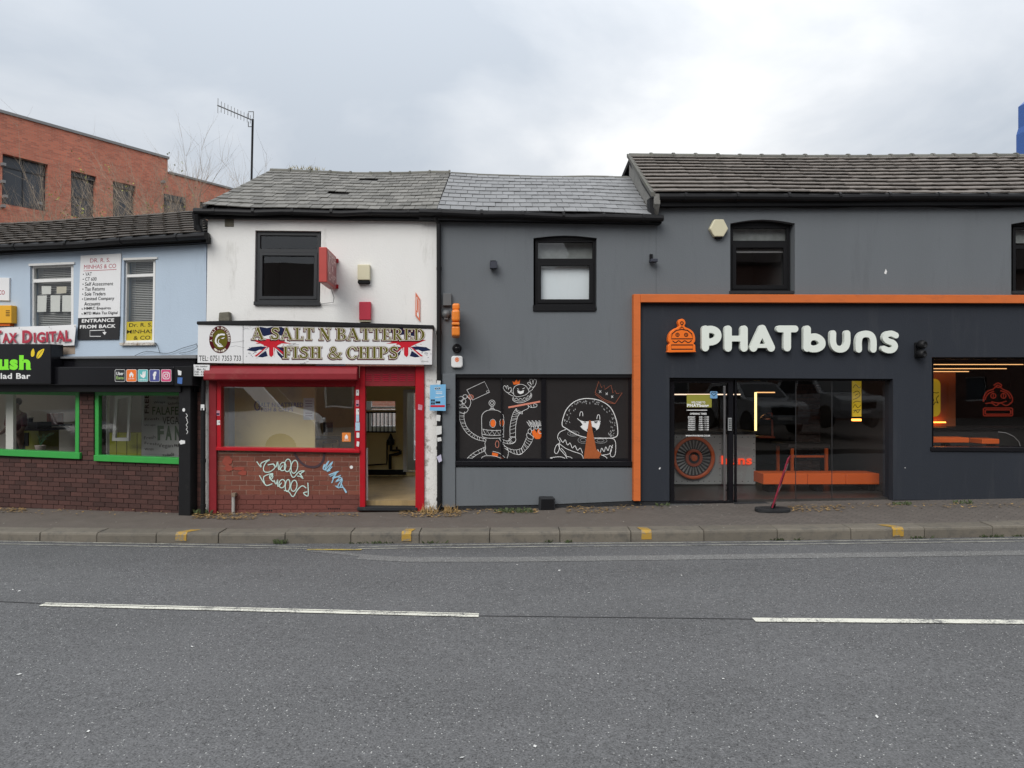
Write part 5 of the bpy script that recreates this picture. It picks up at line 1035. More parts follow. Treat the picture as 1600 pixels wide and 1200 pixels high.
# --- fish and chip fascia sign
pl = WP; ds = .20
t = thing('fascia_sign', 'long white fish and chips sign board above the red shopfront', 'sign', pl.P(490, 570, ds))
for q in ([(309.5, 507), (379.5, 507.5), (379.5, 568), (308.5, 567)], [(380.2, 507.5), (676, 513.5), (675, 570), (380.2, 568)]): MB().slab(pl, q, 0, ds).build('panel', M['sign_white'], t, bevel=.004)
z4 = lambda q: [(300 + x / 4, 480 + y / 4) for x, y in q]
rg = random.Random(3)
def splat(cx, cy, rx, ry, n=40, seed=1, lo=.45):
    r_ = random.Random(seed); return [(cx + rx * k * math.cos(a), cy + ry * k * math.sin(a)) for a, k in ((2 * math.pi * i / n, r_.uniform(lo, 1.0) if i % 2 else r_.uniform(lo * .8, lo * 1.3)) for i in range(n))]
for m_, cx in ((1, 495), (-1, 1340)):
    g = MB(.0001); gn = MB(.0001); gwt = MB(.0001)
    X = lambda q: z4([(cx + (x - 495) * m_, y) for x, y in q])
    gn.poly(pl, X([(408, 150), (425, 122), (470, 130), (505, 122), (560, 124), (606, 150), (560, 178), (500, 170), (450, 182)]), ds)
    gn.poly(pl, X([(340, 268), (372, 250), (430, 244), (478, 250), (462, 268), (420, 266), (395, 278), (360, 272)]), ds); gn.poly(pl, X([(520, 246), (572, 252), (582, 310), (560, 322), (536, 296)]), ds); gn.poly(pl, X([(405, 310), (462, 272), (474, 306), (440, 314)]), ds)
    for s in range(14): gn.poly(pl, X(splat(rg.uniform(340, 400), rg.uniform(250, 318), 7, 3, 8, s)), ds)
    g.poly(pl, X([(372, 205), (400, 204), (440, 212), (470, 200), (540, 200), (566, 214), (622, 228), (560, 226), (536, 238), (520, 262), (508, 300), (494, 312), (484, 300), (478, 250), (430, 228)]), ds)
    g.poly(pl, X([(390, 306), (466, 246), (476, 250), (404, 308)]), ds); g.poly(pl, X([(516, 250), (524, 244), (580, 288), (576, 300)]), ds)
    for s in range(22): g.poly(pl, X(splat(rg.uniform(400, 600), rg.gauss(215, 14), rg.uniform(5, 16), 3, 10, s + 40)), ds)
    for a, b_ in (((470, 252), (400, 318)), ((480, 252), (480, 310)), ((512, 252), (512, 310)), ((520, 258), (578, 310))): gwt.line(pl, X([a, b_]), 1.1, ds, False)
    gn.build('navy_flag_print', M['navy'], t); g.v = [v + pl.n * .0022 for v in g.v]; g.build('red_flag_print', M['flag_red'], t); gwt.v = [v + pl.n * .005 for v in gwt.v]; gwt.build('white_flag_print', M['white_print'], t)
ST = ('b', .1, 0, .28, 1); ful = (-1, -1, 3, 3)
SER = {
 'A': (.96, [('l', .10, 0, .43, 1, .085), ('l', .40, 1, .76, 0, .19), ('b', .2, .28, .62, .36), ('b', 0, 0, .26, .06), ('b', .54, 0, .96, .06)]),
 'S': (.66, [('p', [(.55, .80), (.44, .93), (.25, .92), (.14, .78), (.22, .61), (.42, .50), (.53, .34), (.48, .14), (.30, .07), (.14, .13), (.08, .26)], .15), ('b', .52, .72, .59, 1), ('b', .04, 0, .11, .30)]),
 'L': (.64, [ST, ('b', 0, .94, .38, 1), ('b', 0, 0, .62, .06), ('b', .55, 0, .62, .28)]),
 'T': (.70, [('b', .26, 0, .44, 1), ('b', 0, .93, .70, 1), ('b', 0, .72, .06, 1), ('b', .64, .72, .70, 1), ('b', .15, 0, .55, .06)]),
 'N': (.82, [('b', .11, 0, .18, 1), ('b', .64, 0, .71, 1), ('l', .13, 1, .68, 0, .20), ('b', 0, .94, .22, 1), ('b', 0, 0, .29, .06), ('b', .53, .94, .82, 1)]),
 'B': (.72, [ST, ('r', .34, .76, .31, .24, .17, .06, (.25, 0, 2, 2)), ('r', .36, .27, .35, .27, .18, .06, (.25, -1, 2, 2)), ('b', 0, 0, .38, .06), ('b', 0, .94, .36, 1), ('b', .2, .48, .4, .54)]),
 'E': (.66, [ST, ('b', 0, .94, .61, 1), ('b', 0, 0, .64, .06), ('b', .2, .48, .46, .54), ('b', .55, .74, .61, 1), ('b', .58, 0, .64, .27), ('b', .41, .38, .47, .64)]),
 'F': (.62, [ST, ('b', 0, .94, .60, 1), ('b', 0, 0, .39, .06), ('b', .2, .46, .46, .52), ('b', .54, .72, .60, 1), ('b', .41, .36, .47, .62)]),
 'R': (.80, [ST, ('r', .34, .74, .33, .26, .17, .06, (.25, 0, 2, 2)), ('l', .36, .5, .66, 0, .18), ('b', 0, 0, .38, .06), ('b', 0, .94, .36, 1), ('b', .54, 0, .80, .06), ('b', .2, .48, .4, .54)]),
 'D': (.80, [ST, ('r', .30, .5, .48, .5, .19, .06, (.25, -1, 2, 2)), ('b', 0, 0, .34, .06), ('b', 0, .94, .34, 1)]),
 'P': (.68, [ST, ('r', .34, .72, .34, .28, .18, .06, (.25, 0, 2, 2)), ('b', 0, 0, .39, .06), ('b', 0, .94, .36, 1)]),
 'I': (.40, [ST, ('b', 0, 0, .38, .06), ('b', 0, .94, .38, 1)]),
 'H': (.86, [ST, ('b', .56, 0, .74, 1), ('b', .2, .47, .6, .54), ('b', 0, 0, .38, .06), ('b', 0, .94, .38, 1), ('b', .46, 0, .84, .06), ('b', .46, .94, .84, 1)]),
 'C': (.74, [('r', .40, .5, .40, .51, .18, .07, ful), ('c', .50, .25, .95, .71), ('b', .62, .71, .68, .98)]),
 '&': (.90, [('p', [(.84, .46), (.74, .24), (.56, .06), (.28, .03), (.10, .20), (.18, .42), (.40, .56), (.52, .74), (.44, .93), (.30, .92), (.24, .74), (.36, .52), (.58, .26), (.84, .03)], .12), ('b', .66, .44, .94, .50), ('b', .72, 0, .94, .06)]),
}
def serif(text, x0, x1, yt, yb, ytr=None, ybr=None):
    ytr = ytr if ytr is not None else yt; ybr = ybr if ybr is not None else yb
    tot = sum(.34 if ch == ' ' else SER[ch][0] + .06 for ch in text); layers = []
    for lev, (ox, oy), mtn, dd in ((.0573, (-.030, -.045), 'maroon', .0062), (.0413, (0, 0), 'maroon', .0067), (.0233, (0, 0), 'gold', .0072), (-.0067, (0, 0), 'olive', .0077)):
        b_ = MB(); cur = 0
        for ch in text:
            if ch == ' ': cur += .34; continue
            wd, parts = SER[ch]; Ls = contour(parts, lev, (-.15, -.16, wd + .15, 1.16), .02)
            def mp(p):
                a = (cur + p[0] + ox) / tot; y = p[1] + oy; x = x0 + (x1 - x0) * a; top = yt + (ytr - yt) * a; bot = yb + (ybr - yb) * a; return (x, bot + (top - bot) * y)
            b_.loops(pl, [[mp(p) for p in L] for L in Ls], ds + dd - .0003 + .00012 * (int(cur * 7) % 2)); b_.k = 0; cur += wd + .06
        b_.build('lettering', M[mtn], t)
serif('A SALT N BATTERED', 393.5, 665, 511.5, 530.5, 513.5, 532); serif('FISH & CHIPS', 442, 624, 541.5, 560, 541.5, 560.5)
ov = MB(); ov.ell(pl, 343.8, 530.5, 17, 21.5, ds, 32); ovo = ov.build('oval_logo', M['maroon'], t)
ov = MB(); ov.k = 4; ov.ell(pl, 343.8, 530.5, 11.6, 15.6, ds, 28); ov.build('oval_centre', M['olive'], ovo)
fi = MB(); fi.k = 10; fi.line(pl, z4([(205, 172), (180, 170), (158, 184), (148, 205), (152, 225), (168, 236)]), 2.6, ds); fi.poly(pl, z4([(160, 232), (190, 240), (196, 246), (172, 250), (158, 243)]), ds); fi.poly(pl, z4([(150, 182), (165, 166), (178, 172), (160, 186)]), ds); fi.poly(pl, z4([(178, 196), (206, 186), (196, 198)]), ds); fi.line(pl, z4([(170, 200), (164, 214), (170, 226), (184, 234)]), 1.2, ds)
fi.build('fish_drawing', M['white_print'], ovo)
rt = MB(); rt.k = 10
def ringtext(txt, a0, a1, rx, ry, sz, flip=False):
    for i, ch in enumerate(txt):
        if ch == ' ': continue
        a = rad(a0 + (a1 - a0) * i / (len(txt) - 1)); cx, cy = 343.8 + rx * math.sin(a), 530.5 - ry * math.cos(a); u = (math.cos(a), math.sin(a)); v = (math.sin(a), -math.cos(a))
        if flip: u = (-u[0], -u[1]); v = (-v[0], -v[1])
        h = sz / 2; rt.text(pl, ch, [(cx - u[0] * h * .8 + v[0] * h, cy - u[1] * h * .8 + v[1] * h), (cx + u[0] * h * .8 + v[0] * h, cy + u[1] * h * .8 + v[1] * h), (cx + u[0] * h * .8 - v[0] * h, cy + u[1] * h * .8 - v[1] * h), (cx - u[0] * h * .8 - v[0] * h, cy - u[1] * h * .8 - v[1] * h)], ds, .02)
ringtext('A SALT N BATTERED', -95, 95, 14.2, 18.5, 3.6); ringtext('FISH & CHIPS', 215, 145, 14.2, 18.4, 3.0, True); rt.build('ring_lettering', M['gold'], ovo)
g = MB(); g.text(pl, 'TEL: 0751 7353 733', [(311, 555.5), (376.5, 555.5), (376.5, 563.8), (311, 564.2)], ds, .01); g.build('phone_number', M['black_print'], t)
g = MB(); r_ = random.Random(9)
for i in range(16):
    x, y = r_.uniform(320, 670), r_.choice((512, 567, 540)) + r_.uniform(-4, 3); q = [(x, y)]
    for k in range(3): q.append((q[-1][0] + r_.uniform(-6, 10), q[-1][1] + r_.uniform(-2.2, 2.2)))
    g.line(pl, q, .5, ds, False)
g.build('crack', M['grey_print'], t)
# --- projecting light box
b0 = pl.uz(526, 427)[0]; uu = pl.U(527); zt_, zb_ = pl.uz(526, 402)[1], pl.uz(526, 453)[1]
t = thing('projecting_sign', 'faded red light box sign sticking out beside the dark upper window', 'sign', pl.at(uu - .06, zb_, .35))
MB().bx(pl, uu - .12, uu - .004, .05, .84, zb_, zt_).build('box', mat('faded red casing', (.40, .045, .035), .45, .15, 5), t, bevel=.01)
pz = Pl(0, 0); pz.n = pl.T.copy(); pz.T = pl.n.copy()
fcm = MB().bx(pl, uu - .004, uu, .085, .80, zb_ + .035, zt_ - .035).build('face', mat('dark red sign face', (.22, .022, .03), .35), t)
g = MB()
def sidetext(txt, d0, d1, z0, z1):
    vs, fs, (a0, c0, a1, c1) = glyphs(txt, .02); g.add([pl.at(uu + .004, z0 + (y - c0) / (c1 - c0) * (z1 - z0), d1 + (x - a0) / (a1 - a0) * (d0 - d1)) for x, y in vs], fs)
zm = (zt_ + zb_) / 2; sidetext('FISH', .14, .72, zm + .07, zm + .19); sidetext('&', .36, .50, zm - .045, zm + .035); sidetext('CHIPS', .13, .75, zm - .20, zm - .08); g.build('lettering', mat('faded pink print', (.60, .36, .35), .5), fcm)
for z in (zt_ - .06, zb_ + .05): MB().bx(pl, uu - .09, uu + .02, 0, .05, z - .03, z + .03).build('bracket', M['red'], t)
MB().tube([pl.at(uu - .05, zb_, .3), pl.at(uu - .02, zb_ - .14, .18), pl.at(uu - .05, zb_ - .20, .05), pl.P(500, 475, .02)], .006, 5).build('cable', M['grey_print'], t)
# --- alarm boxes and plate
M['cream_plastic'] = mat('cream plastic', (.58, .54, .38), .4, .05)
t = thing('alarm_box', 'cream alarm box with dark bottom strip on the white wall', 'alarm', pl.P(568, 443, 0)); MB().rect(pl, 558.5, 413, 578, 437.5, 0, .09).build('cover', M['cream_plastic'], t, bevel=.012, seg=2); MB().rect(pl, 558.8, 437.8, 577.6, 443, 0, .08).build('strobe', M['black'], t, bevel=.01)
t = thing('alarm_box', 'plain red alarm box above the white fish and chips sign', 'alarm', pl.P(570, 503, 0)); MB().slab(pl, [(561, 471.5), (579.5, 471.5), (579, 500), (561, 500)], 0, .10).build('cover', mat('red plastic', (.46, .025, .05), .4), t, bevel=.008); MB().rect(pl, 561.3, 500.2, 578.7, 502.5, 0, .08).build('base_strip', M['cream_plastic'], t)
uu = pl.U(649); za, zb_ = pl.uz(649, 457)[1], pl.uz(656, 502)[1]
t = thing('projecting_sign', 'thin orange and white plate sign hanging near the right edge of the white wall', 'sign', pl.P(653, 500, .05))
MB().slab(pl, [(649.3, 456.5), (656.3, 467), (656.3, 502.5), (649, 493.5)], .0, .02).build('plate', mat('orange plate', (.60, .16, .08), .5), t)
g = MB(); g.line(pl, [(651, 464), (654.8, 470), (654.5, 490), (651, 484)], .8, .021, False, True); g.poly(pl, [(651.5, 487), (654.6, 491), (654.5, 497), (651.3, 492)], .021); g.build('white_marks', M['white_print'], t)
# --- pipes
t = thing('downpipe', 'black downpipe between the white chip shop and the grey shop', 'pipe', pl.P(686, 800, .05)); p = MB()
p.tube([pl.P(679, 338, .16), pl.P(685.5, 350, .07), pl.P(686.3, 803, .07)], .036, 10); p.build('pipe', M['pipe'], t)
for y in (420, 520, 596, 700, 780): MB().tube([pl.P(686, y - 2.5, .07), pl.P(686, y + 2.5, .07)], .043, 10).build('collar', M['pipe'], t)
t = thing('downpipe', 'black downpipe between the brown brick front and the red shopfront', 'pipe', LP.P(317, 800, .1)); MB().tube([pl.P(317.6, 575, .10), pl.P(317.3, 806, .10)], .036, 10).build('pipe', M['pipe'], t)
for y in (640, 720, 790): MB().tube([pl.P(317.4, y - 2.5, .1), pl.P(317.4, y + 2.5, .1)], .043, 10).build('collar', M['pipe'], t)
t = thing('downpipe', 'short black rainwater hopper and elbow under the left gutter end', 'pipe', LP.P(312, 380, .1)); MB().tube([pl.P(306, 334, .16), pl.P(308, 352, .12), pl.P(314, 366, .1), pl.P(321, 374, .1)], .05, 8).build('elbow', M['pipe'], t); MB().rect(pl, 302, 336, 312, 358, 0, .14).build('hopper', M['pipe'], t, bevel=.015); MB().rect(pl, 311, 362, 325, 378, 0, .12).build('joint', M['pipe'], t, bevel=.02)
# --- no loading plate
t = thing('road_sign', 'small white no loading plate on the black pipe beside the red shopfront', 'sign', pl.P(315, 588, .15)); MB().slab(pl, [(302.5, 569.5), (327.5, 570), (327, 588), (302, 587.5)], .22, .235).build('plate', M['sign_white'], t)
g = MB()
for i, s_ in enumerate(('No loading', 'Mon - Fri', '7.00 - 9.30 am', '4.00 - 6.30 pm')): g.trect(pl, s_, (306, 308, 304, 304)[i], 571.3 + i * 4.1, (324, 321, 326, 326)[i], 574.4 + i * 4.1, .2355, .02)
g.build('lettering', M['black_print'], t)
MB().rect(pl, 313, 643, 319.5, 651, .13, .14).build('sticker', M['sign_white']) if False else None
def sticker(q, mt, lb, pl_, d, grp=None, th=.003): return tag(MB().slab(pl_, q, d, d + th).build('sticker', mt), lb, 'sticker', grp)
rc = lambda x0, y0, x1, y1: [(x0, y0), (x1, y0), (x1, y1), (x0, y1)]
M['st_w'] = mat('white sticker', (.66, .66, .65), .5, .08); M['st_p'] = mat('pink grey sticker', (.50, .22, .27), .5, .6, 30); M['st_b'] = mat('pale blue sticker', (.36, .53, .64), .5, .3, 25)
sticker(rc(313.5, 632, 319.3, 641), M['st_w'], 'white sticker on the black pipe left of the red shopfront', pl, .137)
J = .036; SG = 'stickers on the red window jambs'
def marks(o, pl_, pts, d, mt='black_print', r=.8):
    b_ = MB()
    for x, y in pts: b_.ell(pl_, x, y, r, r, d, 8)
    b_.build('print', M[mt], o)
for q, m_, lb, mk in ((rc(556.3, 609, 560.8, 618), 'st_w', 'white sticker with a dark dot at the top of the right window jamb', [(558.4, 612.5)]), (rc(556, 625, 561, 635), 'st_p', 'pink and grey sticker second from the top on the right window jamb', []), (rc(556.3, 638.5, 561, 648), 'st_w', 'white sticker with a black mark third down on the right window jamb', [(559.8, 642)]), (rc(556.2, 648.4, 561, 659), 'st_b', 'blue and white sticker fourth down on the right window jamb', []), (rc(555.4, 660, 562, 673), 'st_b', 'widest pale blue sticker on the right window jamb', []), (rc(557, 676, 561.5, 684), 'st_w', 'plain white sticker second from the bottom on the right window jamb', []), (rc(557, 690, 561, 698), 'st_w', 'tilted white sticker at the bottom of the right window jamb', []), (rc(337.6, 641.5, 343.4, 649.5), 'st_p', 'pink and grey sticker on the left window jamb', []), (rc(339, 656.5, 343.8, 664), 'st_w', 'white sticker with a dark dot on the left window jamb', [(342.4, 659.5)])):
    if 'tilted' in lb: q = [(557.6, 689.4), (561.6, 690.4), (560.6, 698), (556.8, 697)]
    o = sticker(q, M[m_], lb, pl, J, SG)
    if mk: marks(o, pl, mk, J + .004, r=.9)
    elif m_ == 'st_p': g = MB(); g.rect(pl, q[0][0] + .6, q[2][1] - 4, q[1][0] - .6, q[2][1] - 1.2, J + .003, J + .004); g.build('print', M['navy'], o)
sticker([(653.5, 631.5), (660, 633), (659.4, 641), (653, 640)], M['st_p'], 'tilted pink and blue sticker on the right door post', pl, .051)
o = sticker(rc(534.5, 676, 548, 690), mat('orange sticker', (.66, .20, .03), .5, .04), 'orange house sticker in the lower right corner of the chip shop window', pl, -.048)
g = MB(); g.poly(pl, [(538.6, 682), (541.2, 678.6), (543.8, 682), (543.6, 685.6), (538.8, 685.6)], -.044); g.trect(pl, 'JUST EAT', 537.6, 686.6, 545, 688.6, -.044, .03); g.build('print', M['white_print'], o)
# --- blue poster on the pipe
t = thing('poster', 'light blue event poster tied to the black downpipe', 'poster', pl.P(685, 644, .12))
MB().slab(pl, [(672, 601.5), (696.5, 600.5), (696.5, 642), (671.5, 641.5)], .125, .130).build('sheet', mat('blue poster', (.17, .42, .66), .5, .12, 6), t)
g = MB(); dp = .1305; g.trect(pl, '07', 679, 605, 689, 609.5, dp, .05); 
for y in (612, 614.5): g.rect(pl, 681, y, 691, y + .9, dp, dp + .0005)
g.line(pl, [(680, 620.8), (688, 620.4), (694, 619)], .8, dp); g.build('white_print', M['white_print'], t)
g = MB(); g.trect(pl, '07', 679.5, 605.6, 688.6, 608.8, dp + .001, .02)
for x, y in ((673.5, 624), (676.8, 624), (673.5, 628.6), (676.8, 628.6)): g.rect(pl, x, y, x + 2.6, y + 3.4, dp, dp + .0005)
g.rect(pl, 680.5, 627, 688, 630.5, dp, dp + .0005); g.build('dark_print', M['black_print'], t); g = MB(); g.rect(pl, 672.6, 633, 695, 636.2, dp, dp + .0006); g.build('red_print', M['flag_red'], t)
M['tie'] = mat('white paper', (.60, .60, .58), .7, .1, 20)
MB().slab(pl, [(682.5, 594.5), (688.5, 595), (688, 601), (682.5, 601)], .118, .122).build('label_tag', M['tie'], t)
ct = MB()
for y in (607, 631): ct.tube([pl.P(688, y, .12), pl.P(698, y + 1.6, .10), pl.P(703, y + 1.2, .08)], .006, 5)
ct.build('cable_tie', M['black'], t)
for i, (q, lb) in enumerate((([(682, 648), (688.5, 648.8), (687.5, 658), (681.5, 657.5)], 'topmost torn paper stuck on the black downpipe below the blue poster'), ([(682, 666), (690, 665.5), (690, 678), (682, 680)], 'largest white paper stuck on the black downpipe below the blue poster'), ([(683, 684), (689, 683), (690, 689), (683.5, 690)], 'small greyish paper low on the black downpipe below the blue poster'), ([(682, 714), (689, 710), (690.5, 720), (686, 723)], 'crumpled lilac paper lowest on the black downpipe'))):
    tag(MB().slab(pl, q, .108, .116).build('torn_paper', M['tie'] if i < 3 else mat('lilac paper', (.48, .46, .58), .8, .3, 30)), lb, 'paper', 'papers stuck on the black downpipe')
t = thing('stub_pipe', 'short grey metal pipe standing at the foot of the brick stall riser', 'pipe', pl.P(364.5, 808, .12)); MB().tube([pl.P(364.6, 772, .06), pl.P(364.5, 809, .06)], .026, 8).build('pipe', mat('dull metal', (.34, .33, .31), .5, .3, 14), t); MB().rect(pl, 361.5, 771, 367, 776, .0, .095).build('clip', mat('rusty clip', (.20, .15, .11), .8), t)
# ================================================================== grey shop fittings
pl = CP
M['grey_box'] = mat('grey plastic', (.10, .105, .108), .5, .08)
tag(MB().rect(pl, 692, 458, 705.5, 477.5, 0, .07).build('junction_box', M['grey_box'], bevel=.008), 'square grey junction box high beside the black downpipe', 'box')
t = thing('wall_lamp', 'small round grey lamp below the square grey junction box', 'lamp', pl.P(697, 499, 0)); MB().lathe([(.07, 0), (.075, .03), (.05, .07), (.001, .085)], pl.P(697, 491, 0), pl.n, 14).build('cover', M['grey_box'], t, smooth=True); MB().rect(pl, 694, 495, 700, 499, 0, .05).build('bracket', M['grey_box'], t)
M['orange_plastic'] = mat('orange plastic', (.70, .20, .022), .35, .05)
uu = pl.U(706.8); t = thing('projecting_sign', 'orange burger shaped sign sticking out edge on from the grey wall', 'sign', pl.at(uu + .06, pl.uz(712, 530)[1], .25))
un = pl.uz
def ez(y): return CZ - (y - 600) / F * 11.05
pf = [(.10, 475), (.46, 475), (.52, 480), (.52, 485)]
sl_ = MB().bx(pl, uu, uu + .115, .12, .42, ez(485.5), ez(475)).build('finial', M['orange_plastic'], t, bevel=.03, seg=3)
MB().bx(pl, uu - .01, uu + .115, .06, .58, ez(505), ez(486)).build('bun', M['orange_plastic'], t, bevel=.04, seg=3); MB().bx(pl, uu - .01, uu + .110, .04, .60, ez(510.5), ez(506)).build('filling', M['orange_plastic'], t, bevel=.015, seg=2); MB().bx(pl, uu - .01, uu + .115, .06, .58, ez(527), ez(511.5)).build('base', M['orange_plastic'], t, bevel=.03, seg=3); MB().bx(pl, uu + .02, uu + .08, 0, .06, ez(520), ez(490)).build('bracket', M['black'], t)
t = thing('security_camera', 'black dome camera between the orange sign and the white rounded box', 'camera', pl.P(714, 551, 0)); MB().lathe([(.075, 0), (.075, .05), (.06, .06)], pl.P(714, 544.5, 0), pl.n, 18).build('housing', M['black'], t); MB().lathe([(.055, .0), (.05, .035), (.03, .055), (.001, .062)], pl.P(714, 544.5, .06), pl.n, 16).build('dome', M['blackgloss'], t, smooth=True); MB().rect(pl, 711, 540, 717, 543, 0, .12).build('hood', M['black'], t, bevel=.01)
t = thing('alarm_box', 'white rounded alarm box with an orange flame mark on the grey wall', 'alarm', pl.P(714, 575, 0)); MB().slab(pl, rr4(705, 556, 723, 574.5, 4), 0, .07).build('cover', M['white_print'], t, bevel=.015, seg=2)
g = MB(); g.ring(pl, 714, 562, 2.8, 3.2, 1.1, .0705); g.poly(pl, [(712, 562), (714.5, 558.5), (716, 563), (714, 564.6)], .0705); g.build('flame_mark', M['orange_print'], t)
for x0, y0, lb in ((766, 408, 'small dark cube wall light left of the grey shop upper window'), (1017, 398, 'small dark cube wall light near the end of the lower gutter')):
    t = thing('wall_light', lb, 'light', pl.P(x0 + 5, y0 + 11, 0)); MB().rect(pl, x0, y0 + (0 if x0 < 900 else 6), x0 + 11, y0 + 11, .03, .15).build('body', mat('dark blue grey metal', (.025, .028, .042), .5), t, bevel=.006); MB().rect(pl, x0 - (0 if x0 < 900 else 1.5), y0 - 1, x0 + (9 if x0 < 900 else 3), y0 + 11, 0, .03).build('back_plate', M['black'], t)
t = thing('vent_box', 'black box standing on the pavement against the grey stall riser', 'box', pl.P(856, 801, .1)); MB().slab(pl, [(844, 778), (867, 778), (868, 801), (843, 801)], .0, .20).build('box', M['plinth'], t, bevel=.012); MB().slab(pl, [(846, 780.5), (865, 780.5), (866, 797), (845, 797)], .2, .206).build('front_plate', M['black'], t)
# --- letters and burger logo on the charcoal fascia
M['letter'] = mat('white acrylic letter', (.70, .74, .68), .35, .03); M['letter_side'] = M['letter']
sg = thing('shop_sign', 'big rounded white 3D shop name letters on the charcoal fascia', 'sign', pl.P(1250, 551, .03))
TH = .275
PHAT = [('P', 1096.5, 1127.5, 508.5, 549, .82, [('s', [(.18, .18), (.18, .82)], TH), ('p', [(.18, .80), (.42, .82), (.60, .74), (.66, .60), (.60, .46), (.42, .38), (.18, .38)], TH * .92)]),
        ('H', 1132, 1168.5, 508.5, 549.5, .95, [('s', [(.18, .18), (.18, .82)], TH), ('s', [(.77, .18), (.77, .82)], TH), ('s', [(.18, .5), (.77, .5)], TH * .72)]),
        ('A', 1171.5, 1211, 507.5, 549.5, 1.0, [('s', [(.18, .18), (.5, .82)], TH), ('s', [(.5, .82), (.82, .18)], TH), ('s', [(.30, .24), (.70, .24)], TH * .5)]),
        ('T', 1213, 1247.5, 508.5, 549, .9, [('s', [(.16, .84), (.74, .84)], TH * .88), ('s', [(.45, .18), (.45, .8)], TH)]),
        ('b', 1255.5, 1290, 508.5, 550.5, .9, [('s', [(.18, .18), (.18, .83)], TH * .95), ('p', [(.18, .40), (.30, .54), (.50, .56), (.68, .44), (.70, .27), (.55, .16), (.34, .15), (.2, .22)], TH * .86)]),
        ('u', 1297, 1329, 516, 551, 1.0, [('p', [(.18, .82), (.18, .45), (.28, .24), (.5, .17), (.72, .24), (.82, .45), (.82, .82)], TH)]),
        ('n', 1337, 1370, 516.5, 551, 1.0, [('p', [(.18, .18), (.18, .55), (.28, .76), (.5, .83), (.72, .76), (.82, .55), (.82, .18)], TH)]),
        ('s', 1377, 1404.5, 516.5, 552, .86, [('p', [(.70, .76), (.50, .84), (.28, .80), (.20, .66), (.32, .54), (.56, .46), (.66, .32), (.56, .18), (.34, .15), (.14, .22)], TH * .88)])]
for ch, x0, x1, y0, y1, aw, parts in PHAT:
    Ls = contour(parts, 0, (-.1, -.1, 1.2, 1.2), .022); ax = [p[0] for L_ in Ls for p in L_]; ay = [p[1] for L_ in Ls for p in L_]; lx, hx, ly, hy = min(ax), max(ax), min(ay), max(ay)
    L3 = [[pl.P(x0 + (p[0] - lx) / (hx - lx) * (x1 - x0), y1 + (p[1] - ly) / (hy - ly) * (y0 - y1), .125) for p in L_] for L_ in Ls]
    MB().wall3(L3, pl, .07).build('letter', M['letter'], sg, bevel=.005, seg=2)
lg = thing('logo_sign', 'orange burger shaped logo sign beside the white shop letters', 'sign', pl.P(1065, 550, .03))
zz = lambda q: [(980 + x / 3.333, 440 + y / 3.333) for x, y in q]
outl = [(218, 368), (213, 362), (213, 336), (217, 328), (223, 322), (216, 314), (214, 302), (217, 280), (228, 260), (246, 246), (264, 238), (270, 230), (266, 218), (268, 204), (277, 195), (292, 195), (302, 204), (304, 218), (299, 230), (305, 238), (326, 247), (344, 262), (353, 282), (355, 302), (353, 314), (346, 322), (352, 328), (356, 336), (356, 362), (351, 368)]
MB().slab(pl, crom(zz(outl), 2, True), .05, .15).build('body', mat('orange sign face', (.80, .16, .012), .4, .04), lg, bevel=.008)
g = MB(); dl = .1505
for q, c in (([(230, 298), (234, 272), (256, 254), (284, 249), (314, 254), (336, 272), (342, 298)], True), ([(230, 330), (342, 330), (342, 352), (230, 352)], True)): g.line(pl, zz(q), 1.7, dl, False, c)
g.line(pl, zz([(236, 308), (252, 318), (268, 308), (284, 318), (300, 308), (318, 318), (336, 306)]), 1.5, dl)
for cx in (262, 307): g.ring(pl, 980 + cx / 3.333, 440 + 277 / 3.333, 2.7, 2.7, 1.1, dl); g.line(pl, zz([(cx, 268), (cx, 286)]), .7, dl); g.line(pl, zz([(cx - 9, 277), (cx + 9, 277)]), .7, dl)
g.ring(pl, 980 + 285 / 3.333, 440 + 216 / 3.333, 2.2, 2.2, 1.3, dl); g.line(pl, zz([(285, 224), (285, 240)]), .9, dl); g.line(pl, zz([(274, 249), (278, 240), (292, 240), (296, 249)]), .9, dl); g.build('line_drawing', M['black_print'], lg)
# --- twin camera / floodlight, hexagon alarm
t = thing('security_camera', 'black twin ball camera right of the white shop letters', 'camera', pl.P(1438, 560, .03)); MB().rect(pl, 1430, 535, 1440, 559, .03, .06).build('back_plate', M['black'], t, bevel=.006)
for y, dx in ((538.5, 2), (553, 1)):
    MB().lathe([(.001, -.07), (.05, -.055), (.075, 0), (.072, .05), (.055, .08), (.04, .082), (.035, .07)], pl.P(1437 + dx, y, .13), pl.n + pl.T * .35, 16).build('head', M['pipe'], t, smooth=True)
hx = [(1109, 357), (1116.5, 342.5), (1131, 342.5), (1138.3, 357), (1131, 369.5), (1116.5, 369.5)]
t = thing('alarm_box', 'cream hexagon alarm box left of the arched upper window', 'alarm', pl.P(1124, 372, 0)); MB().slab(pl, hx, 0, .09).build('cover', M['cream_plastic'], t, bevel=.014, seg=2); MB().rect(pl, 1119, 368, 1129, 372.5, 0, .07).build('strobe', M['black'], t, bevel=.008)
g = MB(); g.k = 1; g.poly(pl, [(1381.5, 427), (1384, 420), (1386, 424), (1384.6, 428.5)], .001); g.build('paint_chip', M['white_print'], Rb)
g = MB(); g.poly(pl, [(1029, 733), (1031, 730), (1032.4, 731), (1031, 733.6)], .031); g.poly(pl, [(1413, 731), (1414.6, 730.2), (1415, 731.6)], .031); g.build('paint_chip', M['white_print'], Rb)
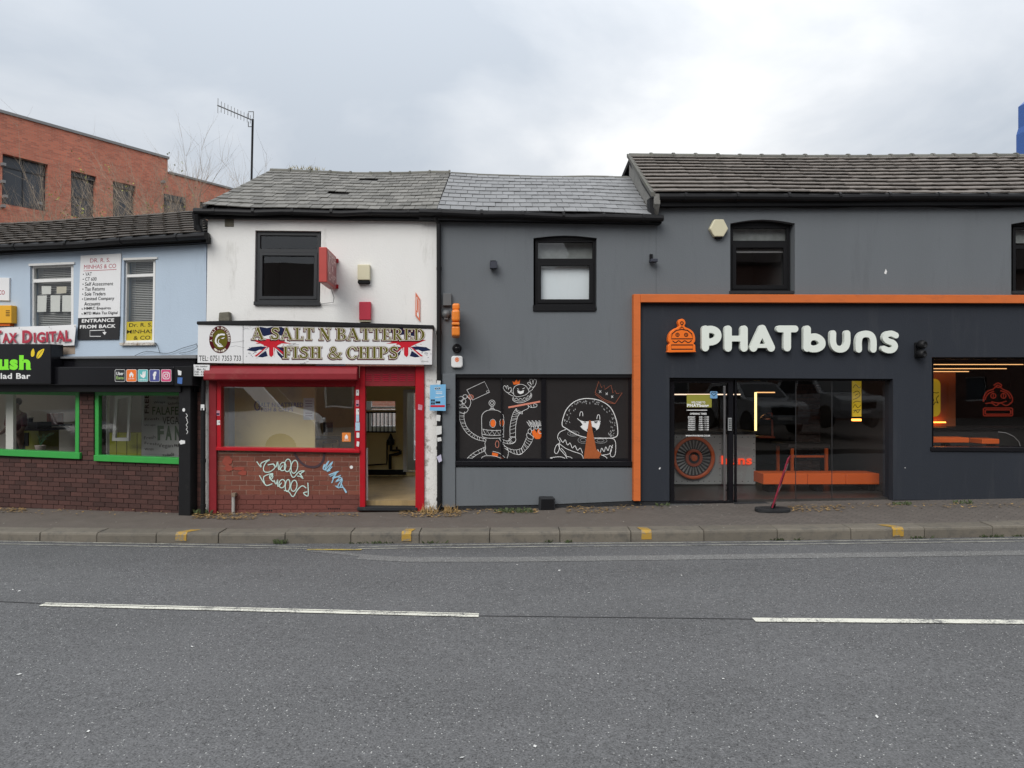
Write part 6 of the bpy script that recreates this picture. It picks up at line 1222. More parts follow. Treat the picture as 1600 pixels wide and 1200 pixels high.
# --- swing sign on the pavement
bp = PV(1209, 800, 0); bp = Vector((bp.x, bp.y + .05, pave_z(bp.x, bp.y + .05)))
t = thing('pavement_sign', 'red lettered leaning pavement sign on a black rounded base before the big window', 'sign', bp)
ol = [(bp.x + (x - 1209.5) / F * bp.y, bp.y + y) for x, y in [(cx + .0, cy) for cx, cy in [(1182 + 5, -.12), (1209, -.16), (1230, -.12), (1236.5, 0), (1230, .13), (1209, .17), (1188, .13), (1182.5, 0)]]]
MB().prism([Vector((x, y, bp.z + .055)) for x, y in crom(ol, 3, True)], Vector((0, 0, -.055))).build('base', M['plinth'], t, bevel=.012, seg=2)
ang = math.atan2(bp.x, bp.y) + rad(5); wv = Vector((math.sin(ang), math.cos(ang), 0)); tv = Vector((math.cos(ang), -math.sin(ang), 0)); upv = (Vector((0, 0, 1)) + tv * .30).normalized()
Mb = Matrix((wv, upv, wv.cross(upv))).transposed(); ctr = bp + Vector((0, 0, .05)) + upv * .44
MB().box(ctr, .46, .80, .022, Mb).build('board', mat('crimson board', (.24, .018, .04), .35, .1), t, bevel=.006)
MB().box(bp + Vector((0, 0, .05)) + upv * .02, .10, .1, .06, Mb).build('spring', M['black'], t)
nb = wv.cross(upv)
for sgn in (1, -1):
    g = MB()
    for txt, v0_, v1_, wd in (('OPEN', .16, .30, .34), ('FISH', -.02, .10, .34), ('CHIPS', -.16, -.05, .36), ('BURGERS', -.30, -.21, .38)):
        if txt not in ('OPEN', 'CHIPS'): continue
        vs, fs, (a0, c0, a1, c1) = glyphs(txt, .02)
        g.add([ctr + wv * (-sgn) * ((x - a0) / (a1 - a0) - .5) * wd * (1 if nb.dot(Vector((-1, 0, 0))) > 0 else 1) + upv * (v0_ + (y - c0) / (c1 - c0) * (v1_ - v0_)) + nb * sgn * .013 for x, y in vs], fs)
    g.build('lettering', M['white_print'], t)
# ================================================================== light blue shop signs
pl = LP
t = thing('sign_board', 'tall white accountant sign with black entrance arrow panel between the windows', 'sign', pl.P(155, 531, .02))
MB().slab(pl, [(126, 399.5), (189, 396), (187, 494.5), (122, 497)], 0, .02).build('panel', M['sign_white'], t); MB().slab(pl, [(122, 497.2), (187, 494.7), (185, 530), (121, 531)], 0, .022).build('entrance_panel', mat('black sign panel', (.014, .014, .015), .35), t)
T2 = lambda g, s_, x0, y0, x1, y1, sk, d, b=0.0: g.text(pl, s_, [(x0, y0), (x1, y0 - sk), (x1 - .4, y1 - sk), (x0 - .4, y1)], d, b)
g = MB(); d_ = .0205; T2(g, 'DR. R. S.', 141, 404, 172, 410.4, 1.2, d_, .0); T2(g, 'MINHAS & CO', 131.5, 414, 181.5, 420.6, 2.0, d_, .0); g.poly(pl, [(130.5, 423), (182, 420.6), (182, 421.4), (130.5, 423.8)], d_); g.build('red_lettering', mat('crimson lettering', (.36, .02, .05), .5), t)
g = MB()
for i, (s_, x1) in enumerate((('VAT', 143.5), ('CT 600', 151), ('Self Assessment', 177), ('Tax Returns', 164), ('Sole Traders', 165), ('Limited Company', 178.5), ('Accounts', 156.5), ('HMRC Enquires', 173), ('MTD Make Tax Digital', 183.5))):
    y = 425.6 + i * 7.72; x = 133.5 - i * .28
    if i != 6: g.ell(pl, x - 3.2, y + 3, .9, .9, d_, 8)
    T2(g, s_, x, y, x1, y + (5.6 if s_[0] in 'VCHM' or 'p' not in s_ else 6.6), (x1 - x) * .022, d_, .004)
g.build('list_lettering', M['black_print'], t)
g = MB(); d_ = .0225; T2(g, 'ENTRANCE', 128, 498.6, 178.5, 504.2, 1.4, d_, .03); T2(g, 'FROM BACK', 125, 508, 181, 513.6, 1.6, d_, .03)
g.line(pl, [(157.5, 525.5), (140.5, 525.5), (140.5, 516.5), (163.5, 515.8), (163.5, 519)], 1.0, d_, False); g.poly(pl, [(160, 519), (166.5, 518.8), (163.4, 523.4)], d_); g.build('white_lettering', M['white_print'], t)
t = thing('banner', 'white tax banner with red letters above the dark shop sign', 'banner', pl.P(60, 541, .05))
bn = MB(); tp = crom([(-60, 512), (-5, 511), (30, 510.5), (75, 509), (119, 507)], 4); bt = crom([(-60, 542), (-5, 541.5), (30, 541), (75, 541), (116, 539.5)], 4); n_ = len(tp)
dsg = lambda i: .045 + .015 * math.sin(i * 1.3)
for i in range(n_): bn.v += [pl.P(*tp[i], dsg(i)), pl.P((tp[i][0] + bt[i][0]) / 2, (tp[i][1] + bt[i][1]) / 2, dsg(i) + .015), pl.P(*bt[i], dsg(i))]
for i in range(n_ - 1): bn.f += [[3 * i, 3 * i + 3, 3 * i + 4, 3 * i + 1], [3 * i + 1, 3 * i + 4, 3 * i + 5, 3 * i + 2]]
bn.build('cloth', M['sign_white'], t, smooth=True)
gp = MB(); gr = MB()
for s_, q in (('T', [(-11, 517), (2.5, 516.5), (2.5, 536.5), (-11, 536.5)]), ('AX', [(3.5, 521), (27, 520), (26.5, 535.5), (3.5, 536)]), ('D', [(35, 516.5), (50, 516), (49.5, 535.8), (34.5, 536)]), ('IGITAL', [(52.5, 520), (111, 515.5), (111, 533.5), (52.5, 535.2)])): gp.text(pl, s_, [(x - .5, y - .4) if k < 2 else (x + .3, y + .5) for k, (x, y) in enumerate(q)], .078, .055); gr.text(pl, s_, q, .081, .025)
gp.build('letter_outline', mat('pink outline', (.42, .18, .20), .5), t); gr.build('lettering', mat('banner red', (.40, .022, .05), .5), t)
ey = MB()
for x, y in ((30, 512.6), (77, 511), (117, 509.6)): ey.ell(pl, x, y, 1, 1, .075, 8)
ey.build('eyelet', M['grey_print'], t)
t = thing('sign_board', 'white sign end with dark red letters at the left edge of the blue wall', 'sign', pl.P(0, 470, .03)); MB().slab(pl, [(-60, 432.5), (14.5, 434), (14, 469.5), (-60, 468)], 0, .03).build('panel', M['sign_white'], t); g = MB(); g.trect(pl, 'CO', -2, 453.5, 7.3, 460.5, .031, .01); g.build('lettering', M['red_print'], t)
t = thing('alarm_box', 'amber yellow alarm box below the white sign end on the blue wall', 'alarm', pl.P(5, 508, .05)); MB().rect(pl, -12, 477, 17.5, 505, 0, .11).build('cover', mat('amber plastic', (.70, .36, .015), .4, .04), t, bevel=.01, seg=2); lv = MB()
for i in range(4): lv.rect(pl, 9, 485 + i * 2.6, 15, 486 + i * 2.6, .11, .113)
lv.build('vent_slot', M['black'], t); MB().rect(pl, -10, 505.2, 15, 509, 0, .08).build('base', M['orange_print'], t)
t = thing('window_sign', 'yellow accountant sign standing in the bottom of the narrow upper window', 'sign', pl.P(219, 534, -.06)); MB().slab(pl, [(197.5, 503), (240.5, 501.5), (239, 532.5), (196.5, 533)], -.058, -.052).build('panel', mat('yellow board', (.50, .39, .018), .5, .06), t)
g = MB(); T2(g, 'Dr. R. S.', 202, 505, 238, 511, .8, -.0515, .01); T2(g, 'MINHAS', 198.5, 515.5, 240, 521.5, 1.0, -.0515, .005); T2(g, '& CO', 209, 525, 235, 531, .6, -.0515, .005); g.build('lettering', M['black_print'], t)
MB().slab(pl, [(80, 541.5), (117, 540.5), (117, 553), (80, 555)], 0, .005).build('bare_plaster_patch', mat('bare plaster', (.34, .27, .21), .9, .15, 6), L)
t = thing('shop_sign', 'glossy black salad bar sign with green letters and yellow leaves', 'sign', pl.P(20, 598, .3)); MB().slab(pl, [(-120, 537), (79.5, 537.5), (79.5, 600), (-120, 600)], .1, .34).build('box', M['blackgloss'], t, bevel=.006)
M['lime_print'] = mat('lime green lettering', (.17, .62, .02), .5, .03, emit=((.17, .62, .02), .12)); d_ = .3405  # lettering also glows faintly in its own colour
g = MB(); g.text(pl, 'u', [(-3, 561.5), (13, 561.5), (13, 578), (-3, 578)], d_, .05); g.text(pl, 's', [(15, 561.5), (28, 561.5), (28, 578), (15, 578)], d_, .05); g.text(pl, 'h', [(30, 555), (47.5, 555), (47.5, 577.5), (30, 577.5)], d_, .05)
for x0, x1 in ((-4, 3), (6, 14), (29, 36), (41.5, 48.5), (34 - 5, 33)): g.rect(pl, x0, 575.8, x1, 577.8, d_ - .001, d_ + .0005)
g.build('lettering', M['lime_print'], t)
g = MB(); g.poly(pl, crom([(49, 557), (48.5, 550), (52, 544.5), (54, 550), (53, 556)], 3, True), d_); g.poly(pl, crom([(57, 558.5), (58.5, 551), (63, 547), (69, 545), (67.5, 551), (64, 557), (60, 560)], 3, True), d_); g.build('leaf_drawing', mat('yellow print', (.72, .52, .015), .5), t)
g = MB(); g.line(pl, [(58, 559), (62, 553), (67, 547)], .6, d_ + .0008); g.build('leaf_vein', M['black_print'], t)
g = MB(); g.trect(pl, 'lad Bar', 1, 583, 47.5, 592, d_, .02); g.build('white_lettering', M['white_print'], t)
# app stickers
d_ = .2705
M['icon_orange'] = mat('orange icon', (.75, .16, .02), .4, .03); M['icon_teal'] = mat('teal icon', (.10, .42, .42), .4, .03); M['icon_blue'] = mat('violet blue icon', (.065, .075, .25), .4, .03); M['icon_black'] = mat('black icon', (.012, .012, .014), .4); M['icon_pink'] = mat('magenta icon', (.56, .055, .17), .4, .35, 1.6)
ic = [(179.5, 'icon_black', 'black square sticker reading two stacked words on the shutter box'), (197.3, 'icon_orange', 'orange square sticker with a white house on the shutter box'), (215.3, 'icon_teal', 'teal square sticker with a white animal head on the shutter box'), (233.5, 'icon_blue', 'violet square sticker with a white letter f on the shutter box'), (251.6, 'icon_pink', 'magenta square sticker with a white camera outline on the shutter box')]
for i, (x, m_, lb) in enumerate(ic):
    y0, y1, x1 = 577.2, 596.4, x + 16
    o = tag(MB().slab(pl, rr4(x, y0, x1, y1, 2, 3), d_, d_ + .002).build('sticker', M['white_print']), lb, 'sticker', 'square app stickers on the black shutter box')
    MB().slab(pl, rr4(x + .5, y0 + .5, x1 - .5, y1 - .5, 1.7, 3), d_ + .002, d_ + .0026).build('face', M[m_], o); g = MB(); dd = d_ + .003; cx = x + 8
    if i == 0: g.trect(pl, 'Uber', x + 2.2, 581, x1 - 2.4, 586.2, dd, .02); b2 = MB(); b2.trect(pl, 'Eats', x + 2.2, 588, x1 - 2.4, 592.6, dd, .02); b2.build('green_lettering', mat('pale green print', (.30, .45, .16), .5), o)
    elif i == 1: g.poly(pl, [(cx - 3.4, 585.4), (cx - .4, 580.8), (cx + 3.4, 585), (cx + 2.8, 589.6), (cx + 1.2, 589.6), (cx + 1, 586.5), (cx - 1, 586.5), (cx - 1.2, 589.6), (cx - 2.8, 589.6)], dd); g.trect(pl, 'JUST EAT', cx - 4.6, 591, cx + 4.6, 593, dd, .04)
    elif i == 2: g.poly(pl, [(cx - 4.5, 584), (cx - 1, 586.4), (cx - .6, 581), (cx + 1.2, 580), (cx + 1.4, 585), (cx + 2.4, 580.4), (cx + 4.4, 579.6), (cx + 4, 588), (cx + 1.2, 591), (cx - 3.4, 588.4)], dd); g.trect(pl, 'deliveroo', cx - 5.6, 592, cx + 5.6, 594.4, dd, .03)
    elif i == 3: g.trect(pl, 'f', cx - 2.6, 580.5, cx + 2.8, 593, dd, .06)
    else: g.line(pl, rr4(cx - 5, 581.6, cx + 5, 592, 2.8, 4), 1.1, dd, False, True); g.ring(pl, cx, 586.8, 2.5, 2.6, 1.1, dd); g.ell(pl, cx + 3, 583.8, .7, .7, dd, 8)
    g.build('white_print', M['white_print'], o)
sticker([(277.6, 578), (283.5, 580), (283, 586.5), (278.5, 586)], M['st_w'], 'torn white sticker on the black shutter end panel', pl, .291); sticker([(277.5, 589.5), (285, 590), (284.4, 600), (277, 599)], mat('blue label', (.05, .13, .36), .5, .4, 30), 'torn blue sticker on the black shutter end panel', pl, .291)
o = tag(MB().slab(pl, [(287 + 2.2 * math.cos(a), 640.5 + 2.8 * math.sin(a)) for a in [2 * math.pi * i / 14 for i in range(14)]], .17, .173).build('sticker', M['st_w']), 'round white sticker on the black shutter post', 'sticker')
sticker([(279.5, 690), (283, 687.5), (289, 688.5), (289, 693), (282, 694.5)], M['st_w'], 'white torn tape wrapped across the black shutter post', pl, .171)
g = MB()
for q in ([(290.5, 646), (293, 650), (290.6, 652), (292.6, 656)], [(291.5, 656), (293.4, 660), (290.8, 664), (293, 667)], [(293, 668), (291, 671), (293.4, 674), (291.6, 678)]): g.line(pl, q, .7, .1715)
g.build('graffiti', M['white_print'], L)
cbx = thing('junction_box', 'black cable box with loose wire beside the black shutter post', 'box', pl.P(305, 606, .05)); MB().rect(pl, 298.5, 590, 310, 604, 0, .08).build('box', M['pipe'], cbx, bevel=.01); MB().tube([pl.P(309, 592, .08), pl.P(312, 598, .06), pl.P(311, 606, .05), pl.P(302, 607.5, .03)], .006, 5).build('wire', M['pipe'], cbx)
wr = MB()
for q in ([(210, 556), (230, 549), (262, 552), (285, 544), (306, 538)], [(250, 552), (246, 540), (242, 535)], [(280, 552), (296, 549), (308, 543), (306, 536)]): wr.tube([pl.P(x, y, .03) for x, y in crom(q, 4)], .004, 5)
wr.build('wire', M['pipe'], L)
# ================================================================== red brick building behind
def brickmat(name, c1, c2, mo, plx):
    m = bpy.data.materials.new(name); m.use_nodes = True; n = m.node_tree.nodes; l = m.node_tree.links; b = n['Principled BSDF']; b.inputs['Roughness'].default_value = .85
    ge = n.new('ShaderNodeNewGeometry'); d = n.new('ShaderNodeVectorMath'); d.operation = 'DOT_PRODUCT'; d.inputs[1].default_value = plx.T; l.new(ge.outputs['Position'], d.inputs[0]); sx = n.new('ShaderNodeSeparateXYZ'); l.new(ge.outputs['Position'], sx.inputs[0])
    cb_ = n.new('ShaderNodeCombineXYZ'); l.new(d.outputs['Value'], cb_.inputs[0]); l.new(sx.outputs[2], cb_.inputs[1])
    br = n.new('ShaderNodeTexBrick'); br.inputs['Scale'].default_value = 1; br.inputs['Brick Width'].default_value = .225; br.inputs['Row Height'].default_value = .075; br.inputs['Mortar Size'].default_value = .006; br.inputs['Bias'].default_value = -.1
    br.inputs['Color1'].default_value = (*c1, 1); br.inputs['Color2'].default_value = (*c2, 1); br.inputs['Mortar'].default_value = (*mo, 1); l.new(cb_.outputs[0], br.inputs['Vector'])
    no = n.new('ShaderNodeTexNoise'); no.inputs['Scale'].default_value = .35; no.inputs['Detail'].default_value = 8; l.new(ge.outputs['Position'], no.inputs['Vector']); mr = n.new('ShaderNodeMapRange'); mr.inputs[3].default_value = .72; mr.inputs[4].default_value = 1.28; l.new(no.outputs['Fac'], mr.inputs[0])
    vm_ = n.new('ShaderNodeVectorMath'); vm_.operation = 'SCALE'; l.new(br.outputs[0], vm_.inputs[0]); l.new(mr.outputs[0], vm_.inputs['Scale']); l.new(vm_.outputs[0], b.inputs['Base Color']); return m
pl = BP; BM = brickmat('far red brick', (.56, .18, .11), (.37, .118, .078), (.38, .23, .17), pl)
M['far_glass'] = mat('dark far window', (.05, .058, .07), .25, .3, .6); M['far_frame'] = mat('grey far frame', (.035, .038, .044), .5); M['coping'] = mat('grey coping', (.22, .22, .22), .6)
B = thing('office_building', 'modern red brick building with dark windows rising behind the left roof', 'building', pl.at(pl.U(150), -.6))
wins = [[(4, 239.5), (75, 257), (74.5, 331), (3, 318)], [(111, 266), (150.5, 276), (150, 345), (111, 338)], [(176.5, 282.5), (212.5, 290.5), (212, 345), (176.5, 338)], [(257, 302.5), (290, 309), (290, 345), (257, 338)], [(312, 314.5), (330, 318.5), (330, 345), (312, 340)], [(-95, 212), (-30, 229), (-30, 306), (-95, 296)]]
low = [[(-60, 318), (40, 334), (40, 420), (-60, 420)]]
top0, top1 = (-120, 141), (262, 248.5)
MB().wall(pl, [(-120, 141), (262, 248.5), (262, 600), (-120, 600)], wins[:3] + wins[5:] + [[(257, 302.5), (261, 303.3), (261, 338), (257, 338)]] * 0, -.35, 0).build('wall', BM, B)
MB().wall(pl, [(262.05, 271.5), (420, 308), (420, 600), (262.05, 600)], [wins[4]], -.35, 0).build('wall', BM, B)
L3b = [pl.at(pl.U(-120), z, -.4) for z in (0, 1)]
ub, uc, ud = pl.U(-120), pl.U(262), pl.U(420); z1, z2 = pl.uz(262, 248.5)[1], pl.uz(300, 280.3)[1]
MB().bx(pl, ub, uc, -14, -.4, -.6, z1 - .02).build('body', BM, B); MB().bx(pl, uc + .01, ud, -14, -.4, -.6, z2 - .02).build('body', BM, B)
MB().bx(pl, ub, uc + .06, -.42, .06, z1, z1 + .12).build('coping', M['coping'], B); MB().bx(pl, uc - .001, uc + .06, -14, -.42, z1, z1 + .12).build('coping', M['coping'], B); MB().bx(pl, uc + .07, ud, -.42, .06, z2, z2 + .10).build('coping', M['coping'], B)
for k, q in enumerate(wins):
    dd = .0 if k == 3 else -.22
    if k == 3: dd = .02
    f_ = window(pl, B, [(q[0][0] + .3, q[0][1] + 8), (q[1][0] - .3, q[1][1] + 8), q[2], q[3]] if k not in (0, 5) else q, 2.2, -dd if k != 3 else -.06, M['far_frame'], cols=((q[0][0] + q[1][0]) / 2 - 3,) if k in (0, 5) else (), rows=(q[0][1] + 28,) if k == 0 else ((q[0][1] + 44,) if k == 1 else ()), gl=M['far_glass'], th=.08, bevel=0)
    if k not in (0, 5): MB().slab(pl, [(q[0][0], q[0][1]), (q[1][0], q[1][1]), (q[1][0], q[1][1] + 8.5), (q[0][0], q[0][1] + 8.5)], -.3 if k != 3 else 0, -.12 if k != 3 else .09).build('head_panel', M['far_frame'], f_)
fx = MB()
for x, y in ((5, 257), (4.5, 284), (8, 307), (5, 322), (62, 318), (255, 284)): fx.box(pl.P(x, y, .12), .14, .2, .12, pl.M)
fx.build('wall_fixing', M['coping'], B, kind='stuff')
# --- bare shrubs behind the left roof
M['twig'] = mat('grey brown twig', (.33, .26, .19), .9, .3, 5, isl=.25); M['yleaf'] = mat('yellow green leaf', (.24, .25, .05), .7, isl=.35)
def shrub(px, ytop, yb, dist, wpx, seed, lb, leaves=0, n0=9):
    r_ = random.Random(seed); X = (px - 800) / F * dist; zt_ = CZ + (600 - ytop) / F * dist; z0 = -.6; H = zt_ - z0; hw = wpx / 2 / F * dist
    t = thing('bare_shrub', lb, 'shrub', Vector((X, dist, z0)), 'bare shrubs growing behind the left roof'); tw = MB(); st = MB(); lf = MB()
    st.tube([Vector((X, dist, z0)), Vector((X + .05, dist, z0 + H * .25)), Vector((X, dist + .1, z0 + H * .5))], [.07, .055, .04], 7)
    def grow(p, d, L, r, lev):
        q = [p]; k = 4
        for i in range(k):
            d = (d + Vector((r_.gauss(0, .12), r_.gauss(0, .12), .05))).normalized(); q.append(q[-1] + d * L / k)
        tw.tube(q, [r * (1 - .7 * i / k) for i in range(k + 1)], 3 if lev > 0 else 5, False)
        if leaves and lev >= 2 and r_.random() < leaves:
            for _ in range(6):
                c = q[r_.randrange(1, 5)] + Vector((r_.gauss(0, .05), r_.gauss(0, .05), r_.gauss(0, .05))); a = Vector((r_.gauss(0, 1), r_.gauss(0, 1), r_.gauss(0, 1))).normalized() * .03; b_ = a.orthogonal().normalized() * .018; lf.add([c - a, c + b_, c + a, c - b_], [[0, 1, 2, 3]])
        if lev < 3:
            for i in range(r_.randint(4, 6)):
                p2 = q[r_.randrange(1, 5)]; d2 = (d + Vector((r_.gauss(0, .42), r_.gauss(0, .42), r_.gauss(.12, .25)))).normalized(); grow(p2, d2, L * r_.uniform(.45, .72), r * .52, lev + 1)
    for i in range(n0):
        a = r_.uniform(-1, 1); d = Vector((a * hw / (H * .55), r_.gauss(0, .18), 1)).normalized(); grow(Vector((X + r_.gauss(0, .06), dist + r_.gauss(0, .06), z0 + H * r_.uniform(.25, .5))), d, H * r_.uniform(.27, .40), .017, 0)
    st.build('trunk', M['twig'], t); tw.build('twigs', M['twig'], t, kind='stuff')
    if lf.v: lf.build('leaves', M['yleaf'], t, kind='stuff')
shrub(40, 285, 350, 19, 110, 1, 'wide bare shrub in front of the largest office window at far left', 0, 10)
shrub(122, 292, 345, 19.5, 70, 2, 'dense bare shrub before the second office window from the left', 0, 10)
shrub(205, 300, 340, 18, 60, 3, 'bare shrub with yellow green leaves before the third office window', .10, 8)
shrub(252, 285, 338, 19, 60, 4, 'bare shrub with few leaves right of the leafy one', .03, 8)
shrub(318, 250, 330, 20, 90, 5, 'tall fine bare shrub against the sky left of the slate roof', 0, 12)
shrub(365, 295, 330, 17, 40, 6, 'small bare shrub tips beside the slate roof verge', 0, 6)
# --- aerial
da = 13.6; A = lambda x, y, d=0: Vector(((x - 800) / F * (da + d), da + d, CZ + (600 - y) / F * (da + d)))
t = thing('tv_aerial', 'television aerial on a thin pole above the slate roof verge', 'aerial', A(393, 320)); M['alu'] = mat('dull aluminium', (.13, .13, .13), .5, .1)
MB().tube([A(392.5, 330), A(393, 282), A(395, 186)], .022, 6).build('pole', M['pipe'], t)
bm_ = MB().tube([A(339.5, 164.5, -.5), A(396, 188.5, 0)], .012, 6).build('boom', M['alu'], t)
for i in range(11):
    k = i / 11; c = A(340.5, 165, -.5).lerp(A(396, 188.5, 0), k); h = .085 + .03 * (1 - k) + (.03 if i == 0 else 0); MB().tube([c + Vector((-.01, .03, h)), c + Vector((.01, -.03, -h))], .0055, 5).build('element', M['alu'], t)
rf_ = MB()
for x, y0, y1 in ((388, 176, 186), (396, 174, 185), (388, 190, 198), (395, 189, 197)): rf_.tube([A(x, y0), A(x, y1)], .008, 5)
for y in (174.5, 198): rf_.tube([A(388, y), A(396, y)], .008, 5)
rf_.build('reflector', M['alu'], t); MB().tube([A(396, 188), A(394, 193), A(394, 200)], .012, 6).build('clamp', M['pipe'], t)
wd = thing('roof_weeds', 'dry grass tuft growing on the slate roof ridge', 'weeds', fW(.22, 1)); g = MB()
for i in range(90):
    c = fW(.10 + .2 * R.random(), 1) + Vector((0, R.gauss(0, .04), .05)); e_ = c + Vector((R.gauss(0, .05), R.gauss(0, .05), R.uniform(.02, .09))); s_ = Vector((.006, 0, 0)); g.add([c - s_, c + s_, e_], [[0, 1, 2]])
g.build('blades', mat('dry grass', (.28, .24, .12), .9, isl=.3), wd, kind='stuff')
# --- blue chimney at the right edge
db = 19.0; bx_ = lambda x, y: Vector(((x - 800) / F * db, db, CZ + (600 - y) / F * db))
t = thing('blue_tower', 'bright blue clad stack with sloped top behind the ridge at right edge', 'tower', Vector((bx_(1630, 600).x, db, -.6))); M['blue_clad'] = mat('blue cladding', (.018, .095, .36), .35, .10, 2)
def octa(x0, x1, y): c = bx_((x0 + x1) / 2, y); r_ = (x1 - x0) / 2 / F * db; return [c + Vector((r_ * sx, r_ * sy, 0)) for sx, sy in ((-1, -.8), (1, -.8), (1, .8), (-1, .8))]
def stack(secs, nm):
    b_ = MB(); b_.v = [p for s_ in secs for p in s_]; b_.f = [[i * 4 + j, i * 4 + (j + 1) % 4, i * 4 + 4 + (j + 1) % 4, i * 4 + 4 + j] for i in range(len(secs) - 1) for j in range(4)] + [[3, 2, 1, 0], [len(b_.v) - 4 + j for j in range(4)]]; return b_.build(nm, M['blue_clad'], t, bevel=.03)
stack([octa(1611, 1697, 760), octa(1611, 1697, 200), octa(1613, 1695, 190), octa(1613, 1695, 155), octa(1624, 1684, 143)], 'cladding')
# ================================================================== rear yard seen through the chip shop
pl = WP
yd = MB(); yd.v = [Vector((-9, 16.2, -.32)), Vector((6, 16.2, -.32)), Vector((6, 40, -.3)), Vector((-9, 40, -.3))]; yd.f = [[0, 1, 2, 3]]; yd.build('yard', M['patch'], kind='structure')
t = thing('fence', 'pale upright board fence across the yard seen through the open chip shop door', 'fence', Vector((-3, 21, -.32))); M['pale_wood'] = mat('pale weathered board', (.36, .33, .31), .8, .15, 6, isl=.2); fb = MB()
for i in range(48): fb.box((-6.5 + i * .13, 21 + R.uniform(-.01, .01), .55 + R.uniform(-.01, .01)), .118, .02, 1.75)
fb.build('boards', M['pale_wood'], t, kind='stuff'); fb = MB(); fb.box((-3.4, 21.05, .1), 6.4, .05, .08); fb.build('rail', M['pale_wood'], t); fb = MB(); fb.box((-3.4, 21.05, 1.1), 6.4, .05, .08); fb.build('rail', M['pale_wood'], t)
FM = brickmat('yard red brick', (.22, .085, .055), (.16, .06, .045), (.25, .2, .16), Pl(24, 0)); tag(MB().box((-3, 25, 1.3), 16, .25, 3.2).build('yard_wall', FM), 'red brick yard wall above the pale fence behind the chip shop', 'wall')
# ================================================================== vehicles
M['tyre'] = mat('tyre', (.018, .018, .018), .85); M['rim'] = mat('wheel rim', (.35, .35, .36), .35, .1, metal=.7); M['lamp_clear'] = mat('headlamp', (.55, .57, .58), .1, .1, metal=.3); M['car_glass'] = mat('tinted car glass', (.02, .023, .026), .05, .1); M['plate_w'] = mat('blank number plate', (.6, .6, .58), .4)
def vehicle(name, lb, cat, loc, rz, prof, beltz, Wd, tuck, glass_side, screens, wheels, wr_, mt, lamps, grille, group=None):
    Mz = Matrix.Rotation(rz, 3, 'Z'); loc = Vector(loc); t = thing(name, lb, cat, loc, group)
    wz = lambda z: Wd / 2 - (max(0, z - beltz) * tuck) - (.05 if z < .35 else 0)
    G = lambda x, y, z: loc + Mz @ Vector((x, y, z))
    b_ = MB(); n = len(prof); b_.v = [G(x, wz(z), z) for x, z in prof] + [G(x, -wz(z), z) for x, z in prof]; b_.f = [[i, (i + 1) % n, (i + 1) % n + n, i + n] for i in range(n)]
    tt = tessellate_polygon([[Vector((x, z, 0)) for x, z in prof]]); b_.f += [list(q) for q in tt] + [[i + n for i in q][::-1] for q in tt]
    body = b_.build('body', mt, t, bevel=.03, seg=2)
    for q in glass_side:
        for s_ in (1, -1): g_ = MB(); g_.prism([G(x, s_ * (wz(z) + .006), z) for x, z in q], Mz @ Vector((0, -s_ * .02, 0))); g_.build('side_window', M['car_glass'], t)
    for nm, (xa, za), (xb, zb), fr_ in screens: g_ = MB(); o_ = .012; g_.prism([G(xa + o_, wz(za) * fr_, za + o_), G(xa + o_, -wz(za) * fr_, za + o_), G(xb + o_, -wz(zb) * fr_, zb + o_), G(xb + o_, wz(zb) * fr_, zb + o_)], Mz @ Vector((-.015, 0, -.01))); g_.build(nm, M['car_glass'], t)
    for x in wheels:
        for s_ in (1, -1):
            ax = Mz @ Vector((0, s_, 0)); c_ = G(x, s_ * (Wd / 2 - .20), wr_); wo_ = MB().lathe([(wr_ * .6, 0), (wr_ * .95, 0), (wr_, .03), (wr_, .19), (wr_ * .95, .215), (wr_ * .66, .215)], c_, ax, 24).build('wheel', M['tyre'], t); MB().lathe([(wr_ * .66, .19), (wr_ * .6, .20), (wr_ * .2, .17), (.001, .19)], c_, ax, 20).build('rim', M['rim'], wo_)
            ar = MB().lathe([(wr_ * 1.18, .205), (wr_ * 1.18, .212)], c_, ax, 24).build('wheel_arch', M['black'], t)
    for x, y, z, sx, sy, sz in lamps:
        for s_ in (1, -1): MB().box(G(x, s_ * y, z), sx, sy, sz, Mz).build('headlight', M['lamp_clear'], t, bevel=.02, seg=2)
    x, z, wd, h = grille; MB().box(G(x, 0, z), .05, wd, h, Mz).build('grille', M['black'], t, bevel=.01); MB().box(G(x + .03, 0, z - h / 2 - .12), .02, .52, .11, Mz).build('number_plate', M['plate_w'], t)
    return t
vanp = [(2.95, .30), (3.0, .62), (2.93, .98), (2.72, 1.22), (2.05, 1.42), (1.18, 2.36), (.75, 2.56), (-2.85, 2.60), (-2.95, 2.4), (-2.95, .35)]
VW = mat('white van paint', (.78, .78, .77), .25, .03, coat=.4)
vz = road_z(-6.9, 2.6) + .1
vehicle('van', 'white panel van on the near side of the road, reflected in the chip shop window', 'van', (-7.15, 1.45, vz), 0, vanp, 1.3, 1.98, .10, [[(1.50, 1.42), (.92, 2.02), (.05, 2.04), (-.02, 1.36)]], [('windscreen', (2.0, 1.45), (1.22, 2.30), .9)], (1.95, -1.9), .35, VW, [(2.84, .80, .98, .22, .22, .24)], (2.97, .86, .9, .3))
suvp = [(2.25, .32), (2.3, .6), (2.24, .98), (1.95, 1.10), (1.1, 1.20), (.45, 1.72), (-.2, 1.80), (-1.7, 1.76), (-2.2, 1.15), (-2.25, .4)]
carp = [(2.05, .25), (2.12, .5), (2.05, .75), (1.7, .90), (.95, .98), (.25, 1.38), (-.3, 1.46), (-1.2, 1.42), (-1.95, 1.02), (-2.1, .9), (-2.12, .3)]
swin = [[(.95, 1.18), (.40, 1.62), (-.45, 1.66), (-.45, 1.16)], [(-.55, 1.16), (-.55, 1.66), (-1.5, 1.64), (-1.85, 1.16)]]
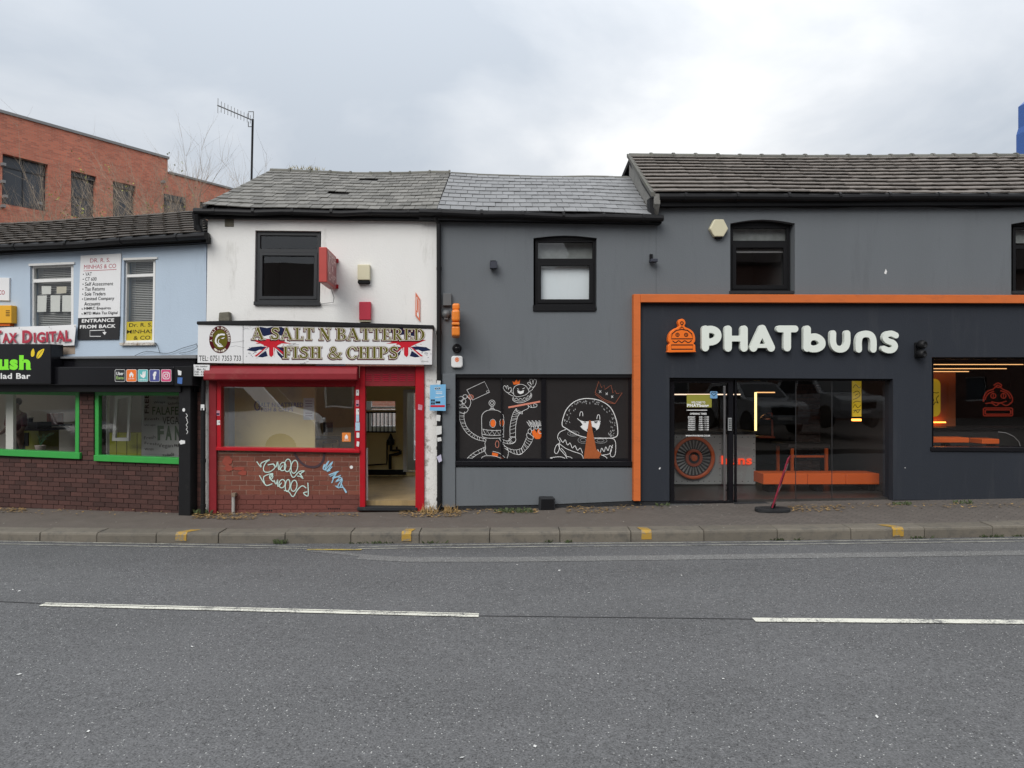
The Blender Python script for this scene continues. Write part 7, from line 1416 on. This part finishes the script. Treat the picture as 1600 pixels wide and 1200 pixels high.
cwin = [[(.80, .98), (.22, 1.30), (-.35, 1.36), (-.35, .98)], [(-.43, .98), (-.43, 1.36), (-1.1, 1.32), (-1.6, 1.02)]]
SV = mat('grey car paint', (.24, .25, .26), .3, .05, coat=.5); SL = mat('silver car paint', (.60, .61, .62), .28, .04, coat=.5); DK = mat('dark blue car paint', (.02, .025, .04), .25, .05, coat=.5)
fz = nz(12) + .42
vehicle('parked_car', 'grey tall car parked nose on opposite, reflected left of centre in the big window', 'car', (11.2, -1.6, fz), rad(90), suvp, 1.15, 1.86, .22, swin, [('windscreen', (1.05, 1.25), (.5, 1.70), .86)], (1.4, -1.4), .36, SV, [(2.2, .68, .88, .16, .38, .16)], (2.27, .78, .95, .26))
vehicle('parked_car', 'grey hatchback parked nose on opposite, reflected right of centre in the big window', 'car', (14.2, -1.6, fz + .2), rad(90), suvp, 1.15, 1.84, .22, swin, [('windscreen', (1.05, 1.25), (.5, 1.70), .86)], (1.4, -1.4), .35, SV, [(2.2, .68, .88, .16, .38, .16)], (2.27, .78, .95, .24))
vehicle('parked_car', 'dark blue car parked far along the near side, reflected in the left shop window', 'car', (-22.5, 2.3, road_z(-22, 2.3) + .1), rad(8), carp, .95, 1.76, .3, cwin, [('windscreen', (.92, 1.02), (.3, 1.35), .86)], (1.3, -1.3), .32, DK, [(2.05, .62, .66, .16, .36, .14)], (2.1, .55, .8, .16))
vehicle('parked_car', 'silver car parked in the yard seen through the open chip shop door', 'car', (-1.45, 18.6, -.32), rad(180), carp, .95, 1.76, .3, cwin, [('windscreen', (.92, 1.02), (.3, 1.35), .86)], (1.3, -1.3), .32, SL, [(2.05, .62, .66, .16, .36, .14)], (2.1, .55, .8, .16))
# ================================================================== houses across the road (seen only in the glass)
OB = brickmat('opposite brick', (.16, .07, .05), (.10, .05, .04), (.16, .13, .11), Pl(-12, 0)); M['opp_roof'] = mat('opposite roof tile', (.06, .045, .04), .9, .3, 4)
M['opp_door'] = mat('opposite door', (.03, .05, .10), .4)
for i in range(9):
    x0 = -38 + i * 9; up3 = 3.2 if x0 >= 6 else 0; zg = nz(max(-30, min(30, x0))) + .2; y0 = -12.5; t = thing('terraced_house', 'dark brick terraced house opposite, seen only as a reflection in the glass', 'house', Vector((x0 + 4.5, y0, zg)), 'terraced houses across the road')
    wl_ = MB(); hs = []
    for a, b_, c_, d_ in ((.9, 2.1, .9, 2.3), (3.1, 4.1, 0.02, 2.1), (5.2, 6.6, .9, 2.3), (.9, 2.1, 3.4, 4.7), (5.2, 6.6, 3.4, 4.7)): hs.append([Vector((x0 + a, y0, zg + c_)), Vector((x0 + b_, y0, zg + c_)), Vector((x0 + b_, y0, zg + d_)), Vector((x0 + a, y0, zg + d_))])
    pp_ = Pl(y0, 0); pp_.n = Vector((0, 1, 0)); wl_.wall3([[Vector((x0, y0, zg - .3)), Vector((x0 + 8.98, y0, zg - .3)), Vector((x0 + 8.98, y0, zg + 5.4 + up3)), Vector((x0, y0, zg + 5.4 + up3))]] + hs, pp_, .3); wl_.build('wall', OB, t)
    for k, h in enumerate(hs):
        b_ = MB(); b_.prism([p + Vector((0, -.16, 0)) for p in h], Vector((0, -.04, 0)))
        if k == 1: b_.build('door', M['opp_door'], t)
        else:
            f_ = b_.build('window', M['upvc'], t); c_ = sum(h, Vector()) / 4; b_ = MB(); b_.prism([c_ + (p - c_) * .88 + Vector((0, -.15, 0)) for p in h], Vector((0, -.004, 0))); b_.build('pane', M['far_glass'], f_)
    b_ = MB(); b_.prism([Vector((x0, y0 + .25, zg + 5.25 + up3)), Vector((x0 + 8.98, y0 + .25, zg + 5.25 + up3)), Vector((x0 + 8.98, y0 - 3.8, zg + 8.5 + up3)), Vector((x0, y0 - 3.8, zg + 8.5 + up3))], Vector((0, -.05, -.12))); rfo = b_.build('roof', M['opp_roof'], t)
    b_ = MB(); b_.box((x0 + .6, y0 - 3.6, zg + 8.5 + up3), .9, .6, 1.5); b_.build('chimney', OB, t)
    b_ = MB(); b_.box((x0 + 4.49, y0 - 4.2, zg + 2.6 + up3 / 2), 8.9, 7.6, 5.2 + up3); b_.build('body', OB, t)
# ================================================================== litter, weeds and small things on the ground
M['leaf_dry'] = mat('dry leaf', (.26, .165, .062), .8, .3, 20, isl=.55); M['weed'] = mat('weed leaf', (.060, .082, .030), .7, .3, 10, isl=.4); M['leaf_y'] = mat('yellow leaf', (.40, .30, .04), .8, isl=.3)
def litter(name, spots, mt, lb, size=.035, up=.0, cat='leaves'):
    b_ = MB()
    for px0, px1, py0, py1, n in spots:
        for _ in range(n):
            p = PV(R.uniform(px0, px1), R.uniform(py0, py1) if R.random() < .5 else (py0 + (py1 - py0) * R.random() ** 2), .006); a = R.uniform(0, 6.28); s_ = size * R.uniform(.5, 1.3); v = Vector((math.cos(a), math.sin(a), R.uniform(-.1, .3 + up))) * s_; w_ = Vector((-math.sin(a), math.cos(a), R.uniform(-.1, .2 + up * .5))) * s_ * .5; p.z += R.uniform(0, .03 + up * .08)
            b_.add([p - v, p - v * .2 + w_, p + v, p - v * .2 - w_ * .8], [[0, 1, 2], [0, 2, 3]])
    return tag(b_.build(name, mt), lb, cat, kind='stuff')
litter('leaf_litter', [(300, 338, 800, 810, 240), (338, 400, 803, 812, 200), (400, 560, 803, 808, 90), (625, 690, 796, 808, 300), (692, 720, 796, 808, 170), (884, 960, 793, 802, 160), (960, 1040, 791, 797, 40), (1230, 1320, 791, 800, 170), (1320, 1600, 788, 794, 130), (0, 40, 795, 801, 110), (40, 280, 797, 805, 60), (720, 840, 797, 803, 120)], M['leaf_dry'], 'dry brown leaf litter gathered along the foot of the shop walls', .030)
litter('scattered_leaves', [(0, 1600, 800, 826, 90), (1040, 1160, 790, 796, 60)], mat('pale scrap', (.30, .28, .24), .8, isl=.5), 'pale scraps and leaf bits scattered over the pavement', .016)
def weeds(px0, px1, py, n, h, lb):
    b_ = MB()
    for _ in range(n):
        p = PV(R.uniform(px0, px1), py + R.uniform(-1.5, 2), 0); a = R.uniform(0, 6.28); q = p + Vector((math.cos(a) * h * .6, math.sin(a) * h * .4, h * R.uniform(.2, 1))); s_ = (q - p).cross(Vector((0, 1, .3))).normalized() * h * .16; md = (p + q) / 2 + Vector((0, 0, h * .15)); b_.add([p, md - s_, q, md + s_], [[0, 1, 2, 3]])
    return tag(b_.build('weeds', M['weed']), lb, 'weeds', kind='stuff')
weeds(775, 832, 800, 140, .075, 'green weeds at the foot of the grey stall riser left of the black box'); weeds(1395, 1425, 788, 70, .055, 'small weeds at the corner right of the big shop window'); weeds(1490, 1520, 786, 60, .06, 'green weed tuft below the right hand shop window'); weeds(1024, 1046, 790, 40, .06, 'tiny weeds left of the glass entrance door'); weeds(296, 330, 803, 70, .10, 'weeds by the black pipe at the brown brick corner')
tuf = MB()
for _ in range(130):
    p = PV(R.choice((R.uniform(655, 682), R.uniform(694, 716))), R.uniform(796, 803), 0); q = p + Vector((R.gauss(0, .05), R.gauss(0, .03), R.uniform(.04, .16))); s_ = Vector((.008, 0, 0)); tuf.add([p - s_, p + s_, q], [[0, 1, 2]])
tag(tuf.build('dry_weeds', M['leaf_dry']), 'dry straw coloured weeds either side of the downpipe foot', 'weeds', kind='stuff')
gw_ = MB()
for px0, px1, n in ((428, 448, 45), (548, 620, 26), (660, 700, 14), (850, 862, 8), (884, 894, 12), (1195, 1225, 14), (1240, 1256, 8), (1420, 1460, 18), (1525, 1600, 50)):
    for _ in range(n):
        px = R.uniform(px0, px1); X = 0
        for _i in range(5): X = (px - 800) / F * kerb(X)[0]
        ky, zt, zb = kerb(X); p = Vector((X, ky - R.uniform(.0, .05), zb + .008)); a = R.uniform(0, 6.28); h = R.uniform(.012, .04 if px0 != 428 else .065); q = p + Vector((math.cos(a) * .03, -abs(math.sin(a)) * .02, h)); s_ = Vector((.010, 0, .004)); gw_.add([p - s_, p + s_, q + s_ * .5, q - s_ * .5], [[0, 1, 2, 3]])
tag(gw_.build('gutter_weeds', M['weed']), 'moss and small weeds along the foot of the kerb', 'weeds', kind='stuff')

sc_b = MB()
for px, py in [(20, 921), (30, 923), (848, 876), (808, 882), (675, 946), (920, 926), (1346, 919), (874, 891), (722, 1183), (560, 1040), (1130, 1060), (300, 1010), (1400, 1100), (150, 1090), (985, 1020)] + [(R.uniform(0, 1600), R.uniform(870, 1190)) for _ in range(16)]:
    p = RD(px, py, .006); a = R.uniform(0, 6.28); s_ = R.uniform(.008, .022); v = Vector((math.cos(a), math.sin(a), .1)) * s_; w_ = Vector((-math.sin(a), math.cos(a), .15)) * s_ * .5; sc_b.add([p - v, p + w_, p + v, p - w_], [[0, 1, 2, 3]])
tag(sc_b.build('road_grit', M['tie']), 'small pale scraps of grit lying on the road surface', 'grit', kind='stuff')
